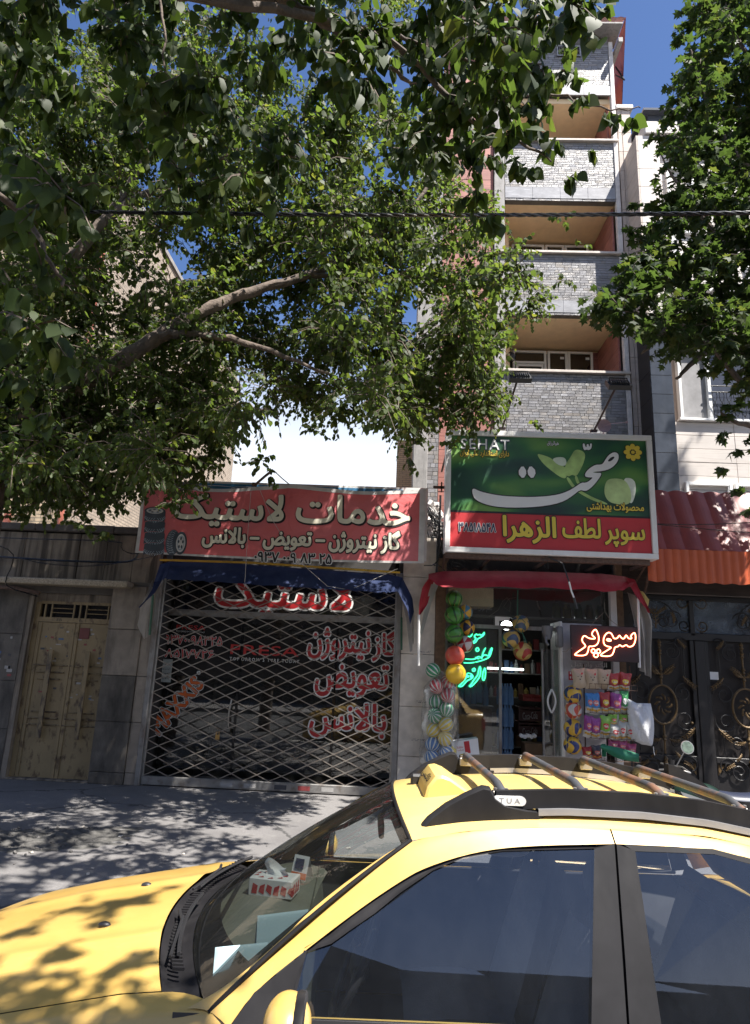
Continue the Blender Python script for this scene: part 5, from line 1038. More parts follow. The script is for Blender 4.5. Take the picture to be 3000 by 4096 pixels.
for z0, z1, zf in ((8.2, 9.4, 6.2), (11.05, 12.3, 9.7), (14.05, 15.08, 12.5)):
    zz_ = zf
    while zz_ < z1+.1:
        for s, (xa, xb, ya, yb) in (('l', (1.97, 2.40, 14.18, 14.25)), ('r', (4.46, 4.79, 14.18, 14.25)), ('s', (4.66, 4.70, 12.8, 14.18))): obj('cladding_plank', MB().rbox(xa, xb, ya, yb, zz_+.003, min(zz_+.297, z1+.12), .003), M['clad'], ap)
        zz_ += .3
    wx0, wx1, wzt, wzb = 2.62, 4.52, z1+.06, zf+.4; wy = 14.10
    M['winglass'] = M.get('winglass') or glass('window_glass', (.30, .29, .28), dust=.03)
    obj('room_back', MB().box(2.5, 4.6, 14.235, 14.245, wzb, wzt), M['dark'], ap)
    for a, b in ((wx0, wx0+.80), (wx0+.83, wx0+1.30), (wx0+1.31, wx1)):
        f_ = MB(); fw2 = .055; f_.rbox(a, a+fw2, wy-.03, wy+.04, wzb, wzt, .006).rbox(b-fw2, b, wy-.03, wy+.04, wzb, wzt, .006).rbox(a+fw2, b-fw2, wy-.03, wy+.04, wzt-fw2, wzt, .006).rbox(a+fw2, b-fw2, wy-.03, wy+.04, wzb, wzb+fw2, .006)
        if a == wx0: f_.rbox(a+fw2, b-fw2, wy-.03, wy+.04, wzt-.34, wzt-.28, .006).rbox(a+fw2+.02, a+fw2+.07, wy-.045, wy, wzb, wzt-.36, .006).rbox(b-fw2-.07, b-fw2-.02, wy-.045, wy, wzb, wzt-.36, .006).rbox(a+fw2+.07, b-fw2-.07, wy-.045, wy, wzt-.42, wzt-.36, .006)
        w_ = obj('window', f_, M['pvc'], ap); obj('pane', MB().box(a+fw2, b-fw2, wy+.0, wy+.01, wzb+fw2, wzt-fw2), M['winglass'] if z0 < 14 else M['clearglass'], w_)
        if z0 > 14: obj('curtain', MB().grid(lambda u, v: (a+fw2+(b-a-2*fw2)*u, wy+.05+.012*math.sin(u*28), wzb+fw2+(wzt-wzb-2*fw2)*v), 30, 2), curt, w_)
        if a > wx0: obj('paper_tag', MB().box(b-.17, b-.08, wy-.008, wy-.006, wzt-.2, wzt-.14), M['whiteprint'], w_)
    obj('duct', MB().box(2.36, 2.46, 13.6, 14.2, zf, z1+.1), M['stucco'], ap)
wlp = at(2050, 1425, 13.0); wl = thing('wall_lantern', 'dark wall lantern on the red side of the lowest balcony', 'lantern', wlp)
obj('body', MB().lathe([(.001, -.14), (.05, -.1), (.07, .02), (.05, .05), (.02, .1), (.001, .13)], wlp, 8).tube([wlp+Vector((0, 0, .1)), wlp+Vector((-.06, .1, .14)), wlp+Vector((-.1, .2, .1))], .012, 5), M['iron'], wl)
# pitched metal roof edge
M['rooftile'] = mat('red_roof_sheet', (.42, .10, .065), .45, var=.12, vs=5, stain=(.30, .07, .05), sk=5)
def corrugated(x0, x1, y0, z0, y1, z1, amp=.022, pitch=.19, n=None, th=.012, sw=0):
    n = n or int((x1-x0)/pitch*6); m = MB()
    def fn(d):
        def g(u, v): x = x0+(x1-x0)*u; return (x, y0+(y1-y0)*v, z0+(z1-z0)*v+amp*abs(math.sin(math.pi*(x-x0)/pitch))-d+sw*(1-v)*.0)
        return g
    return m.grid(fn(0), n, 3).grid(fn(th), n, 3)
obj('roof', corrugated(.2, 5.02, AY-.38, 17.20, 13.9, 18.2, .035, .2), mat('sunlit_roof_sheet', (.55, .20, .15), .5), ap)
obj('roof_eave', MB().box(.25, 4.95, AY-.36, AY+.3, 17.06, 17.1).box(4.85, 4.95, AY-.3, 24, 16.6, 16.72), M['greystone'], ap)
obj('roof', MB().poly([(5.02, AY-.38, 17.25), (5.35, AY+1.0, 16.0), (5.35, 16, 16.0), (5.02, 16, 17.25)]).poly([(5.02, AY-.38, 17.24), (5.33, AY+1.0, 15.98), (5.33, 16, 15.98), (5.02, 16, 17.23)]), M['rooftile'], ap)
obj('roof_bracket', MB().tube([(4.1, AY-.25, 17.15), (4.05, AY, 16.7)], .015, 5).tube([(5.0, AY+.4, 16.4), (5.25, AY+.5, 16.35), (5.05, AY+.5, 16.75)], .018, 5), M['iron'], ap)
# ------------------------------------------------------------------ beige building at the right
be = thing('beige_building', 'beige stone faced building with dark tile column at the right', 'building', (7, 13, 0)); BYY = 12.0
M['beige'] = mat('beige_stone', (.52, .44, .385), .7, var=.08, vs=3, stain=(.42, .35, .30), ss=(1, 1, 4), sk=3, rnd=.1); M['beigeplank'] = mat('pale_stone_plank', (.62, .57, .53), .65, var=.08, vs=2, stain=(.52, .47, .43), ss=(.5, 1, 8), sk=4, rnd=.1)
M['slate'] = mat('blue_grey_tile', (.052, .06, .078), .22, var=.15, stain=(.075, .082, .10), sk=3, rnd=.15); M['granite'] = mat('black_granite', (.022, .018, .018), .3, var=.5, vs=60, stain=(.16, .14, .125), ss=(3, 3, 1.0), sk=1.6, samt=(.64, .70))
for j in range(22):
    z = 3.9+.52*j
    for a, b in ((4.83, 4.925), (4.93, 5.03)):
        if z < 15: obj('wall_tile', MB().rbox(a+.003, b-.003 if b < 5 else b+.1, AY+.0, AY+.1, z+.003, min(z+.517, 15.0), .003), M['beige'], be)
obj('core', MB().box(4.83, 5.1, AY+.1, 24, 0, 15.0).box(5.02, 5.41, BYY+.06, 24, 0, 9.1).box(5.02, 5.46, BYY+.06, 24, 9.1, 13.62).box(5.41, 10, BYY+.2, 24, 0, 13.6), M['beige'], be)
for j in range(9): obj('granite_slab', MB().rbox(4.985, 5.03, BYY+.02, AY+.06, 4.0+j*.57+.002, 4.0+(j+1)*.57-.002, .002), M['granite'], be)
z = 3.8
while z < 9.0: obj('tile', MB().rbox(4.99, 5.41, BYY-.01, BYY+.06, z+.004, z+.405, .003), M['slate'], be); z += .409
while z < 13.5: obj('wall_tile', MB().rbox(5.0, 5.45, BYY-.05, BYY+.06, z+.003, min(z+.45, 13.6), .003), M['beigeplank'], be); obj('wall_tile', MB().rbox(4.96, 4.999, BYY-.05, AY, z+.003, min(z+.45, 13.6), .003), M['beige'], be); z += .453
z = 3.6
while z < 13.5:
    for a, b in ((5.415, 6.6), (6.605, 8.1), (8.105, 9.8)):
        if not (6.95 < z+.14 < 8.65 and b < 9 and a < 8) or z > 13: obj('plank', MB().rbox(a, b, BYY+.12+random.uniform(0, .006), BYY+.2, z+.004, z+.276, .004), M['beigeplank'], be)
    z += .28
def bigwindow(x0, x1, z0, z1, mul, rail=False):
    w_ = obj('window', MB().rbox(x0, x0+.06, BYY+.06, BYY+.19, z0, z1, .006).rbox(x1-.06, x1, BYY+.06, BYY+.19, z0, z1, .006).rbox(x0+.06, x1-.06, BYY+.06, BYY+.19, z1-.06, z1, .006).rbox(x0-.03, x1+.03, BYY+.04, BYY+.19, z0-.05, z0, .006).rbox(mul-.035, mul+.035, BYY+.07, BYY+.18, z0, z1-.06, .006), M['pvc'], be)
    obj('blind', MB().box(x0+.06, mul-.035, BYY+.15, BYY+.16, z0, z1-.06), mat('grey_blind', (.24, .235, .24), .7) if 'grey_blind' not in bpy.data.materials else bpy.data.materials['grey_blind'], w_)
    obj('pane', MB().box(mul+.035, x1-.06, BYY+.15, BYY+.16, z0, z1-.06), mat('dark_pane', (.05, .055, .075), .08) if 'dark_pane' not in bpy.data.materials else bpy.data.materials['dark_pane'], w_)
    if rail:
        g = MB()
        for zz2 in (z0+.55, z0+.68): g.tube([(mul, BYY+.02, zz2), (x1, BYY+.02, zz2)], .012, 5)
        for q in range(9):
            x = mul+.06+q*.14
            for s in (1, -1): g.tube([(x+s*.05*math.sin(t*.7), BYY+.02, z0+.03+t*.065) for t in range(9)], .007, 4)
        obj('railing', g, M['iron'], w_)
bigwindow(5.56, 7.6, 7.02, 8.55, 6.17, True)
ar = MB().tube([(5.50+.1*math.cos(math.pi-q*math.pi/16)*0+ (7.7-5.50)*q/16, BYY+.02, 8.60+.36*math.sin(math.pi*q/16)) for q in range(17)], .05, 6); obj('arch_moulding', ar, M['beigeplank'], be)
bigwindow(5.56, 6.45, 5.2, 5.70, 6.40); bigwindow(6.5, 8.4, 5.2, 5.70, 6.55)
bigwindow(5.62, 6.2, 12.2, 12.9, 5.66); bigwindow(5.62, 7.2, 9.9, 11.3, 5.7)
obj('cornice', MB().rbox(5.15, 10, BYY-.1, BYY+.3, 13.62, 13.95, .02).rbox(4.8, 5.2, AY-.05, AY+.3, 14.95, 15.06, .01), M['beigeplank'], be)
obj('penthouse', MB().box(5.5, 10, BYY+.5, 20, 13.95, 14.7).box(5.35, 10, BYY+.35, 20, 14.7, 14.76), M['slate'], be)
# ------------------------------------------------------------------ red sheet canopy and iron gate
ca = thing('sheet_canopy', 'red corrugated sheet canopy with an orange fascia over the iron gate', 'canopy', (4.8, 9, 3.2)); cx0 = 3.56
M['canopy'] = mat('canopy_red', (.27, .052, .04), .4, var=.12, vs=3, stain=(.20, .04, .035), sk=4); M['fascia'] = mat('canopy_orange', (.46, .085, .022), .55, var=.08, stain=(.36, .06, .02), ss=(3, 3, .3), sk=3)
for i in range(3):
    ya, za = 9.50-.165*i, 4.745-.325*i; obj('roof_sheet', corrugated(cx0+.02-.01*i, 8.2, ya-.18, za-.345, ya, za+.005, .03, .26), M['canopy'], ca)
def fas(d): 
    return lambda u, v: (cx0-.03+(8.2-cx0)*u, 8.98-.016*abs(math.sin(math.pi*u*(8.2-cx0)/.115))-d, 3.765-(.45+.02*abs(math.sin(math.pi*u*(8.2-cx0)/.23)))*v)
obj('fascia_sheet', MB().grid(fas(0), 240, 3).grid(fas(-.01), 240, 3), M['fascia'], ca)
obj('soffit', MB().box(cx0, 8.2, 9.0, 9.5, 3.62, 3.66), M['darkwall'], ca); obj('support_beam', MB().box(cx0+.02, cx0+.06, 9.0, 9.5, 3.54, 3.62).tube([(cx0+.04, 9.05, 3.54), (cx0+.04, 9.5, 2.95)], .02, 5), M['rust'], ca)
M['lintel'] = mat('wood_grain_granite', (.052, .04, .036), .35, var=.3, vs=4, stain=(.085, .062, .055), ss=(.5, 1, 9), sk=3)
GTY = 9.6; gt = thing('iron_gate', 'black ironwork double gate with gold scroll ornaments under the canopy', 'gate', (4.9, GTY, ZS)); gx0, gx1 = 3.36, 6.2
gw = thing('gate_wall', 'dark stone surround of the ironwork gate', 'wall', (4.9, 9.9, ZS))
obj('lintel', MB().rbox(3.34, 9.5, GTY-.1, GTY+.2, 3.19, 3.62, .01), M['lintel'], gw); obj('side_wall', MB().box(6.22, 9.5, GTY-.06, GTY+.2, ZS, 3.19).box(3.3, 9.5, GTY+.2, 12, 3.4, 3.6).box(3.33, 3.36, GTY-.02, 12, ZS, 3.2), M['lintel'], gw)
zl = 2.61
obj('gate_frame', MB().rbox(gx0, gx1, GTY-.02, GTY+.06, zl-.07, zl+.04, .008).rbox(gx0, gx1, GTY-.02, GTY+.06, 3.12, 3.19, .008).rbox(gx0, gx0+.05, GTY-.02, GTY+.06, ZS, 3.12, .006).rbox(4.33, 4.40, GTY-.02, GTY+.06, zl, 3.12, .006).rbox(gx1-.05, gx1, GTY-.02, GTY+.06, ZS, 3.12, .006), M['iron'], gt)
obj('transom_glass', MB().box(gx0+.05, gx1-.05, GTY+.03, GTY+.04, zl+.04, 3.12), glass('gate_glass', (.40, .46, .52), dust=.34, dcol=(.36, .43, .52)), gt)
yard = thing('courtyard_wall', 'pale wall of the court seen through the glass over the gate', 'wall', (5, 11.6, 0)); obj('wall', MB().box(3.4, 8.5, 11.7, 11.8, ZS, 3.4), mat('court_wall', (.55, .60, .66), .8), yard)
def gp(x, y): p = at(2560+x*440/1045, 2350+y*440/1045, GTY-.03); return p
def spiral(c, r0, r1, a0, turns, n=26, sx=1):
    return [Vector((c[0]+sx*(r0+(r1-r0)*q/n)*math.cos(a0+turns*2*math.pi*q/n), GTY-.035, c[1]+(r0+(r1-r0)*q/n)*math.sin(a0+turns*2*math.pi*q/n))) for q in range(n+1)]
def leafy(c, a, L, curl=.5):
    """gold acanthus leaf: a tapering curled blade with side lobes"""
    m = MB(); n = 6; pts = []
    for q in range(n+1):
        t = q/n; ang = a+curl*t; pts.append(Vector((c[0]+L*t*math.cos(a+curl*t*.5), GTY-.05-.02*math.sin(t*3), c[1]+L*t*math.sin(a+curl*t*.5))))
    m.tube(pts, [.010*(1-.8*q/n)+.002 for q in range(n+1)], 5)
    for q in range(1, n):
        for s in (1, -1):
            d = a+curl*q/n+s*.9; p = pts[q]; m.tube([p, p+Vector((math.cos(d), -.1, math.sin(d)))*L*.16, p+Vector((math.cos(d-s*.5), 0, math.sin(d-s*.5)))*L*.26], [.008, .006, .002], 4)
    return m
def leafset(cx, z0, z1, hw, root):
    zc = 1.55+.08; R_ = .20
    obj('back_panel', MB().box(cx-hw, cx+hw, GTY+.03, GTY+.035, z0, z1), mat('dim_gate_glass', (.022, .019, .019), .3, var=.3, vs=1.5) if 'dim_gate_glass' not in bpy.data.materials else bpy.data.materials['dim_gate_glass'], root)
    ov = [Vector((cx+.195*math.cos(t), GTY-.04, zc+.265*math.sin(t))) for t in [q*math.pi/14 for q in range(28)]]; obj('oval_ring', MB().tube(ov, .016, 6, True), M['gold'], root)
    for q in range(8):
        t = q*math.pi/4+.3; obj('gold_leaf', leafy((cx+.05*math.cos(t), zc+.07*math.sin(t)), t+.3, .09, 1.4), M['gold'], root)
    obj('centre_bar', MB().tube([(cx, GTY-.03, z0+.02), (cx, GTY-.03, zc-.265)], .014, 6).tube([(cx, GTY-.03, zc+.265), (cx, GTY-.03, z1-.06)], .014, 6), M['gold'], root)
    for zz2 in (zc-.45, zc+.40, zc+.5, zc+.85, z1-.18, zc-.75):
        obj('gold_knop', MB().lathe([(.006, -.05), (.03, -.03), (.018, 0), (.032, .02), (.008, .06)], (cx, GTY-.035, zz2), 8), M['gold'], root)
    for s in (1, -1):
        for (dx, dz, r, a, tn) in ((.30, .17, .155, 0, 1.5), (.30, -.20, .155, .2, -1.5), (.17, -.86, .15, 1.2, 1.6), (.17, .74, .13, 2.0, -1.5), (.30, .86, .1, .6, 1.4), (.33, -.80, .12, 2.5, -1.4), (.17, -.50, .10, .5, 1.4)):
            P = spiral((cx+s*dx, zc+dz), r, r*.22, a, tn, sx=s); obj('scroll', MB().tube(P, .0095, 5), M['iron'], root)
        obj('scroll_bar', MB().tube([(cx+s*.34, GTY-.03, zc+.88), (cx+s*.33, GTY-.03, zc+.45), (cx+s*.36, GTY-.03, zc+.3)], .010, 5).tube([(cx+s*.36, GTY-.03, zc-.35), (cx+s*.34, GTY-.03, zc-.6), (cx+s*.34, GTY-.03, z0+.05)], .010, 5), M['iron'], root)
        for (dx, dz, a, L_, cu) in ((.03, .42, .9, .20, -.5), (.05, .42, .2, .13, .9), (.30, .40, -.9, .24, .4), (.42, -.30, -2.3, .24, -.3), (.06, -.46, -.5, .15, .8), (.26, .92, -1.0, .16, .3), (.36, -.85, 2.2, .15, .6), (.13, -.62, -1.1, .12, .5)):
            m = leafy((cx+s*dx, zc+dz), a if s > 0 else math.pi-a, L_, cu*s); obj('gold_leaf', m, M['gold'], root)
for cx2, hw in ((3.86, .47), (5.03, .50), (5.95, .22)):
    z0, z1 = .95, zl-.07
    if hw < .3: obj('back_panel', MB().box(cx2-hw, cx2+hw, GTY+.03, GTY+.035, z0, z1), M['dark'], gt); continue
    leafset(cx2, z0, z1, hw, gt)
    obj('leaf_frame', MB().rbox(cx2-hw-.03, cx2-hw+.03, GTY-.03, GTY+.05, ZS+.03, z1, .006).rbox(cx2+hw-.03, cx2+hw+.03, GTY-.03, GTY+.05, ZS+.03, z1, .006).rbox(cx2-hw+.03, cx2+hw-.03, GTY-.03, GTY+.05, z0-.08, z0, .006).box(cx2-hw+.03, cx2+hw-.03, GTY, GTY+.02, ZS+.03, z0-.08), M['iron'], gt)
    for s in (1, -1): obj('corner_ornament', MB().prism([(cx2+s*(hw-.05), z0-.10), (cx2+s*(hw-.17), z0-.10), (cx2+s*(hw-.12), z0-.15), (cx2+s*(hw-.05), z0-.25)], GTY-.008, GTY+.004), M['gold'], gt)
obj('meeting_post', MB().rbox(4.365, 4.505, GTY-.04, GTY+.05, ZS+.03, zl-.07, .008), M['iron'], gt)
kn = at(2768, 2892, GTY-.06); obj('knob', MB().sphere(kn, .02, 10, 8), M['gold'], gt, smooth=True)
nt2 = rect(2800, 2718, 2878, 2687, GTY-.01); obj('paper_notice', MB().box(nt2[0], nt2[2], GTY+.02, GTY+.028, nt2[1], nt2[3]), M['whiteprint'], gt)
for cx2, dz in ((3.82, 0), (5.32, 0)):
    for s in (1, -1):
        for (dx, zz2, r, a, tn) in ((.24, 2.83, .15, .3, 1.5), (.11, 2.80, .10, 2, -1.4)): obj('scroll', MB().tube(spiral((cx2+s*dx, zz2), r, r*.25, a, tn, sx=s), .0095, 5), M['iron'], gt)
        obj('gold_leaf', leafy((cx2+s*.03, 2.9), 1.0 if s > 0 else 2.14, .17, -.7*s), M['gold'], gt); obj('gold_leaf', leafy((cx2+s*.26, 2.78), 1.4, .16, .7*s), M['gold'], gt); obj('scroll', MB().tube(spiral((4.365+s*.13, 2.75), .09, .03, 3.5, 1.3, sx=s), .008, 5), M['gold'], gt)
        obj('scroll', MB().tube(spiral((4.365+s*.15, 3.09), .10, .03, 3.2, .9, sx=s), .008, 5), M['gold'], gt)
    obj('arch_ring', MB().tube([Vector((cx2+.30*math.cos(math.pi*q/16), GTY-.03, 2.80+.31*math.sin(math.pi*q/16))) for q in range(17)], .011, 5), M['iron'], gt); obj('gold_leaf', leafy((cx2, 2.70), 1.57, .30, .1), M['gold'], gt)
# ------------------------------------------------------------------ brick party wall behind the old house, far brick strip, street opposite
def brickmat(name, c1, c2, cm, sc, bw=.22, bh=.07):
    k = NT(name); g = k.n('NewGeometry'); s = k.sep(k.co()); u = k.m('ADD', s.outputs[0], s.outputs[1]); v = k.n('CombineXYZ', {0: u, 1: s.outputs[2]})
    b = k.n('TexBrick', {'Vector': v, 'Color1': (*c1, 1), 'Color2': (*c2, 1), 'Mortar': (*cm, 1), 'Scale': sc, 'Mortar Size': .009, 'Brick Width': bw, 'Row Height': bh, 'Bias': -.2})
    c = k.mix(k.ramp(k.noise(k.co(), .8, 5), [(.35, (0, 0, 0)), (.75, (.5,)*3)]), b.outputs[0], cm); k.set(k.b.inputs['Base Color'], c); k.b.inputs['Roughness'].default_value = .9
    k.bump(k.m('SUBTRACT', 1.0, b.outputs['Fac']), .6, .02); return k.mat
M['farbrick'] = brickmat('cream_brick', (.45, .37, .30), (.36, .29, .235), (.20, .175, .15), 1)
M['yelbrick'] = brickmat('yellow_brick', (.50, .39, .27), (.44, .34, .23), (.22, .19, .15), 1)
pw = thing('brick_building', 'tall cream brick building behind the old stone house', 'building', (-9, 16, 0))
obj('wall', MB().box(-14, -6.316, 11.52, 23.0, 0, 12.2), M['farbrick'], pw); obj('front_wall', MB().box(-14, -6.35, 11.5, 11.515, 0, 12.2), M['yelbrick'], pw)
obj('drain_pipe', MB().tube([(-6.28, 11.45, 3), (-6.28, 11.45, 12.1)], .05, 8).box(-7.35, -7.25, 11.42, 11.5, 3.8, 4.5), mat('red_pipe', (.36, .12, .085), .5), pw)
obj('parapet', MB().box(-14, -6.26, 11.45, 23.05, 12.2, 12.32), M['greystone'], pw)
fb = thing('distant_brick_wall', 'narrow bit of pale brick building seen far behind the banner', 'building', (1.0, 20, 0)); q0 = at(1592, 1700, 20); q1 = at(1700, 1950, 20)
obj('wall', MB().box(q0.x, q1.x+.6, 20, 24, 0, at(1600, 1760, 20).z), M['yelbrick'], fb)
rbw = thing('rubble_parapet', 'broken stub of whitewashed wall with cables beside the sign', 'wall', (.55, 9.8, 3.2))
st_ = MB(); g = random.Random(5)
for i in range(60):
    c = (g.uniform(.50, .68), g.uniform(9.9, 10.2), g.uniform(3.9, 4.55)); s = g.uniform(.03, .07); st_.obox(c, s, s*.7, s*.8, Matrix.Rotation(g.random()*3, 3, Vector((g.random(), g.random(), 1)).normalized()))
obj('stone', MB().box(.40, .70, 9.9, 10.2, 3.2, 4.0), M['mortar'], rbw); tag(obj('rubble', st_, M['whitestone'], rbw), kind='stuff')
tg = MB()
for i in range(16):
    a0 = g.random()*6; tg.tube([(.52+.08*math.sin(a0+q*.8+i)+.003*q*i, 9.55+.04*math.cos(q+i), 4.35-.075*q+.05*math.sin(q*1.7+i)) for q in range(13)], .008, 4)
tg.tube([(.60, 9.45, 3.3), (.63, 9.4, 3.8), (.64, 9.4, 4.55)], .018, 6); mono('cable_tangle', tg, M['black'], 'tangle of black cables between the banner and the sign', 'cables')
op = thing('opposite_building', 'plain dark building across the street behind the viewer', 'building', (0, -10, 0))
obj('wall', MB().box(-25, 25, -13, -9.2, 0, 6.9), mat('opposite_wall', (.09, .08, .07), .85, var=.3, vs=1), op)
for i in range(9): obj('window', MB().box(-19+i*4.4, -17+i*4.4, -9.2, -9.15, 4.6, 6.4), M['blackgloss'], op)
# ------------------------------------------------------------------ cables
def sagline(a, b, sag, n=24): return [Vector(a).lerp(Vector(b), q/n)+Vector((0, 0, -sag*4*(q/n)*(1-q/n))) for q in range(n+1)]
A = at(-900, 812, 4.35); B = at(3700, 838, 4.55); P = sagline(A, B, .12, 90); tw_ = MB()
for s in range(3):
    tw_.tube([p+Vector((0, .0095*math.cos(i*.9+s*2.09), .0095*math.sin(i*.9+s*2.09))) for i, p in enumerate(sagline(A, B, .08, 220))], .0085, 6)
k = mat('black_cable', (.012, .012, .013), .25)
mono('overhead_cable', tw_, k, 'thick twisted black power cable strung across the street front', 'cable')
def cable(pts, r, lab): mono('wall_cable', MB().tube(chain([at(*p) for p in pts], 1), r, 5), k, lab, 'cable', group='cables along the old wall')
cable([(-60, 2150, 9.4), (200, 2158, 9.4), (490, 2164, 9.4), (482, 2195, 9.4), (520, 2215, 9.4), (556, 2214, 9.4)], .008, 'thin black cable running along the top of the old wall')
cable([(-60, 2226, 9.4), (80, 2233, 9.38), (220, 2243, 9.38), (385, 2248, 9.38), (500, 2250, 9.38), (540, 2240, 9.38), (552, 2215, 9.38)], .016, 'thick black cable sagging along the middle of the old wall')
cable([(80, 2233, 9.36), (180, 2256, 9.36), (340, 2268, 9.36), (480, 2252, 9.36), (600, 2228, 9.2), (640, 2215, 9.1)], .006, 'thin looped black cable hanging below the thick one')
cable([(-40, 2170, 9.4), (55, 2206, 9.4), (50, 2260, 9.4), (20, 2320, 9.2), (30, 2350, 9.2), (150, 2385, 9.3)], .008, 'black cable dropping from the wall top to the ledge')
for px, py in ((82, 2233), (222, 2243), (383, 2248), (540, 2240)): pass
cable([(1696, 2262, 9.1), (1735, 2262, 9.3), (1755, 2235, 9.3), (1770, 2160, 9.3), (1778, 2100, 9.3)], .009, 'black cable from the banner corner up beside the sign')
cable([(1735, 2262, 9.3), (1760, 2262, 9.3), (1785, 2290, 9.2)], .008, 'short black cable dropping behind the red awning')
cable([(2630, 2096, 9.0), (2800, 2100, 8.9), (3050, 2088, 8.9)], .006, 'upper thin cable across the red canopy'); cable([(2630, 2098, 9.0), (2800, 2115, 8.9), (3050, 2135, 8.9)], .006, 'lower thin cable across the red canopy')
dp = at(110, 2377, 9.35); mono('drain_spout', MB().tube([at(-40, 2345, 9.3), at(60, 2352, 9.3)], .035, 8).tube([at(60, 2352, 9.3), at(158, 2372, 9.35)], .03, 8), M['rust'], 'rusty pipe stub poking out below the marble ledge', 'pipe')
# ------------------------------------------------------------------ motorcycle behind the taxi
mc = thing('motorcycle', 'dark motorcycle parked behind the taxi, its round mirror showing', 'motorcycle', (3.3, 7.2, ZS))
mp_ = at(2748, 2990, 6.9); hb_ = at(2700, 3075, 6.95)
mirror = obj('mirror', MB().lathe([(.001, .012), (.06, .008), (.066, 0), (.064, -.012), (.001, -.012)], mp_, 20, 'Y', Matrix.Rotation(-.25, 3, 'X')), [M['steel']], mc, smooth=True)
obj('mirror_glass', MB().lathe([(.001, -.0135), (.058, -.0135)], mp_, 20, 'Y', Matrix.Rotation(-.25, 3, 'X')), mat('foliage_reflection', (.16, .20, .15), .12, .6, var=.5, vs=30), mirror)  # mottled green: the reflection of foliage is put into the glass colour
obj('mirror_stalk', MB().tube([mp_+Vector((-.03, .01, -.05)), hb_], .006, 6), M['steel'], mc)
zb = ZS
obj('handlebar', MB().tube([hb_+Vector((-.12, .1, -.03)), hb_, hb_+Vector((.14, -.02, -.03)), hb_+Vector((.2, .3, -.02)), hb_+Vector((.1, .6, -.03))], .009, 6).tube([hb_+Vector((0, -.02, 0)), hb_+Vector((-.1, -.02, -.01))], .018, 8), M['steel'], mc)
bx = hb_.x+.15; by = 7.25
obj('seat', MB().grid(lambda u, v: (bx+.35+.75*u, by-.14*math.cos(math.pi*v), ZS+.62+.06*math.sin(math.pi*v)-.05*math.sin(math.pi*u)+.06*u), 12, 8), mat('navy_seat', (.02, .026, .05), .45), mc, smooth=True)
obj('tank', MB().sphere((bx+.18, by, ZS+.62), .2, 18, 12, (1.3, .7, .62)), mat('green_tank', (.008, .022, .016), .3), mc, smooth=True)
obj('engine', MB().rbox(bx+.1, bx+.55, by-.14, by+.14, ZS+.28, ZS+.62, .04, 2).tube([(bx-.05, by, ZS+.95), (bx-.2, by, ZS+.31)], .03, 8).tube([(bx+.2, by-.16, ZS+.35), (bx+.6, by-.18, ZS+.28), (bx+1.2, by-.2, ZS+.36)], .035, 8), M['iron'], mc)
obj('rear_panel', MB().sphere((bx+1.05, by, ZS+.55), .22, 16, 10, (1.2, .6, .6)), bpy.data.materials['green_tank'], mc, smooth=True)
for x in (bx-.22, bx+1.06):
    wh = obj('wheel', MB().lathe([(.24, -.04), (.29, -.045), (.305, 0), (.29, .045), (.24, .04)], (x, by, ZS+.305), 24, 'Y'), M['black'], mc, smooth=True)
    sp = MB().lathe([(.235, -.03), (.245, .03)], (x, by, ZS+.305), 24, 'Y').lathe([(.001, -.06), (.04, -.05), (.04, .05), (.001, .06)], (x, by, ZS+.305), 10, 'Y')
    for q in range(12): a_ = q*math.pi/6; sp.tube([(x, by, ZS+.305), (x+.24*math.cos(a_), by, ZS+.305+.24*math.sin(a_))], .003, 4)
    obj('rim', sp, M['steel'], wh)
# ------------------------------------------------------------------ yellow taxi
tx = thing('taxi', 'yellow taxi car with a roof rack parked in the street in front', 'taxi', (.06, 3.13, 0), rz=R(2.5), local=True)
k = NT('taxi_paint'); v = k.co(); c = k.mix(k.ramp(k.noise(v, 2.2, 5, .6), [(.35, (0, 0, 0)), (.7, (1, 1, 1))]), (.53, .335, .085), (.58, .38, .115)); c = k.mix(k.ramp(k.noise(v, 16, 6, .7), [(.6, (0, 0, 0)), (.85, (.35,)*3)]), c, (.50, .40, .22))
k.set(k.b.inputs['Base Color'], c); k.set(k.b.inputs['Roughness'], k.ramp(k.noise(v, 5, 5, .65), [(.3, (.30,)*3), (.7, (.46,)*3)]).outputs[0]); k.b.inputs['Specular IOR Level'].default_value = .5; k.b.inputs['Coat Weight'].default_value = .55; k.b.inputs['Coat Roughness'].default_value = .09
M['paint'] = k.mat; M['paintlit'] = mat('sunlit_taxi_paint', (.70, .50, .17), .38, var=.05, vs=3, coat=.5)  # roof paler than the body: glaring sunlight is put into its colour
M['trim'] = mat('dusty_black_trim', (.013, .0125, .014), .55, spec=.16, var=.3, vs=8, stain=(.024, .023, .024), sk=6); M['trimgrey'] = mat('grey_black_plastic', (.016, .0155, .017), .55, spec=.16, var=.25, vs=7, stain=(.026, .025, .026), sk=5)
M['rail_silver'] = mat('worn_silver_rail', (.42, .42, .44), .35, .6, var=.12)
M['bar'] = mat('rusty_rack_bar', (.05, .053, .06), .6, 0, var=.2, stain=(.17, .085, .05), ss=(1, 1, 1), sk=7, samt=(.48, .62)); M['dash'] = mat('dusty_dashboard', (.15, .155, .125), .75, var=.12, vs=4, bump=.1, bs=150, stain=(.19, .19, .16), sk=3)
M['seat'] = mat('grey_seat_cloth', (.17, .17, .18), .85, bump=.15, bs=120); M['liner'] = mat('grey_headlining', (.34, .34, .33), .9); M['inner'] = mat('dark_door_lining', (.06, .06, .064), .7)
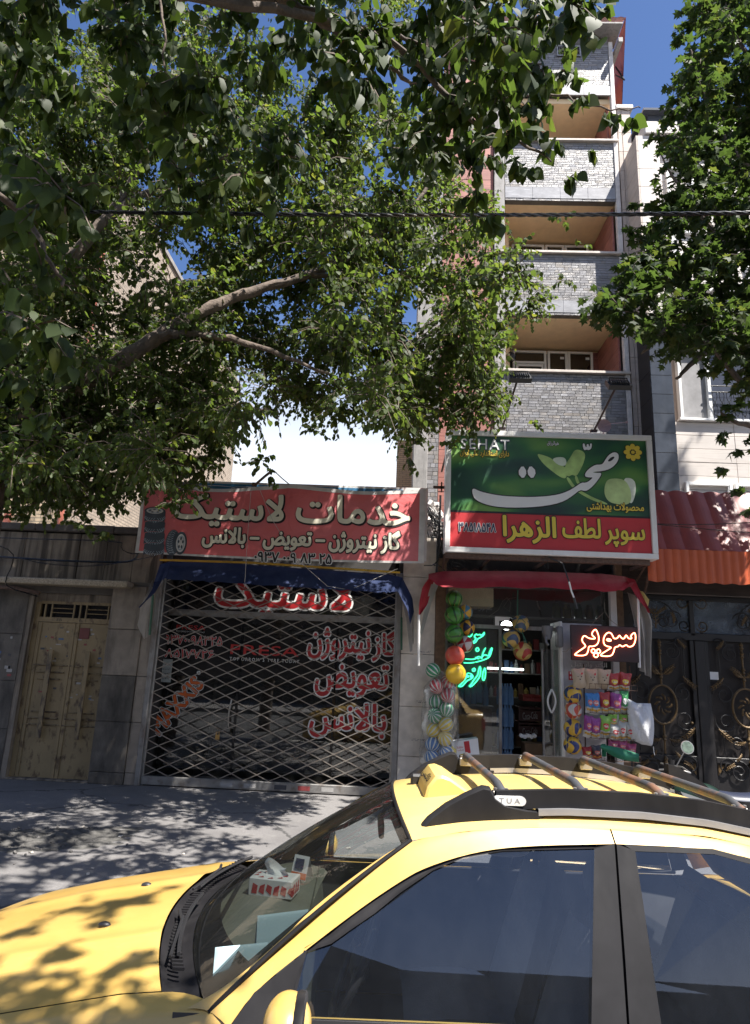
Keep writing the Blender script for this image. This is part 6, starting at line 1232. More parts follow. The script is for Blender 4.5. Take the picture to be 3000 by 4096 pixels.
def carglass(name, tint, dust, dcol, gain=1.6):
    k = NT(name); t = k.n('BsdfTransparent', {0: (*tint, 1)}); g = k.n('BsdfGlossy', {'Color': (1, 1, 1, 1), 'Roughness': .012}); d = k.n('BsdfDiffuse', {0: (*dcol, 1)}); f = k.m('MULTIPLY_ADD', k.n('Fresnel', {'IOR': 1.52}), gain, .02)
    dm = k.m('MULTIPLY', k.ramp(k.noise(k.map((1, 1, .5)), 3, 7, .72), [(.35, (.35,)*3), (.8, (1.5,)*3)]), dust)
    k.t.links.new(k.n('MixShader', {0: dm, 1: k.n('MixShader', {0: f, 1: t, 2: g}), 2: d}).outputs[0], k.out.inputs[0]); return k.mat
M['sideglass'] = carglass('side_window_glass', (.62, .66, .70), .024, (.30, .34, .42), 1.4); M['screen'] = carglass('windscreen_glass', (.86, .91, .88), .018, (.4, .4, .38), .8)
def lerp_tab(T, x):
    if x <= T[0][0]: return T[0][1]
    for (a, p), (b, q) in zip(T, T[1:]):
        if x <= b:
            t = (x-a)/(b-a); return p+(q-p)*t
    return T[-1][1]
HZ = [(-2.2, .66), (-2.12, .71), (-2.0, .77), (-1.8, .832), (-1.5, .90), (-1.2, .955), (-.95, 1.0), (-.6, 1.03)]
def hoodz(x, y): return lerp_tab(HZ, x)-.05*(abs(y)/.7)**2.2
def cowlx(y): return -.955+.22*(abs(y)/.85)**2
def sm_(t): return t*t*(3-2*t)
def hood(u, v):
    y = -.70+1.40*u; xf = -2.13+.14*(abs(y)/.7)**2; x = xf+(cowlx(y)-.012-xf)*v; z = hoodz(x, y)-.02*max(0, 1-v*14)+.010*math.exp(-((abs(y)-.34)/.05)**2)*sm_(min(1, v*2))
    return (x, y, z)
obj('bonnet', MB().grid(hood, 44, 44), M['paint'], tx, smooth=True)
def wsc(x): return lerp_tab([(-2.16, .80), (-2.08, .90), (-1.95, .965), (-1.75, 1), (1.7, 1), (1.95, .95), (2.12, .86)], x)
def sideprof(x, s):
    w_ = wsc(x); t = sm_(max(0, min(1, (x+.80)/.30))); hz = hoodz(x, .7)
    A = [(.703, hz-.002), (.775, hz-.018), (.822, hz-.06), (.852, hz-.14), (.868, .62), (.862, .42), (.84, .2)]; B = [(.80, .952), (.828, .948), (.846, .90), (.860, .80), (.868, .64), (.862, .42), (.84, .2)]
    t2 = sm_(max(0, min(1, (x-1.62)/.15))); Cc = [(.60, 1.0), (.74, .985), (.82, .93), (.852, .82), (.862, .64), (.855, .42), (.83, .2)]
    out = []
    for a, b, c in zip(A, B, Cc):
        y = a[0]+(b[0]-a[0])*t; z = a[1]+(b[1]-a[1])*t; y += (c[0]-y)*t2; z += (c[1]-z)*t2; out.append((x, s*y*w_, z))
    return out
xs = [-2.14+.04*i for i in range(107)]
for s in (1, -1):
    rows = [[Vector(p) for p in sideprof(x, s)] for x in xs]
    def fn(u, v, rows=rows): 
        i = min(int(u*(len(rows)-1)+.5), len(rows)-1); t = v*6; j = min(int(t), 5); return rows[i][j].lerp(rows[i][j+1], t-j)
    o = obj('body_side', MB().grid(fn, len(rows)-1, 12), M['paint'], tx, smooth=60)
    ck_ = MB()
    for i in range(60):
        for j in range(3):
            if (i+j) % 2 == 0: x = -.55+i*.036; y = s*.8695; ck_.poly([(x, y, .66+j*.03), (x+.036, y, .66+j*.03), (x+.036, y, .69+j*.03), (x, y, .69+j*.03)])
    obj('checker_band', ck_, M['blackprint'], tx)
# nose and tail
obj('front_bumper', MB().grid(lambda u, v: (-2.135+.14*abs(2*u-1)**2.2-.05*math.sin(math.pi*v), (-.72+1.44*u)*(1+.06*(1-v)), .2+.47*v), 24, 8), M['paint'], tx, smooth=True)
obj('grille', MB().rbox(-2.20, -2.14, -.34, .34, .52, .62, .012), M['black'], tx)
for s in (1, -1): obj('headlight', MB().sphere((-2.02, s*.58, .61), .12, 16, 10, (1.0, 1.15, .62)), mat('headlamp_glass', (.5, .52, .54), .05) if s > 0 else bpy.data.materials['headlamp_glass'], tx, smooth=True)
obj('boot', MB().grid(lambda u, v: (1.70+.42*v, -.62+1.24*u, 1.03-.03*v-.5*max(0, v-.85)-.03*(2*u-1)**2), 16, 12).grid(lambda u, v: (2.12-.02*abs(2*u-1)**2+.03*math.sin(math.pi*v), -.78+1.56*u, .2+.77*v), 16, 8), M['paint'], tx, smooth=True)
for s in (1, -1): obj('tail_lamp', MB().rbox(2.06, 2.145, s*.7-.09, s*.7+.09, .62, .88, .02), M['vinylred'], tx)
obj('underbody', MB().box(-2.0, 2.0, -.78, .78, .18, .24).box(-2.05, -.9, -.66, .66, .24, .55), M['black'], tx)
for x in (-1.33, 1.28):
    for s in (1, -1):
        wh = obj('wheel', MB().lathe([(.19, -.09), (.27, -.095), (.30, -.07), (.305, 0), (.30, .07), (.27, .095), (.19, .09)], (x, s*.79, .305), 24, 'Y'), M['black'], tx, smooth=True)
        rm = MB().lathe([(.001, .03*s), (.06, .05*s), (.19, .06*s), (.2, .085*s)], (x, s*.79, .305), 20, 'Y'); obj('rim', rm, M['rail_silver'], wh, smooth=True)
        obj('wheel_arch', MB().tube([(x+.345*math.cos(math.pi*q/14), s*.872, .30+.345*math.sin(math.pi*q/14)) for q in range(15)], .02, 5), M['trim'], wh)
# cowl, windscreen, roof
def Wb(y): return Vector((-.845+.21*(abs(y)/.8)**2, y, .985-.035*(abs(y)/.8)**2))
def Wh(y): return Vector((-.035+.038*(abs(y)/.6)**2, y, 1.462-.042*(abs(y)/.6)**2))
def ws(u, t, off=0):
    s = 2*u-1; a = Wb(.80*s); b = Wh(.60*s); p = a.lerp(b, t); bu = .030*4*t*(1-t)*(1-.35*s*s); n = Vector((-.48, 0, .85)); return p+n*(bu+off)
obj('cowl', MB().grid(lambda u, v: (lambda y: Vector((cowlx(y)-.006, y, hoodz(cowlx(y), y)-.008)).lerp(Wb(y*.985)+Vector((.0, 0, -.004)), v)+Vector((0, 0, -.018*math.sin(math.pi*v)-.03*max(0, abs(2*u-1)-.86)/.14)))(-.775+1.55*u), 40, 6), M['trim'], tx, smooth=True)
cg = MB()
for q in range(46):
    y = -.62+q*.0275
    cg.box(cowlx(y)+.03, cowlx(y)+.07, y, y+.009, .988, .998)
tag(obj('cowl_slots', cg, M['trimgrey'], tx), kind='stuff')
obj('windscreen', MB().grid(lambda u, v: ws(u, .0+v), 30, 20), M['screen'], tx, smooth=True)
def frit(u, v):
    e = .055; return u, v
fm = MB().grid(lambda u, v: ws(u, v*(.10+.12*(1-u)**4+.04*u**6), -.006), 30, 3).grid(lambda u, v: ws(.032*(1+.4*(1-v))*u, .05+v*.95, -.006), 3, 20).grid(lambda u, v: ws(1-.032*(1+.4*(1-v))*u, .05+v*.95, -.006), 3, 20).grid(lambda u, v: ws(u, 1-.045*v-.02*v*math.exp(-((u-.5)/.08)**2), -.006), 30, 2)
obj('screen_border', fm, M['blackgloss'], tx, smooth=True)
obj('screen_seal', MB().tube([ws(0, t/16, .004) for t in range(17)]+[ws(u/20, 1, .004) for u in range(1, 20)]+[ws(1, 1-t/16, .004) for t in range(17)], .008, 6), M['trim'], tx)
def roofz(x): return lerp_tab([(-.05, 1.462), (.1, 1.492), (.3, 1.518), (.6, 1.535), (.9, 1.533), (1.15, 1.515), (1.4, 1.475), (1.6, 1.40)], x)
OUT = [(-.707, -.79, .957), (-.587, -.755, 1.012), (-.433, -.702, 1.126), (-.32, -.668, 1.23), (-.09, -.622, 1.383), (.005, -.60, 1.424), (.2, -.580, 1.457), (.45, -.570, 1.476), (.742, -.565, 1.482), (1.1, -.568, 1.472), (1.4, -.585, 1.425), (1.62, -.62, 1.30), (1.85, -.70, 1.03)]
INN = [(-.564, -.842, .934), (-.497, -.803, 1.019), (-.34, -.755, 1.124), (-.175, -.706, 1.23), (-.037, -.67, 1.309), (.053, -.65, 1.352), (.236, -.627, 1.403), (.42, -.616, 1.426), (.742, -.609, 1.442), (1.1, -.607, 1.440), (1.38, -.630, 1.385), (1.56, -.70, 1.24), (1.72, -.82, .98)]
def roof(u, v):
    x0 = Wh(-.60+1.2*v).x; x = x0+(1.44-x0)*u; s = 2*v-1; ye = lerp_tab([(p[0], -p[1]) for p in OUT[5:]], x); ze = lerp_tab([(p[0], p[2]) for p in OUT[5:]], x); y = s*ye
    z = ze+(roofz(x)-ze)*(1-abs(s)**2.6); 
    if u < 1e-6: p = Wh(.6*s); return p+Vector((.004, 0, .004))
    return (x, y, z)
obj('roof', MB().grid(roof, 40, 30), M['paintlit'], tx, smooth=True)
obj('headlining', MB().grid(lambda u, v: Vector(roof(.03+.95*u, .04+.92*v))+Vector((0, 0, -.035)), 20, 16), M['liner'], tx, smooth=True)
for s in (1, -1):
    mir = lambda p: Vector((p[0], p[1]*(-s), p[2]))      # lists are drawn for the near side
    o_, i_ = [mir(p) for p in OUT], [mir(p) for p in INN]
    for a, b, nm in ((0, 8, 'door_frame'), (8, 12, 'door_frame')):
        O_, I_ = o_[a:b+1], i_[a:b+1]
        if a: O_ = [O_[0]+Vector((.006, 0, 0))]+O_[1:]; I_ = [I_[0]+Vector((.006, 0, 0))]+I_[1:]
        Oc, Ic = chain(O_, 2), chain(I_, 2); n = len(Oc)-1
        def fs(u, v, Oc=Oc, Ic=Ic, n=n, s=s):
            i = min(int(u*n+.5), n); p = Oc[i].lerp(Ic[i], v); return p+Vector((0, -s*.012*math.sin(math.pi*v), .012*math.sin(math.pi*v)))
        obj(nm, MB().grid(fs, n, 5), M['paint'], tx, smooth=True)
    ins = [(-.345, -.757, 1.112), (-.263, -.752, 1.138), (-.206, -.736, 1.172), (-.122, -.714, 1.22), (-.037, -.688, 1.277), (.079, -.657, 1.343), (.189, -.639, 1.383), (.328, -.628, 1.407), (.661, -.619, 1.425)]
    G1_ = [mir(p) for p in ins]; T1 = [mir(p) for p in [(-.35, -.758, 1.126), (-.27, -.737, 1.165), (-.175, -.708, 1.232), (-.10, -.688, 1.275), (-.037, -.672, 1.311), (.06, -.651, 1.355), (.2, -.633, 1.397), (.34, -.621, 1.418), (.70, -.611, 1.4415)]]
    n1 = len(G1_)-1
    obj('window_trim', MB().grid(lambda u, v: T1[min(int(u*n1+.5), n1)].lerp(G1_[min(int(u*n1+.5), n1)], v)+Vector((0, -s*(-.004 if v in (0, 1) else -.014)*-1, 0)), n1, 4), M['trim'], tx, smooth=True)
    low = [(.559, -.832, .955), (-.385, -.832, .955)]
    gl = G1_+[mir(p) for p in low]; cgl = sum(gl, Vector((0, 0, 0)))/len(gl); g_ = MB()
    # planar pane: ring of points filled as fan in the flat window plane
    def pln(p): return Vector((p.x, (-s)*-1*(.835-.46*(p.z-.95))*1, p.z)) if False else p
    g_.poly([p+Vector((0, s*.010, 0)) for p in gl]); front = obj('side_window', g_, M['sideglass'], tx)
    r2 = [(.809, -.619, 1.424), (1.1, -.615, 1.424), (1.34, -.640, 1.375), (1.50, -.71, 1.22), (1.60, -.825, .965), (.781, -.832, .955), (.785, -.775, 1.079)]
    obj('side_window', MB().poly([mir(p)+Vector((0, s*.010, 0)) for p in r2]), M['sideglass'], tx)
    t2_ = [mir(p) for p in [(.775, -.611, 1.441), (1.1, -.608, 1.4395), (1.375, -.631, 1.386), (1.555, -.70, 1.24), (1.70, -.82, .98)]]; g2_ = [mir(p) for p in [(.809, -.620, 1.424), (1.1, -.616, 1.424), (1.34, -.641, 1.375), (1.50, -.711, 1.22), (1.60, -.826, .965)]]
    obj('window_trim', MB().grid(lambda u, v: t2_[min(int(u*4+.5), 4)].lerp(g2_[min(int(u*4+.5), 4)], v)+Vector((0, s*.003, 0)), 4, 2), M['trim'], tx, smooth=True)
    for P in ([(.661, -.620, 1.424), (.738, -.612, 1.441), (.697, -.755, 1.13), (.672, -.834, .953), (.559, -.834, .953), (.598, -.752, 1.135)], [(.746, -.612, 1.441), (.809, -.620, 1.424), (.79, -.777, 1.079), (.783, -.834, .953), (.68, -.834, .953), (.705, -.755, 1.13)]):
        m = MB(); q = [mir(p) for p in P]; d = Vector((0, -s*.0, 0)); n_ = Vector((0, (-s)*-.906*-1, .42)); 
        m.prism([(0, 0)]*0+[(0, 0), (0, 0), (0, 0)], 0, 0) if False else None
        a = [m.vert(p+Vector((0, s*.008, .003))) for p in q]; b = [m.vert(p+Vector((0, -s*.02, 0))) for p in q]; m.face(a); m.face(b[::-1])
        for i in range(6): m.face((a[i], a[(i+1) % 6], b[(i+1) % 6], b[i]))
        obj('pillar_trim', m, M['trimgrey'], tx)
    sp = [mir(p) for p in [(-.34, -.757, 1.124), (-.497, -.805, 1.017), (-.564, -.844, .934), (-.40, -.842, .937), (-.375, -.806, 1.01)]]
    obj('mirror_plate', MB().poly([p+Vector((0, s*.006, 0)) for p in sp]), M['trimgrey'], tx)
    obj('window_seal', MB().tube([mir((-.345, -.757, 1.118)), mir((-.385, -.838, .95))], .008, 5).tube([mir((-.40, -.838, .953)), mir((.6, -.842, .953)), mir((1.62, -.838, .96))], .012, 6), M['trim'], tx)
    ml = obj('door_mirror', MB().sphere((-.375, s*.95, 1.0), 1, 20, 14, (.072, .105, .078)), M['paint'], tx, smooth=True)
    obj('mirror_rim', MB().lathe([(.001, .0), (.9, .0), (.98, -.06), (1, -.3), (.9, -.5)], (0, 0, 0), 20, 'X').xf(Matrix.Translation((-.322, s*.95, 1.0)) @ Matrix.Diagonal((.07, .108, .08, 1))), M['trim'], ml, smooth=True)
    obj('mirror_arm', MB().tube([(-.40, s*.83, .965), (-.37, s*.90, .97)], .028, 8), M['trim'], ml)
obj('rear_window', MB().grid(lambda u, v: Vector((1.44+.32*v, (-.56-.06*v)+(1.12+.12*v)*u, 1.46-.41*v+.02*math.sin(math.pi*u))), 12, 6), M['sideglass'], tx, smooth=True)
obj('window_shade', MB().grid(lambda u, v: Vector((1.40+.32*v, (-.54-.06*v)+(1.08+.12*v)*u, 1.44-.41*v)), 8, 6), mat('grey_mesh_shade', (.16, .16, .165), .9, bump=.3, bs=90), tx, smooth=True)
# wipers and washer jets
for y0, y1 in ((-.55, .02), (.10, .62)):
    P = [Vector((cowlx(y0+(y1-y0)*q/10)+.055+.035*(q/10), y0+(y1-y0)*q/10, 1.012-.02*abs((y0+(y1-y0)*q/10)/.8)**2+.008)) for q in range(11)]; obj('wiper', MB().tube(P, .008, 5).tube([P[4], P[6]+Vector((-.05, .05, -.005))], .007, 5).tube([P[0]+Vector((-.03, 0, -.01)), P[5]+Vector((-.012, 0, .012))], .006, 5), M['black'], tx)
for x, y in ((-1.2, .31), (-1.21, -.18)): z = hoodz(x, y); obj('washer_jet', MB().sphere((x, y, z+.006), 1, 10, 6, (.026, .016, .012)), M['black'], tx, smooth=True)
# roof rack
for s in (1, -1):
    yy = s*.475; rise = lambda x: roofz(x)-1.535
    fair = [(.015, 1.415), (.07, 1.478), (.14, 1.53), (.22, 1.572), (.285, 1.600), (.312, 1.597), (.335, 1.560), (.375, 1.535), (.46, 1.52), (.52, 1.516), (.52, 1.492), (.3, 1.466), (.14, 1.425), (.05, 1.396)]
    m = MB(); n = len(fair); lay = []
    for d, sc in ((-.030, .9), (-.02, .98), (.0, 1.0), (.02, .98), (.030, .9)):
        cxx, czz = .27, 1.5; lay.append([m.vert((cxx+(x-cxx)*sc if abs(d) > .01 else x, yy+d+(.0 if s < 0 else 0)-s*.10*max(0, .3-x)*-1*.25, czz+(z-czz)*sc)) for x, z in fair])
    m.face(lay[0]); m.face(lay[-1][::-1])
    for a, b in zip(lay, lay[1:]):
        for i in range(n): m.face((a[i], a[(i+1) % n], b[(i+1) % n], b[i]))
    rk_ = obj('roof_rail', m, M['trimgrey'], tx, smooth=True)
    m = MB(); xx = [.335+.04*q for q in range(29)]
    def rail(z0, z1, y0, y1, q0=0): return MB().grid(lambda u, v: (lambda x: [(x, y0, z0+rise(x)), (x, y0, z1+rise(x)), (x, y1, z1+rise(x)), (x, y1, z0+rise(x)), (x, y0, z0+rise(x))][min(4, int(v*4+.5))])(xx[min(28, int(q0+u*(28-q0)+.5))]), 28-q0, 4)
    obj('rail_bar', rail(1.532, 1.598, yy-.016, yy+.016), M['trimgrey'], rk_); obj('rail_base', rail(1.510, 1.533, yy-.024+s*.006, yy+.024+s*.006, 4), M['rail_silver'], rk_)
    obj('rail_tail', MB().prism([(1.44, 1.51), (1.44, 1.585), (1.5, 1.57), (1.62, 1.50), (1.76, 1.38), (1.74, 1.36), (1.6, 1.43)], yy-.028, yy+.028), M['trimgrey'], rk_)
bd = MB()
P = [(math.cos(t), math.sin(t)) for t in [q*math.pi/8 for q in range(16)]]; by_ = -.475-.0185
bpts = [(.385+.042*(1 if a > 0 else -1)+.022*a, 1.552+.018*b) for a, b in P]; obj('badge', MB().prism(bpts, by_-.006, by_), mat('badge_chrome', (.8, .8, .8), .25, .3), rk_)
t = MB(); letter(t, 'T U A', (.345, 1.543, .425, 1.561), lambda u, v: (u, by_-.0068, v), .0); obj('badge_lettering', t, M['grey'], rk_)
for xn, xf in ((.36, .355), (.675, .665), (.995, .965), (1.30, 1.25)):
    P = []
    for q in range(25):
        s = -1+2*q/24; y = s*.455; e = min(1, (1-abs(s))/.16); z = 1.578+.030*sm_(e)+(roofz((xn+xf)/2)-1.535); P.append((xn+(xf-xn)*(s+1)/2+.012*(1-sm_(e)), y, z))
    b = obj('cross_bar', MB().tube(P, .0185, 10), M['bar'], tx, smooth=True)
    for s in (1, -1): obj('clamp', MB().rbox(xn-.03, xn+.035, s*.44-.012, s*.44+.022, P[0][2]-.028, P[0][2]+.012, .004).lathe([(.001, .012), (.008, .01), (.008, 0)], (xn-.018, s*.44, P[0][2]+.012), 8).lathe([(.001, .012), (.008, .01), (.008, 0)], (xn+.026, s*.44, P[0][2]+.012), 8), M['steel'], b)
# taxi roof lamp
w0 = roofz(.1)-.012; prof = [(.085, w0), (.10, w0+.055), (.135, w0+.098), (.165, w0+.104), (.20, w0+.092), (.30, w0+.03), (.305, w0)]
m = MB(); lay = []
for y, sc in ((-.175, .86), (-.165, .97), (-.14, 1), (.14, 1), (.165, .97), (.175, .86)): lay.append([m.vert((.19+(x-.19)*(sc if abs(y) > .15 else 1), y, w0+(z-w0)*(sc if abs(y) > .15 else 1))) for x, z in prof])
n = len(prof); m.face(lay[0]); m.face(lay[-1][::-1])
for a, b in zip(lay, lay[1:]):
    for i in range(n): m.face((a[i], a[(i+1) % n], b[(i+1) % n], b[i]))
tl_ = obj('roof_lamp', m, mat('taxi_lamp_plastic', (.74, .52, .16), .35, var=.08), tx, smooth=30)
t = MB(); a_ = Vector((.0955, 0, w0+.035)); e_ = (Vector((.135, 0, w0+.098))-Vector((.10, 0, w0+.055))); e_.normalize()
letter(t, shape('تاکسی'), (-.12, .0, .12, .048), lambda u, v: Vector((.0985, -u, w0+.052))+e_*v+Vector((-.003, 0, .002)), .03); obj('lamp_lettering', t, M['blackprint'], tl_)
obj('lamp_bracket', MB().rbox(.055, .11, .15, .20, w0-.005, w0+.05, .01), M['black'], tl_)
# interior
obj('dashboard', MB().grid(lambda u, v: (lambda y, x0: (x0+(-.34-.05*math.cos(y*2)-x0)*v, y, .955-.02*(y/.7)**2+.025*math.sin(math.pi*min(1, v*1.1))+.03*math.exp(-((y+.36)/.2)**2)*math.exp(-((v-.8)/.2)**2)-.25*max(0, v-.93)))(-.74+1.48*u, Wb(-.74+1.48*u).x+.015), 36, 16).grid(lambda u, v: (-.39+.10*v-.06*v*v, -.74+1.48*u, .95-.40*v), 16, 6), M['dash'], tx, smooth=True)
obj('dash_vent', MB().rbox(-.50, -.44, .50, .68, .972, .980, .003).rbox(-.76, -.74, -.3, .4, .972, .979, .002), M['black'], tx)
stw = Vector((-.18, -.36, .93)); ax_ = Vector((-.9, 0, .42)).normalized(); e1_ = Vector((0, 1, 0)); e2_ = ax_.cross(e1_)
sw_ = obj('steering_wheel', MB().tube([stw+e1_*.185*math.cos(q*.2618)+e2_*.185*math.sin(q*.2618) for q in range(24)], .016, 8, True), M['black'], tx, smooth=True)
obj('wheel_hub', MB().sphere(stw-ax_*.02, .065, 12, 8, (.6, 1.2, 1)).tube([stw+e1_*.18, stw-ax_*.02, stw-e1_*.18], .018, 6).tube([stw-ax_*.02, stw-e2_*.18*(-1 if e2_.z > 0 else 1)], .018, 6), M['black'], sw_, smooth=True)
def seat(x, y, w_):
    s = obj('seat', MB().grid(lambda u, v: (x-.05+.5*u, y-w_/2+w_*v, .50+.06*math.sin(math.pi*v)+.04*u*0+.03*math.sin(math.pi*u)), 8, 8).grid(lambda u, v: (x+.42+.20*u-.06*math.sin(math.pi*v)*1, y+(v-.5)*w_*(1-.25*u**3), .50+.62*u), 12, 10).grid(lambda u, v: (x+.50+.20*u, y+(v-.5)*w_*(1-.25*u**3), .48+.64*u), 12, 8), M['seat'], tx, smooth=True)
    obj('headrest', MB().sphere((x+.66, y, 1.235), 1, 14, 10, (.045, .13, .085)).tube([(x+.64, y-.05, 1.1), (x+.65, y-.05, 1.2)], .007, 5).tube([(x+.64, y+.05, 1.1), (x+.65, y+.05, 1.2)], .007, 5), M['seat'], s, smooth=True)
seat(.10, -.37, .50); seat(.10, .37, .50)
obj('rear_seat', MB().grid(lambda u, v: (1.0+.4*u, -.68+1.36*v, .5+.03*math.sin(math.pi*u)), 6, 12).grid(lambda u, v: (1.38+.22*u, -.66+1.32*v, .5+.55*u), 8, 12), M['seat'], tx, smooth=True)
obj('parcel_shelf', MB().box(1.5, 1.8, -.6, .6, .98, 1.0), M['trim'], tx); obj('floor', MB().box(-.9, 1.6, -.78, .78, .3, .32), M['black'], tx)
for s in (1, -1): obj('door_lining', MB().grid(lambda u, v: (-.75+2.5*u, s*(.80-.03*math.sin(math.pi*v)), .32+.63*v), 10, 6), M['inner'], tx, smooth=True); obj('grab_handle', MB().tube(chain([Vector((.28, s*.575, 1.425)), Vector((.29, s*.55, 1.38)), Vector((.43, s*.55, 1.38)), Vector((.44, s*.575, 1.425))], 2), .012, 6), M['liner'], tx); obj('sun_visor', MB().grid(lambda u, v: (.02+.17*v, s*(.12+.40*u), 1.425+.012*math.sin(math.pi*v)-.035*v+.02*v), 8, 4), M['liner'], tx, smooth=True)
obj('rear_view_mirror', MB().rbox(-.10, -.075, -.11, .11, 1.30, 1.365, .012, 2).tube([(-.09, 0, 1.36), (-.06, 0, 1.43)], .01, 6), M['black'], tx, smooth=True)
obj('seat_belt', MB().poly([(.80, -.60, 1.25), (.83, -.60, 1.25), (.66, -.56, .6), (.62, -.56, .6)]).poly([(.83, .60, 1.25), (.80, .60, 1.25), (.62, .56, .6), (.66, .56, .6)]), M['grey'], tx)
# things lying on the dashboard (each its own object, placed in the car's turned frame)
TM = Matrix.Translation((.06, 3.13, 0)) @ Matrix.Rotation(R(2.5), 4, 'Z')
tb_ = thing('tissue_box', 'white and red tissue box on the taxi dashboard with a tissue pulled up', 'box', TM @ Vector((-.57, .20, .975)), local=True, rz=R(2.5-12))
obj('carton', MB().rbox(-.105, .105, -.062, .062, 0, .075, .003), M['white'], tb_)
t = MB()
for q in range(6): x = -.09+.035*q; t.poly([(x, -.0635, .012+.008*(q % 3)), (x+.026, -.0635, .01), (x+.03, -.0635, .045+.01*(q % 2)), (x+.006, -.0635, .055-.01*(q % 2))])
for q in range(3): y = -.045+.032*q; t.poly([(.1065, y, .01), (.1065, y+.024, .014), (.1065, y+.022, .06), (.1065, y+.004, .055)])
for q in range(9): a = q*.7; t.poly([(-.02+.07*math.cos(a)-.012, .045*math.sin(a)-.01, .0765), (-.02+.07*math.cos(a)+.014, .045*math.sin(a)-.006, .0765), (-.02+.07*math.cos(a)+.006, .045*math.sin(a)+.013, .0765)])
obj('red_print', t, M['vinylred'], tb_)
obj('tissue', MB().grid(lambda u, v: (-.055+.11*u+.01*math.sin(v*7), .012*math.sin(u*9+v*3)*(1-v*.3)+.02*v, .07+(.055+.02*math.sin(u*5+1))*v), 10, 8), mat('tissue_paper', (.72, .72, .73), .9), tb_, smooth=True)
cd = thing('card_holder', 'small white and orange card standing on the taxi dashboard beyond the tissue box', 'card', TM @ Vector((-.47, .42, .975)), local=True, rz=R(-25)); obj('card', MB().poly([(-.045, -.02, 0), (.045, -.02, 0), (.04, .02, .10), (-.05, .02, .10)]).poly([(-.045, .02+.03, 0), (.045, .05, 0), (.04, .021, .10), (-.05, .021, .10)]), M['white'], cd); obj('orange_foot', MB().poly([(-.043, -.0215, .003), (.045, -.0215, .003), (.044, -.0125, .03), (-.044, -.0125, .03)]), M['orangeprint'], cd); obj('print', MB().poly([(-.03, -.009, .045), (.02, -.009, .045), (.018, .007, .088), (-.033, .007, .088)]), M['navyprint'], cd)
pp = mat('pale_blue_paper', (.33, .45, .49), .6, var=.04)
for i, (x, y, rz_, w_, lab) in enumerate(((-.58, -.60, 14, .18, 'pale blue folded sheet on the taxi dashboard in the near corner'), (-.46, -.43, 16, .19, 'pale blue upright folded sheet on the taxi dashboard behind the first one'))):
    o = mono('paper_sheet', MB().grid(lambda u, v: ((u-.5)*w_, (.5-v)*.11-.02*math.cos(math.pi*v), (.13 if i == 1 else .085)*math.sin(math.pi*v)**.7*(1+.1*u)), 8, 14), pp, lab, 'paper', (0, 0, 0), smooth=True); o.location = TM @ Vector((x, y, .978)); o.rotation_euler = (0, 0, R(rz_))
# ------------------------------------------------------------------ street trees

M['bark'] = mat('grey_brown_bark', (.13, .10, .082), .9, var=.3, vs=9, stain=(.075, .06, .05), ss=(3, 3, .8), sk=4, bump=.7, bs=24)
def leafmat(name, d, l, yv, tr):
    k = NT(name); t = k.m('FRACT', k.m('ADD', k.n('Attribute', attribute_name='tone').outputs['Fac'], k.n('ObjectInfo').outputs['Random']))
    c = k.ramp(t, [(0, d), (.55, l), (.9, l), (1, yv)]); k.set(k.b.inputs['Base Color'], c); k.b.inputs['Roughness'].default_value = .56; k.b.inputs['Specular IOR Level'].default_value = .34
    tc = k.ramp(t, [(0, tuple(x*.8 for x in tr)), (.8, tr), (1, (tr[0]*1.6, tr[1]*1.15, tr[2]))]); T = k.n('BsdfTranslucent', {0: tc})
    k.t.links.new(k.n('MixShader', {0: .46, 1: k.b.outputs[0], 2: T}).outputs[0], k.out.inputs[0]); return k.mat
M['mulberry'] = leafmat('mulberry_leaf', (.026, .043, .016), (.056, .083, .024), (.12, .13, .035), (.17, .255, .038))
M['mulberry_shade'] = leafmat('shaded_mulberry_leaf', (.019, .033, .013), (.042, .064, .020), (.10, .115, .03), (.125, .20, .03))  # darker copy of the mulberry leaf, overhead shade put into its colour
M['plane'] = leafmat('plane_leaf', (.018, .034, .013), (.033, .057, .019), (.09, .11, .03), (.09, .15, .026))
def mesh_leaf(kind, fine):
    if kind == 'oval':
        T = [0, .1, .3, .55, .8, 1.0] if fine else [0, .18, .55, 1.0]; Wd = {0: 0, .1: .31, .18: .36, .3: .43, .55: .37, .8: .18, 1.0: 0}
        v, f = [], []
        for t in T: v.append((t, 0, -.20*t*t))
        for s in (1, -1):
            b = len(v)
            for t in T[1:-1]: v.append((t-.04, s*Wd[t], .07*Wd[t]-.20*t*t-.01))
            n = len(T)-2; f.append((0, 1, b) if s > 0 else (0, b, 1))
            for i in range(n-1): q = (i+1, i+2, b+i+1, b+i); f.append(q if s > 0 else q[::-1])
            q = (n, n+1, b+n-1); f.append(q if s > 0 else q[::-1])
        return np.array(v), f
    P = [(0, 0), (.08, .24), (.22, .52), (.36, .28), (.62, .50), (.60, .18), (1.0, 0), (.60, -.18), (.62, -.50), (.36, -.28), (.22, -.52), (.08, -.24)]
    v = [(.3, 0, .03)]+[(x, y, -.10*abs(y)-.12*x*x) for x, y in P]; n = len(P); return np.array(v), [(0, 1+i, 1+(i+1) % n) for i in range(n)]
def in_poly(x, y, P):
    c = False; j = len(P)-1
    for i in range(len(P)):
        if (P[i][1] > y) != (P[j][1] > y) and x < (P[j][0]-P[i][0])*(y-P[i][1])/(P[j][1]-P[i][1])+P[i][0]: c = not c
        j = i
    return c
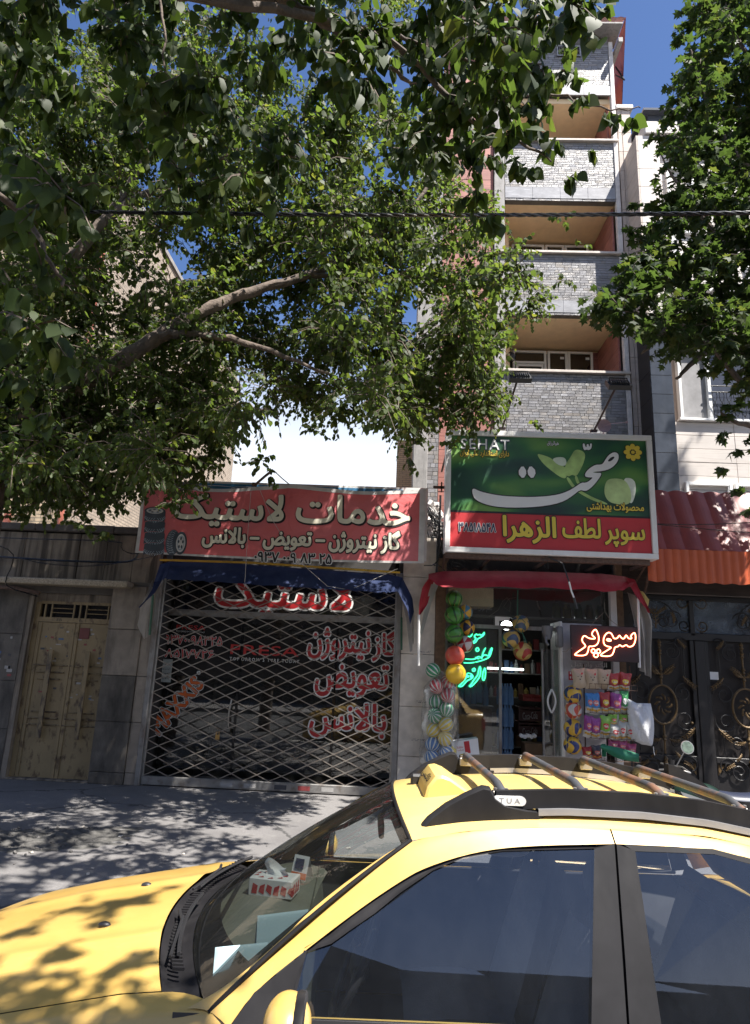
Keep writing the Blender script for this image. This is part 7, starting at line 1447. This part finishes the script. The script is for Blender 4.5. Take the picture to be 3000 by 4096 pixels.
def grow(root, clumps, kind, size, m, seed, per=9, hang=.55, fine=False):
    """twigs spread from every clump centre, leaves alternate along them; the nearest 300 leaves in view are parts, the rest one mass"""
    g = np.random.default_rng(seed); mats = []; tw = MB(); fr = []
    for C, rad, n in clumps:
        C = np.array(C)
        for _ in range(max(1, int(n/per))):
            d = g.normal(size=3); d /= np.linalg.norm(d); start = C+d*rad*g.uniform(0, .25); end = C+d*rad*g.uniform(.6, 1.05)*np.array([1, 1, .85]); end[2] -= hang*.35*rad*g.random()
            mid = (start+end)/2+np.array([0, 0, .12*rad]); pts = [start, mid, end]
            tw.tube([Vector(p) for p in pts], [.006, .004, .002], 3, cap=False)
            for q in range(per):
                t = (q+g.uniform(.2, .9))/per; p = (1-t)**2*start+2*t*(1-t)*mid+t*t*end
                ax = (end-start); ax = ax/(np.linalg.norm(ax)+1e-6); side = np.cross(ax, [0, 0, 1])*(1 if q % 2 else -1); dirn = ax*.5+side*g.uniform(.4, 1.1)+g.normal(size=3)*.35+np.array([0, 0, -hang*g.uniform(.6, 1.9)]); dirn /= np.linalg.norm(dirn)
                up = np.array([.15, -.1, 1.0])+g.normal(size=3)*.55; yv = np.cross(up, dirn); yv /= np.linalg.norm(yv)+1e-6; zv = np.cross(dirn, yv); s = size*g.uniform(.6, 1.2)
                fr.append((p, dirn*s, yv*s, zv*s))
    Pm = np.array([f[0] for f in fr]); A = np.array([[f[1], f[2], f[3]] for f in fr])
    cam_ = np.array(EYE); rel = Pm-cam_; dep = rel @ np.array(_f); sx = rel @ np.array(_rt)/np.maximum(dep, .1)*FPX; sy = rel @ np.array(_up)/np.maximum(dep, .1)*FPX
    vis = (dep > .5) & (abs(sx) < 1520) & (abs(sy) < 2080); order = np.argsort(np.where(vis, dep, 1e6)); near, rest = order[:300], order[300:]
    bv, bf = mesh_leaf(kind, True); me = bpy.data.meshes.new('leaf'); me.from_pydata([tuple(x) for x in bv], [], bf); me.materials.append(m); me.polygons.foreach_set('use_smooth', [kind == 'oval']*len(bf)); off = OFF[root.name]
    for i in near:
        o = link('leaf', me, root); a = A[i]; o.matrix_local = Matrix(((a[0][0], a[1][0], a[2][0], Pm[i][0]-off.x), (a[0][1], a[1][1], a[2][1], Pm[i][1]-off.y), (a[0][2], a[1][2], a[2][2], Pm[i][2]-off.z), (0, 0, 0, 1)))
    bv, bf = mesh_leaf(kind, fine); nv = len(bv); V = np.einsum('vk,nkj->nvj', bv, A[rest])+Pm[rest][:, None, :]-np.array(off); V = V.reshape(-1, 3).astype(np.float32)
    ls = np.array([len(f) for f in bf]); lv = np.array([i for f in bf for i in f]); N = len(rest); L = len(lv); me = bpy.data.meshes.new('foliage'); me.vertices.add(N*nv); me.vertices.foreach_set('co', V.ravel()); me.loops.add(N*L); me.loops.foreach_set('vertex_index', (np.arange(N)[:, None]*nv+lv[None]).ravel().astype(np.int32))
    st_ = np.concatenate([[0], np.cumsum(ls)[:-1]]); me.polygons.add(N*len(bf)); me.polygons.foreach_set('loop_start', (np.arange(N)[:, None]*L+st_[None]).ravel().astype(np.int32)); me.update(calc_edges=True)
    at_ = me.attributes.new('tone', 'FLOAT', 'FACE'); at_.data.foreach_set('value', np.repeat(g.random(N), len(bf)).astype(np.float32)); me.materials.append(m); me.polygons.foreach_set('use_smooth', np.full(N*len(bf), kind == 'oval'))
    tag(link('foliage', me, root), kind='stuff'); tag(obj('twigs', tw, M['bark'], root), kind='stuff')
def limb(root, name, pts, r0, r1, n=9):
    P = chain([Vector(p) for p in pts], 2); k = len(P)-1; g = random.Random(len(pts)*7+k)
    P = [p+Vector((g.uniform(-1, 1), g.uniform(-1, 1), g.uniform(-1, 1)))*.012 for p in P]
    return obj(name, MB().tube(P, [r0+(r1-r0)*i/k+g.uniform(-.004, .004)*(r0/.08) for i in range(k+1)], n), M['bark'], root, smooth=True)
def fill(polyg, n, Y0, Y1, r, leaves, seed, gaps=(), thin=None):
    g = random.Random(seed); out = []; xs = [p[0] for p in polyg]; ys = [p[1] for p in polyg]; tries = 0
    while len(out) < n and tries < 60*n:
        tries += 1; x = g.uniform(min(xs), max(xs)); y = g.uniform(min(ys), max(ys))
        if not in_poly(x, y, polyg) or any(((x-a)/c)**2+((y-b)/d)**2 < 1 for a, b, c, d in gaps): continue
        Y = g.uniform(Y0, Y1); q = g.uniform(.75, 1.25); f = thin(x, y) if thin else 1
        if g.random() > f: continue
        out.append((tuple(at(x, y, Y)), r*q, int(leaves*q*q)))
    return out
# mulberry by the shops
ta = thing('mulberry_tree', 'large leafy mulberry tree leaning over the pavement in front of the shops', 'tree', (-4.5, 6.3, ZS))
limb(ta, 'trunk', [(-4.55, 6.3, ZS-.05), (-4.5, 6.3, 1.2), (-4.35, 6.28, 2.3), (-4.15, 6.2, 3.4), at(-60, 1760, 6.1), at(160, 1640, 6.05)], .20, .12, 12)
limb(ta, 'branch', [at(-60, 1760, 6.1), at(160, 1640, 6.05), at(354, 1516, 6.0), at(545, 1407, 6.05), at(627, 1353, 6.1), at(726, 1289, 6.15), at(835, 1235, 6.2), at(962, 1180, 6.3), at(1071, 1148, 6.4), at(1253, 1099, 6.5), at(1398, 1026, 6.6), at(1544, 926, 6.7), at(1634, 853, 6.8), at(1780, 640, 6.9)], .105, .018)
limb(ta, 'branch', [at(627, 1353, 6.1), at(690, 1333, 6.05), at(781, 1335, 6.0), at(944, 1357, 5.95), at(1108, 1410, 5.9), at(1320, 1500, 5.9)], .062, .012)
limb(ta, 'branch', [at(1253, 1103, 6.5), at(1445, 1107, 6.6), at(1560, 1130, 6.7), at(1700, 1112, 6.8), at(1900, 1132, 6.9), at(2060, 1105, 7.0)], .035, .008)
limb(ta, 'branch', [(-4.15, 6.2, 3.4), at(-120, 1420, 6.2), at(150, 1180, 6.1), at(321, 996, 6.1), at(411, 886, 6.15), at(489, 796, 6.2), at(600, 600, 6.3), at(720, 330, 6.4)], .10, .02)
limb(ta, 'branch', [at(411, 886, 6.15), at(520, 800, 6.2), at(640, 745, 6.3), at(800, 690, 6.4), at(1000, 560, 6.5)], .055, .012)
limb(ta, 'branch', [at(160, 1640, 6.05), at(360, 1690, 6.2), at(476, 1655, 6.4), at(640, 1590, 6.6), at(800, 1540, 6.7)], .04, .01)
limb(ta, 'branch', [at(160, 1640, 6.05), at(-100, 1200, 6.3), at(-300, 700, 6.5), at(-200, 200, 6.8)], .09, .02)
gapA = [(970, 1500, 70, 95), (1560, 650, 80, 100), (590, 800, 75, 80), (730, 1040, 95, 125), (1290, 300, 60, 60), (1480, 1240, 60, 60), (1130, 1620, 70, 60), (1640, 1290, 55, 60)]
pA = [(-350, 120), (700, 150), (1650, 420), (1850, 760), (2160, 1000), (2150, 1200), (1990, 1380), (1990, 1740), (1900, 1640), (1760, 1690), (1640, 1720), (1540, 1640), (1380, 1690), (1250, 1600), (1100, 1740), (960, 1790), (820, 1900), (690, 1960), (560, 1900), (420, 2040), (300, 2040), (120, 2010), (-350, 1980)]
cl = fill(pA, 560, 6.0, 8.6, .42, 235, 21, gapA, lambda x, y: 1 if x < 1650 else .55)
cl += fill([(-350, 1300), (500, 1500), (700, 1930), (420, 2010), (-350, 1960)], 80, 5.7, 7.4, .34, 200, 22)
cl += fill([(-500, -900), (1700, -900), (1900, -100), (1500, 250), (-400, 250)], 110, 5.6, 8.4, .5, 170, 23, ((330, 60, 90, 120), (640, 180, 70, 100)))
cl += fill([(1450, 800), (1930, 800), (2140, 1020), (1980, 1400), (1980, 1730), (1850, 1600), (1650, 1690), (1500, 1600)], 62, 6.5, 8.2, .36, 170, 24, gapA)
cl += fill([(-100, 500), (1450, 600), (1450, 1600), (1000, 1650), (-100, 1900)], 120, 6.4, 8.6, .42, 190, 25, gapA)
cl += fill([(-300, 300), (700, 300), (1500, 600), (1900, 900), (2020, 1200), (1930, 1500), (1600, 1600), (1300, 1580), (1000, 1680), (700, 1880), (420, 1960), (-300, 1900)], 105, 4.7, 5.8, .40, 130, 26, gapA+[(560, 1400, 260, 90), (880, 1250, 260, 100), (1200, 1120, 260, 90), (1000, 1380, 220, 60), (1480, 980, 160, 110), (400, 900, 120, 120)])
for px, py, Y, r, n in ((60, 2060, 6.2, .22, 60), (330, 2100, 6.3, .2, 50), (430, 2150, 6.3, .16, 40), (700, 2010, 6.4, .2, 55), (1050, 1850, 6.4, .2, 60), (1080, 1900, 6.4, .14, 30), (1260, 1720, 6.5, .2, 50), (1640, 1830, 6.6, .2, 45), (1660, 1780, 6.6, .15, 30), (1815, 1770, 6.7, .15, 30), (1800, 1690, 6.7, .2, 40), (2130, 1690, 6.8, .13, 18), (2130, 1280, 6.8, .18, 30), (1960, 1480, 6.8, .2, 36), (2260, 1120, 6.9, .2, 40), (2330, 980, 6.9, .15, 26), (2250, 880, 6.9, .2, 36)): cl.append((tuple(at(px, py, Y)), r, n))
grow(ta, cl, 'oval', .062, M['mulberry'], 5)
# second mulberry over the street, its boughs close overhead
tn = thing('mulberry_tree', 'nearer mulberry tree whose large dark leaves hang over the top of the view', 'tree', (-3.6, .9, .14))
limb(tn, 'trunk', [(-3.6, .9, 0), (-3.55, .9, 1.5), (-3.4, 1.0, 3.0), (-3.1, 1.3, 4.2), (-2.2, 1.8, 4.9)], .19, .10, 12)
limb(tn, 'branch', [(-3.1, 1.3, 4.2), (-2.2, 1.8, 4.9), (-1.2, 2.5, 5.3), at(1100, -20, 3.1), at(1281, 79, 3.15), at(1415, 165, 3.2), at(1540, 260, 3.25), at(1660, 330, 3.3)], .06, .008)
limb(tn, 'branch', [(-1.2, 2.5, 5.3), at(1281, 79, 3.15), at(1600, 150, 3.3), at(1840, 456, 3.4), at(1942, 511, 3.4), at(2060, 560, 3.4), at(2200, 640, 3.4)], .03, .005)
limb(tn, 'branch', [at(1600, 150, 3.3), at(1900, 250, 3.35), at(2147, 362, 3.4), at(2280, 393, 3.4), at(2420, 440, 3.4), at(2560, 430, 3.4)], .012, .003)
limb(tn, 'branch', [(-2.2, 1.8, 4.9), (-1.2, 1.1, 5.6), (.1, .7, 5.8), (1.2, .6, 5.7)], .05, .008)
limb(tn, 'branch', [(-3.1, 1.3, 4.2), (-2.4, 2.2, 4.3), at(60, 800, 2.9), at(180, 1000, 2.9), at(260, 1150, 2.9)], .03, .006)
limb(tn, 'branch', [at(500, -700, 3.0), at(600, -250, 3.1), at(650, 0, 3.2), at(660, 200, 3.2), at(655, 330, 3.2)], .014, .004)
pN = [(-400, -700), (1900, -700), (2150, -100), (2330, 60), (2250, 330), (1900, 620), (1750, 720), (1500, 560), (1180, 560), (980, 760), (700, 740), (480, 560), (250, 900), (150, 1350), (-300, 1400)]
gN = [(330, 60, 80, 110), (640, 180, 60, 90), (1260, 290, 60, 50), (1560, 620, 60, 60), (420, 480, 70, 120)]
cn = fill(pN, 185, 2.4, 4.8, .26, 62, 31, gN)
cn += fill([(1600, -60), (2180, -60), (2280, 120), (2200, 420), (2000, 640), (1750, 620)], 24, 2.9, 3.7, .2, 30, 34)
cn += fill([(-600, -1500), (1500, -1500), (1800, -500), (-500, -500)], 95, 1.6, 3.6, .35, 80, 33)
gq = random.Random(77)
for i in range(46): cn.append(((gq.uniform(-.7, 1.35), gq.uniform(-.1, 1.3), gq.uniform(5.1, 6.6)), .27, 42))
for px, py, Y, r, n in ((2420, 40, 3.1, .10, 6), (2300, 420, 3.3, .13, 14), (2440, 450, 3.35, .13, 12), (2530, 470, 3.35, .10, 8), (2180, 560, 3.3, .15, 18), (2360, 600, 3.3, .12, 10), (2080, 700, 3.35, .16, 22), (2250, 740, 3.35, .14, 14), (1900, 760, 3.4, .16, 20), (1960, 850, 3.4, .14, 14), (820, 850, 3.2, .15, 22), (720, 700, 3.1, .17, 26), (900, 700, 3.2, .16, 24), (1000, 880, 3.2, .12, 10), (60, 1150, 2.8, .17, 24), (140, 1350, 2.8, .12, 12), (60, 1480, 2.8, .14, 14), (130, 950, 2.8, .17, 22), (40, 700, 2.7, .2, 26), (210, 1650, 3.2, .13, 14), (270, 1500, 3.4, .12, 10)): cn.append((tuple(at(px, py, Y)), r, n))
grow(tn, cn, 'oval', .096, M['mulberry_shade'], 8, per=6, hang=1.25, fine=True)
# plane tree at the right
tp = thing('plane_tree', 'plane tree with star shaped leaves at the right in front of the beige building', 'tree', (6.4, 7.2, ZS))
limb(tp, 'trunk', [(6.4, 7.2, ZS-.05), (6.35, 7.2, 3), (6.2, 7.2, 6), (6.0, 7.2, 10)], .22, .08, 12)
for P in ([(6.3, 7.2, 4.2), at(3020, 1620, 7.1), at(2860, 1380, 7.1), at(2700, 1280, 7.1), at(2500, 1250, 7.0)], [(6.2, 7.2, 6), at(2950, 1000, 7.1), at(2780, 850, 7.2), at(2640, 620, 7.2)], [(6.2, 7.2, 6.3), at(2900, 600, 7.1), at(2820, 380, 7.2), at(2760, 200, 7.2)], [(6.3, 7.2, 4), at(3020, 1700, 7), at(2920, 1690, 6.9), at(2880, 1640, 6.9)], [(6.1, 7.2, 8), at(2950, 200, 7.1), at(2900, 0, 7.2)], [at(2780, 1220, 7.1), at(2640, 1340, 7.1), at(2560, 1420, 7.1)], [at(2860, 1380, 7.1), at(2740, 1480, 7.0), at(2700, 1520, 7.0)]): limb(tp, 'branch', P, .05, .007, 7)
pB = [(2830, -150), (2780, 250), (2680, 560), (2620, 740), (2510, 1040), (2430, 1200), (2560, 1290), (2700, 1360), (2850, 1440), (2950, 1560), (3400, 1620), (3400, -150)]
cb_ = fill(pB, 285, 6.3, 8.6, .40, 80, 41, ((2930, 320, 60, 60),))
cb_ += fill([(3000, -500), (4200, -500), (4200, 1700), (3050, 1600)], 80, 6.2, 8.8, .5, 80, 43)
for px, py, Y, r, n in ((2640, 1340, 6.9, .22, 24), (2590, 1430, 6.9, .16, 14), (2500, 1160, 7, .2, 20), (2400, 1230, 7, .15, 12), (2940, 1650, 6.8, .2, 26), (2900, 1720, 6.8, .16, 16), (2980, 1800, 6.8, .2, 24), (2910, 1880, 6.8, .16, 14), (2960, 2050, 6.8, .15, 12), (2990, 1980, 6.8, .14, 10), (2720, 150, 7, .2, 20), (2780, 30, 7, .22, 24), (2560, 820, 7, .22, 22), (2840, 1480, 6.9, .2, 20)): cb_.append((tuple(at(px, py, Y)), r, n))
grow(tp, cb_, 'star', .115, M['plane'], 13, per=8, hang=.35)
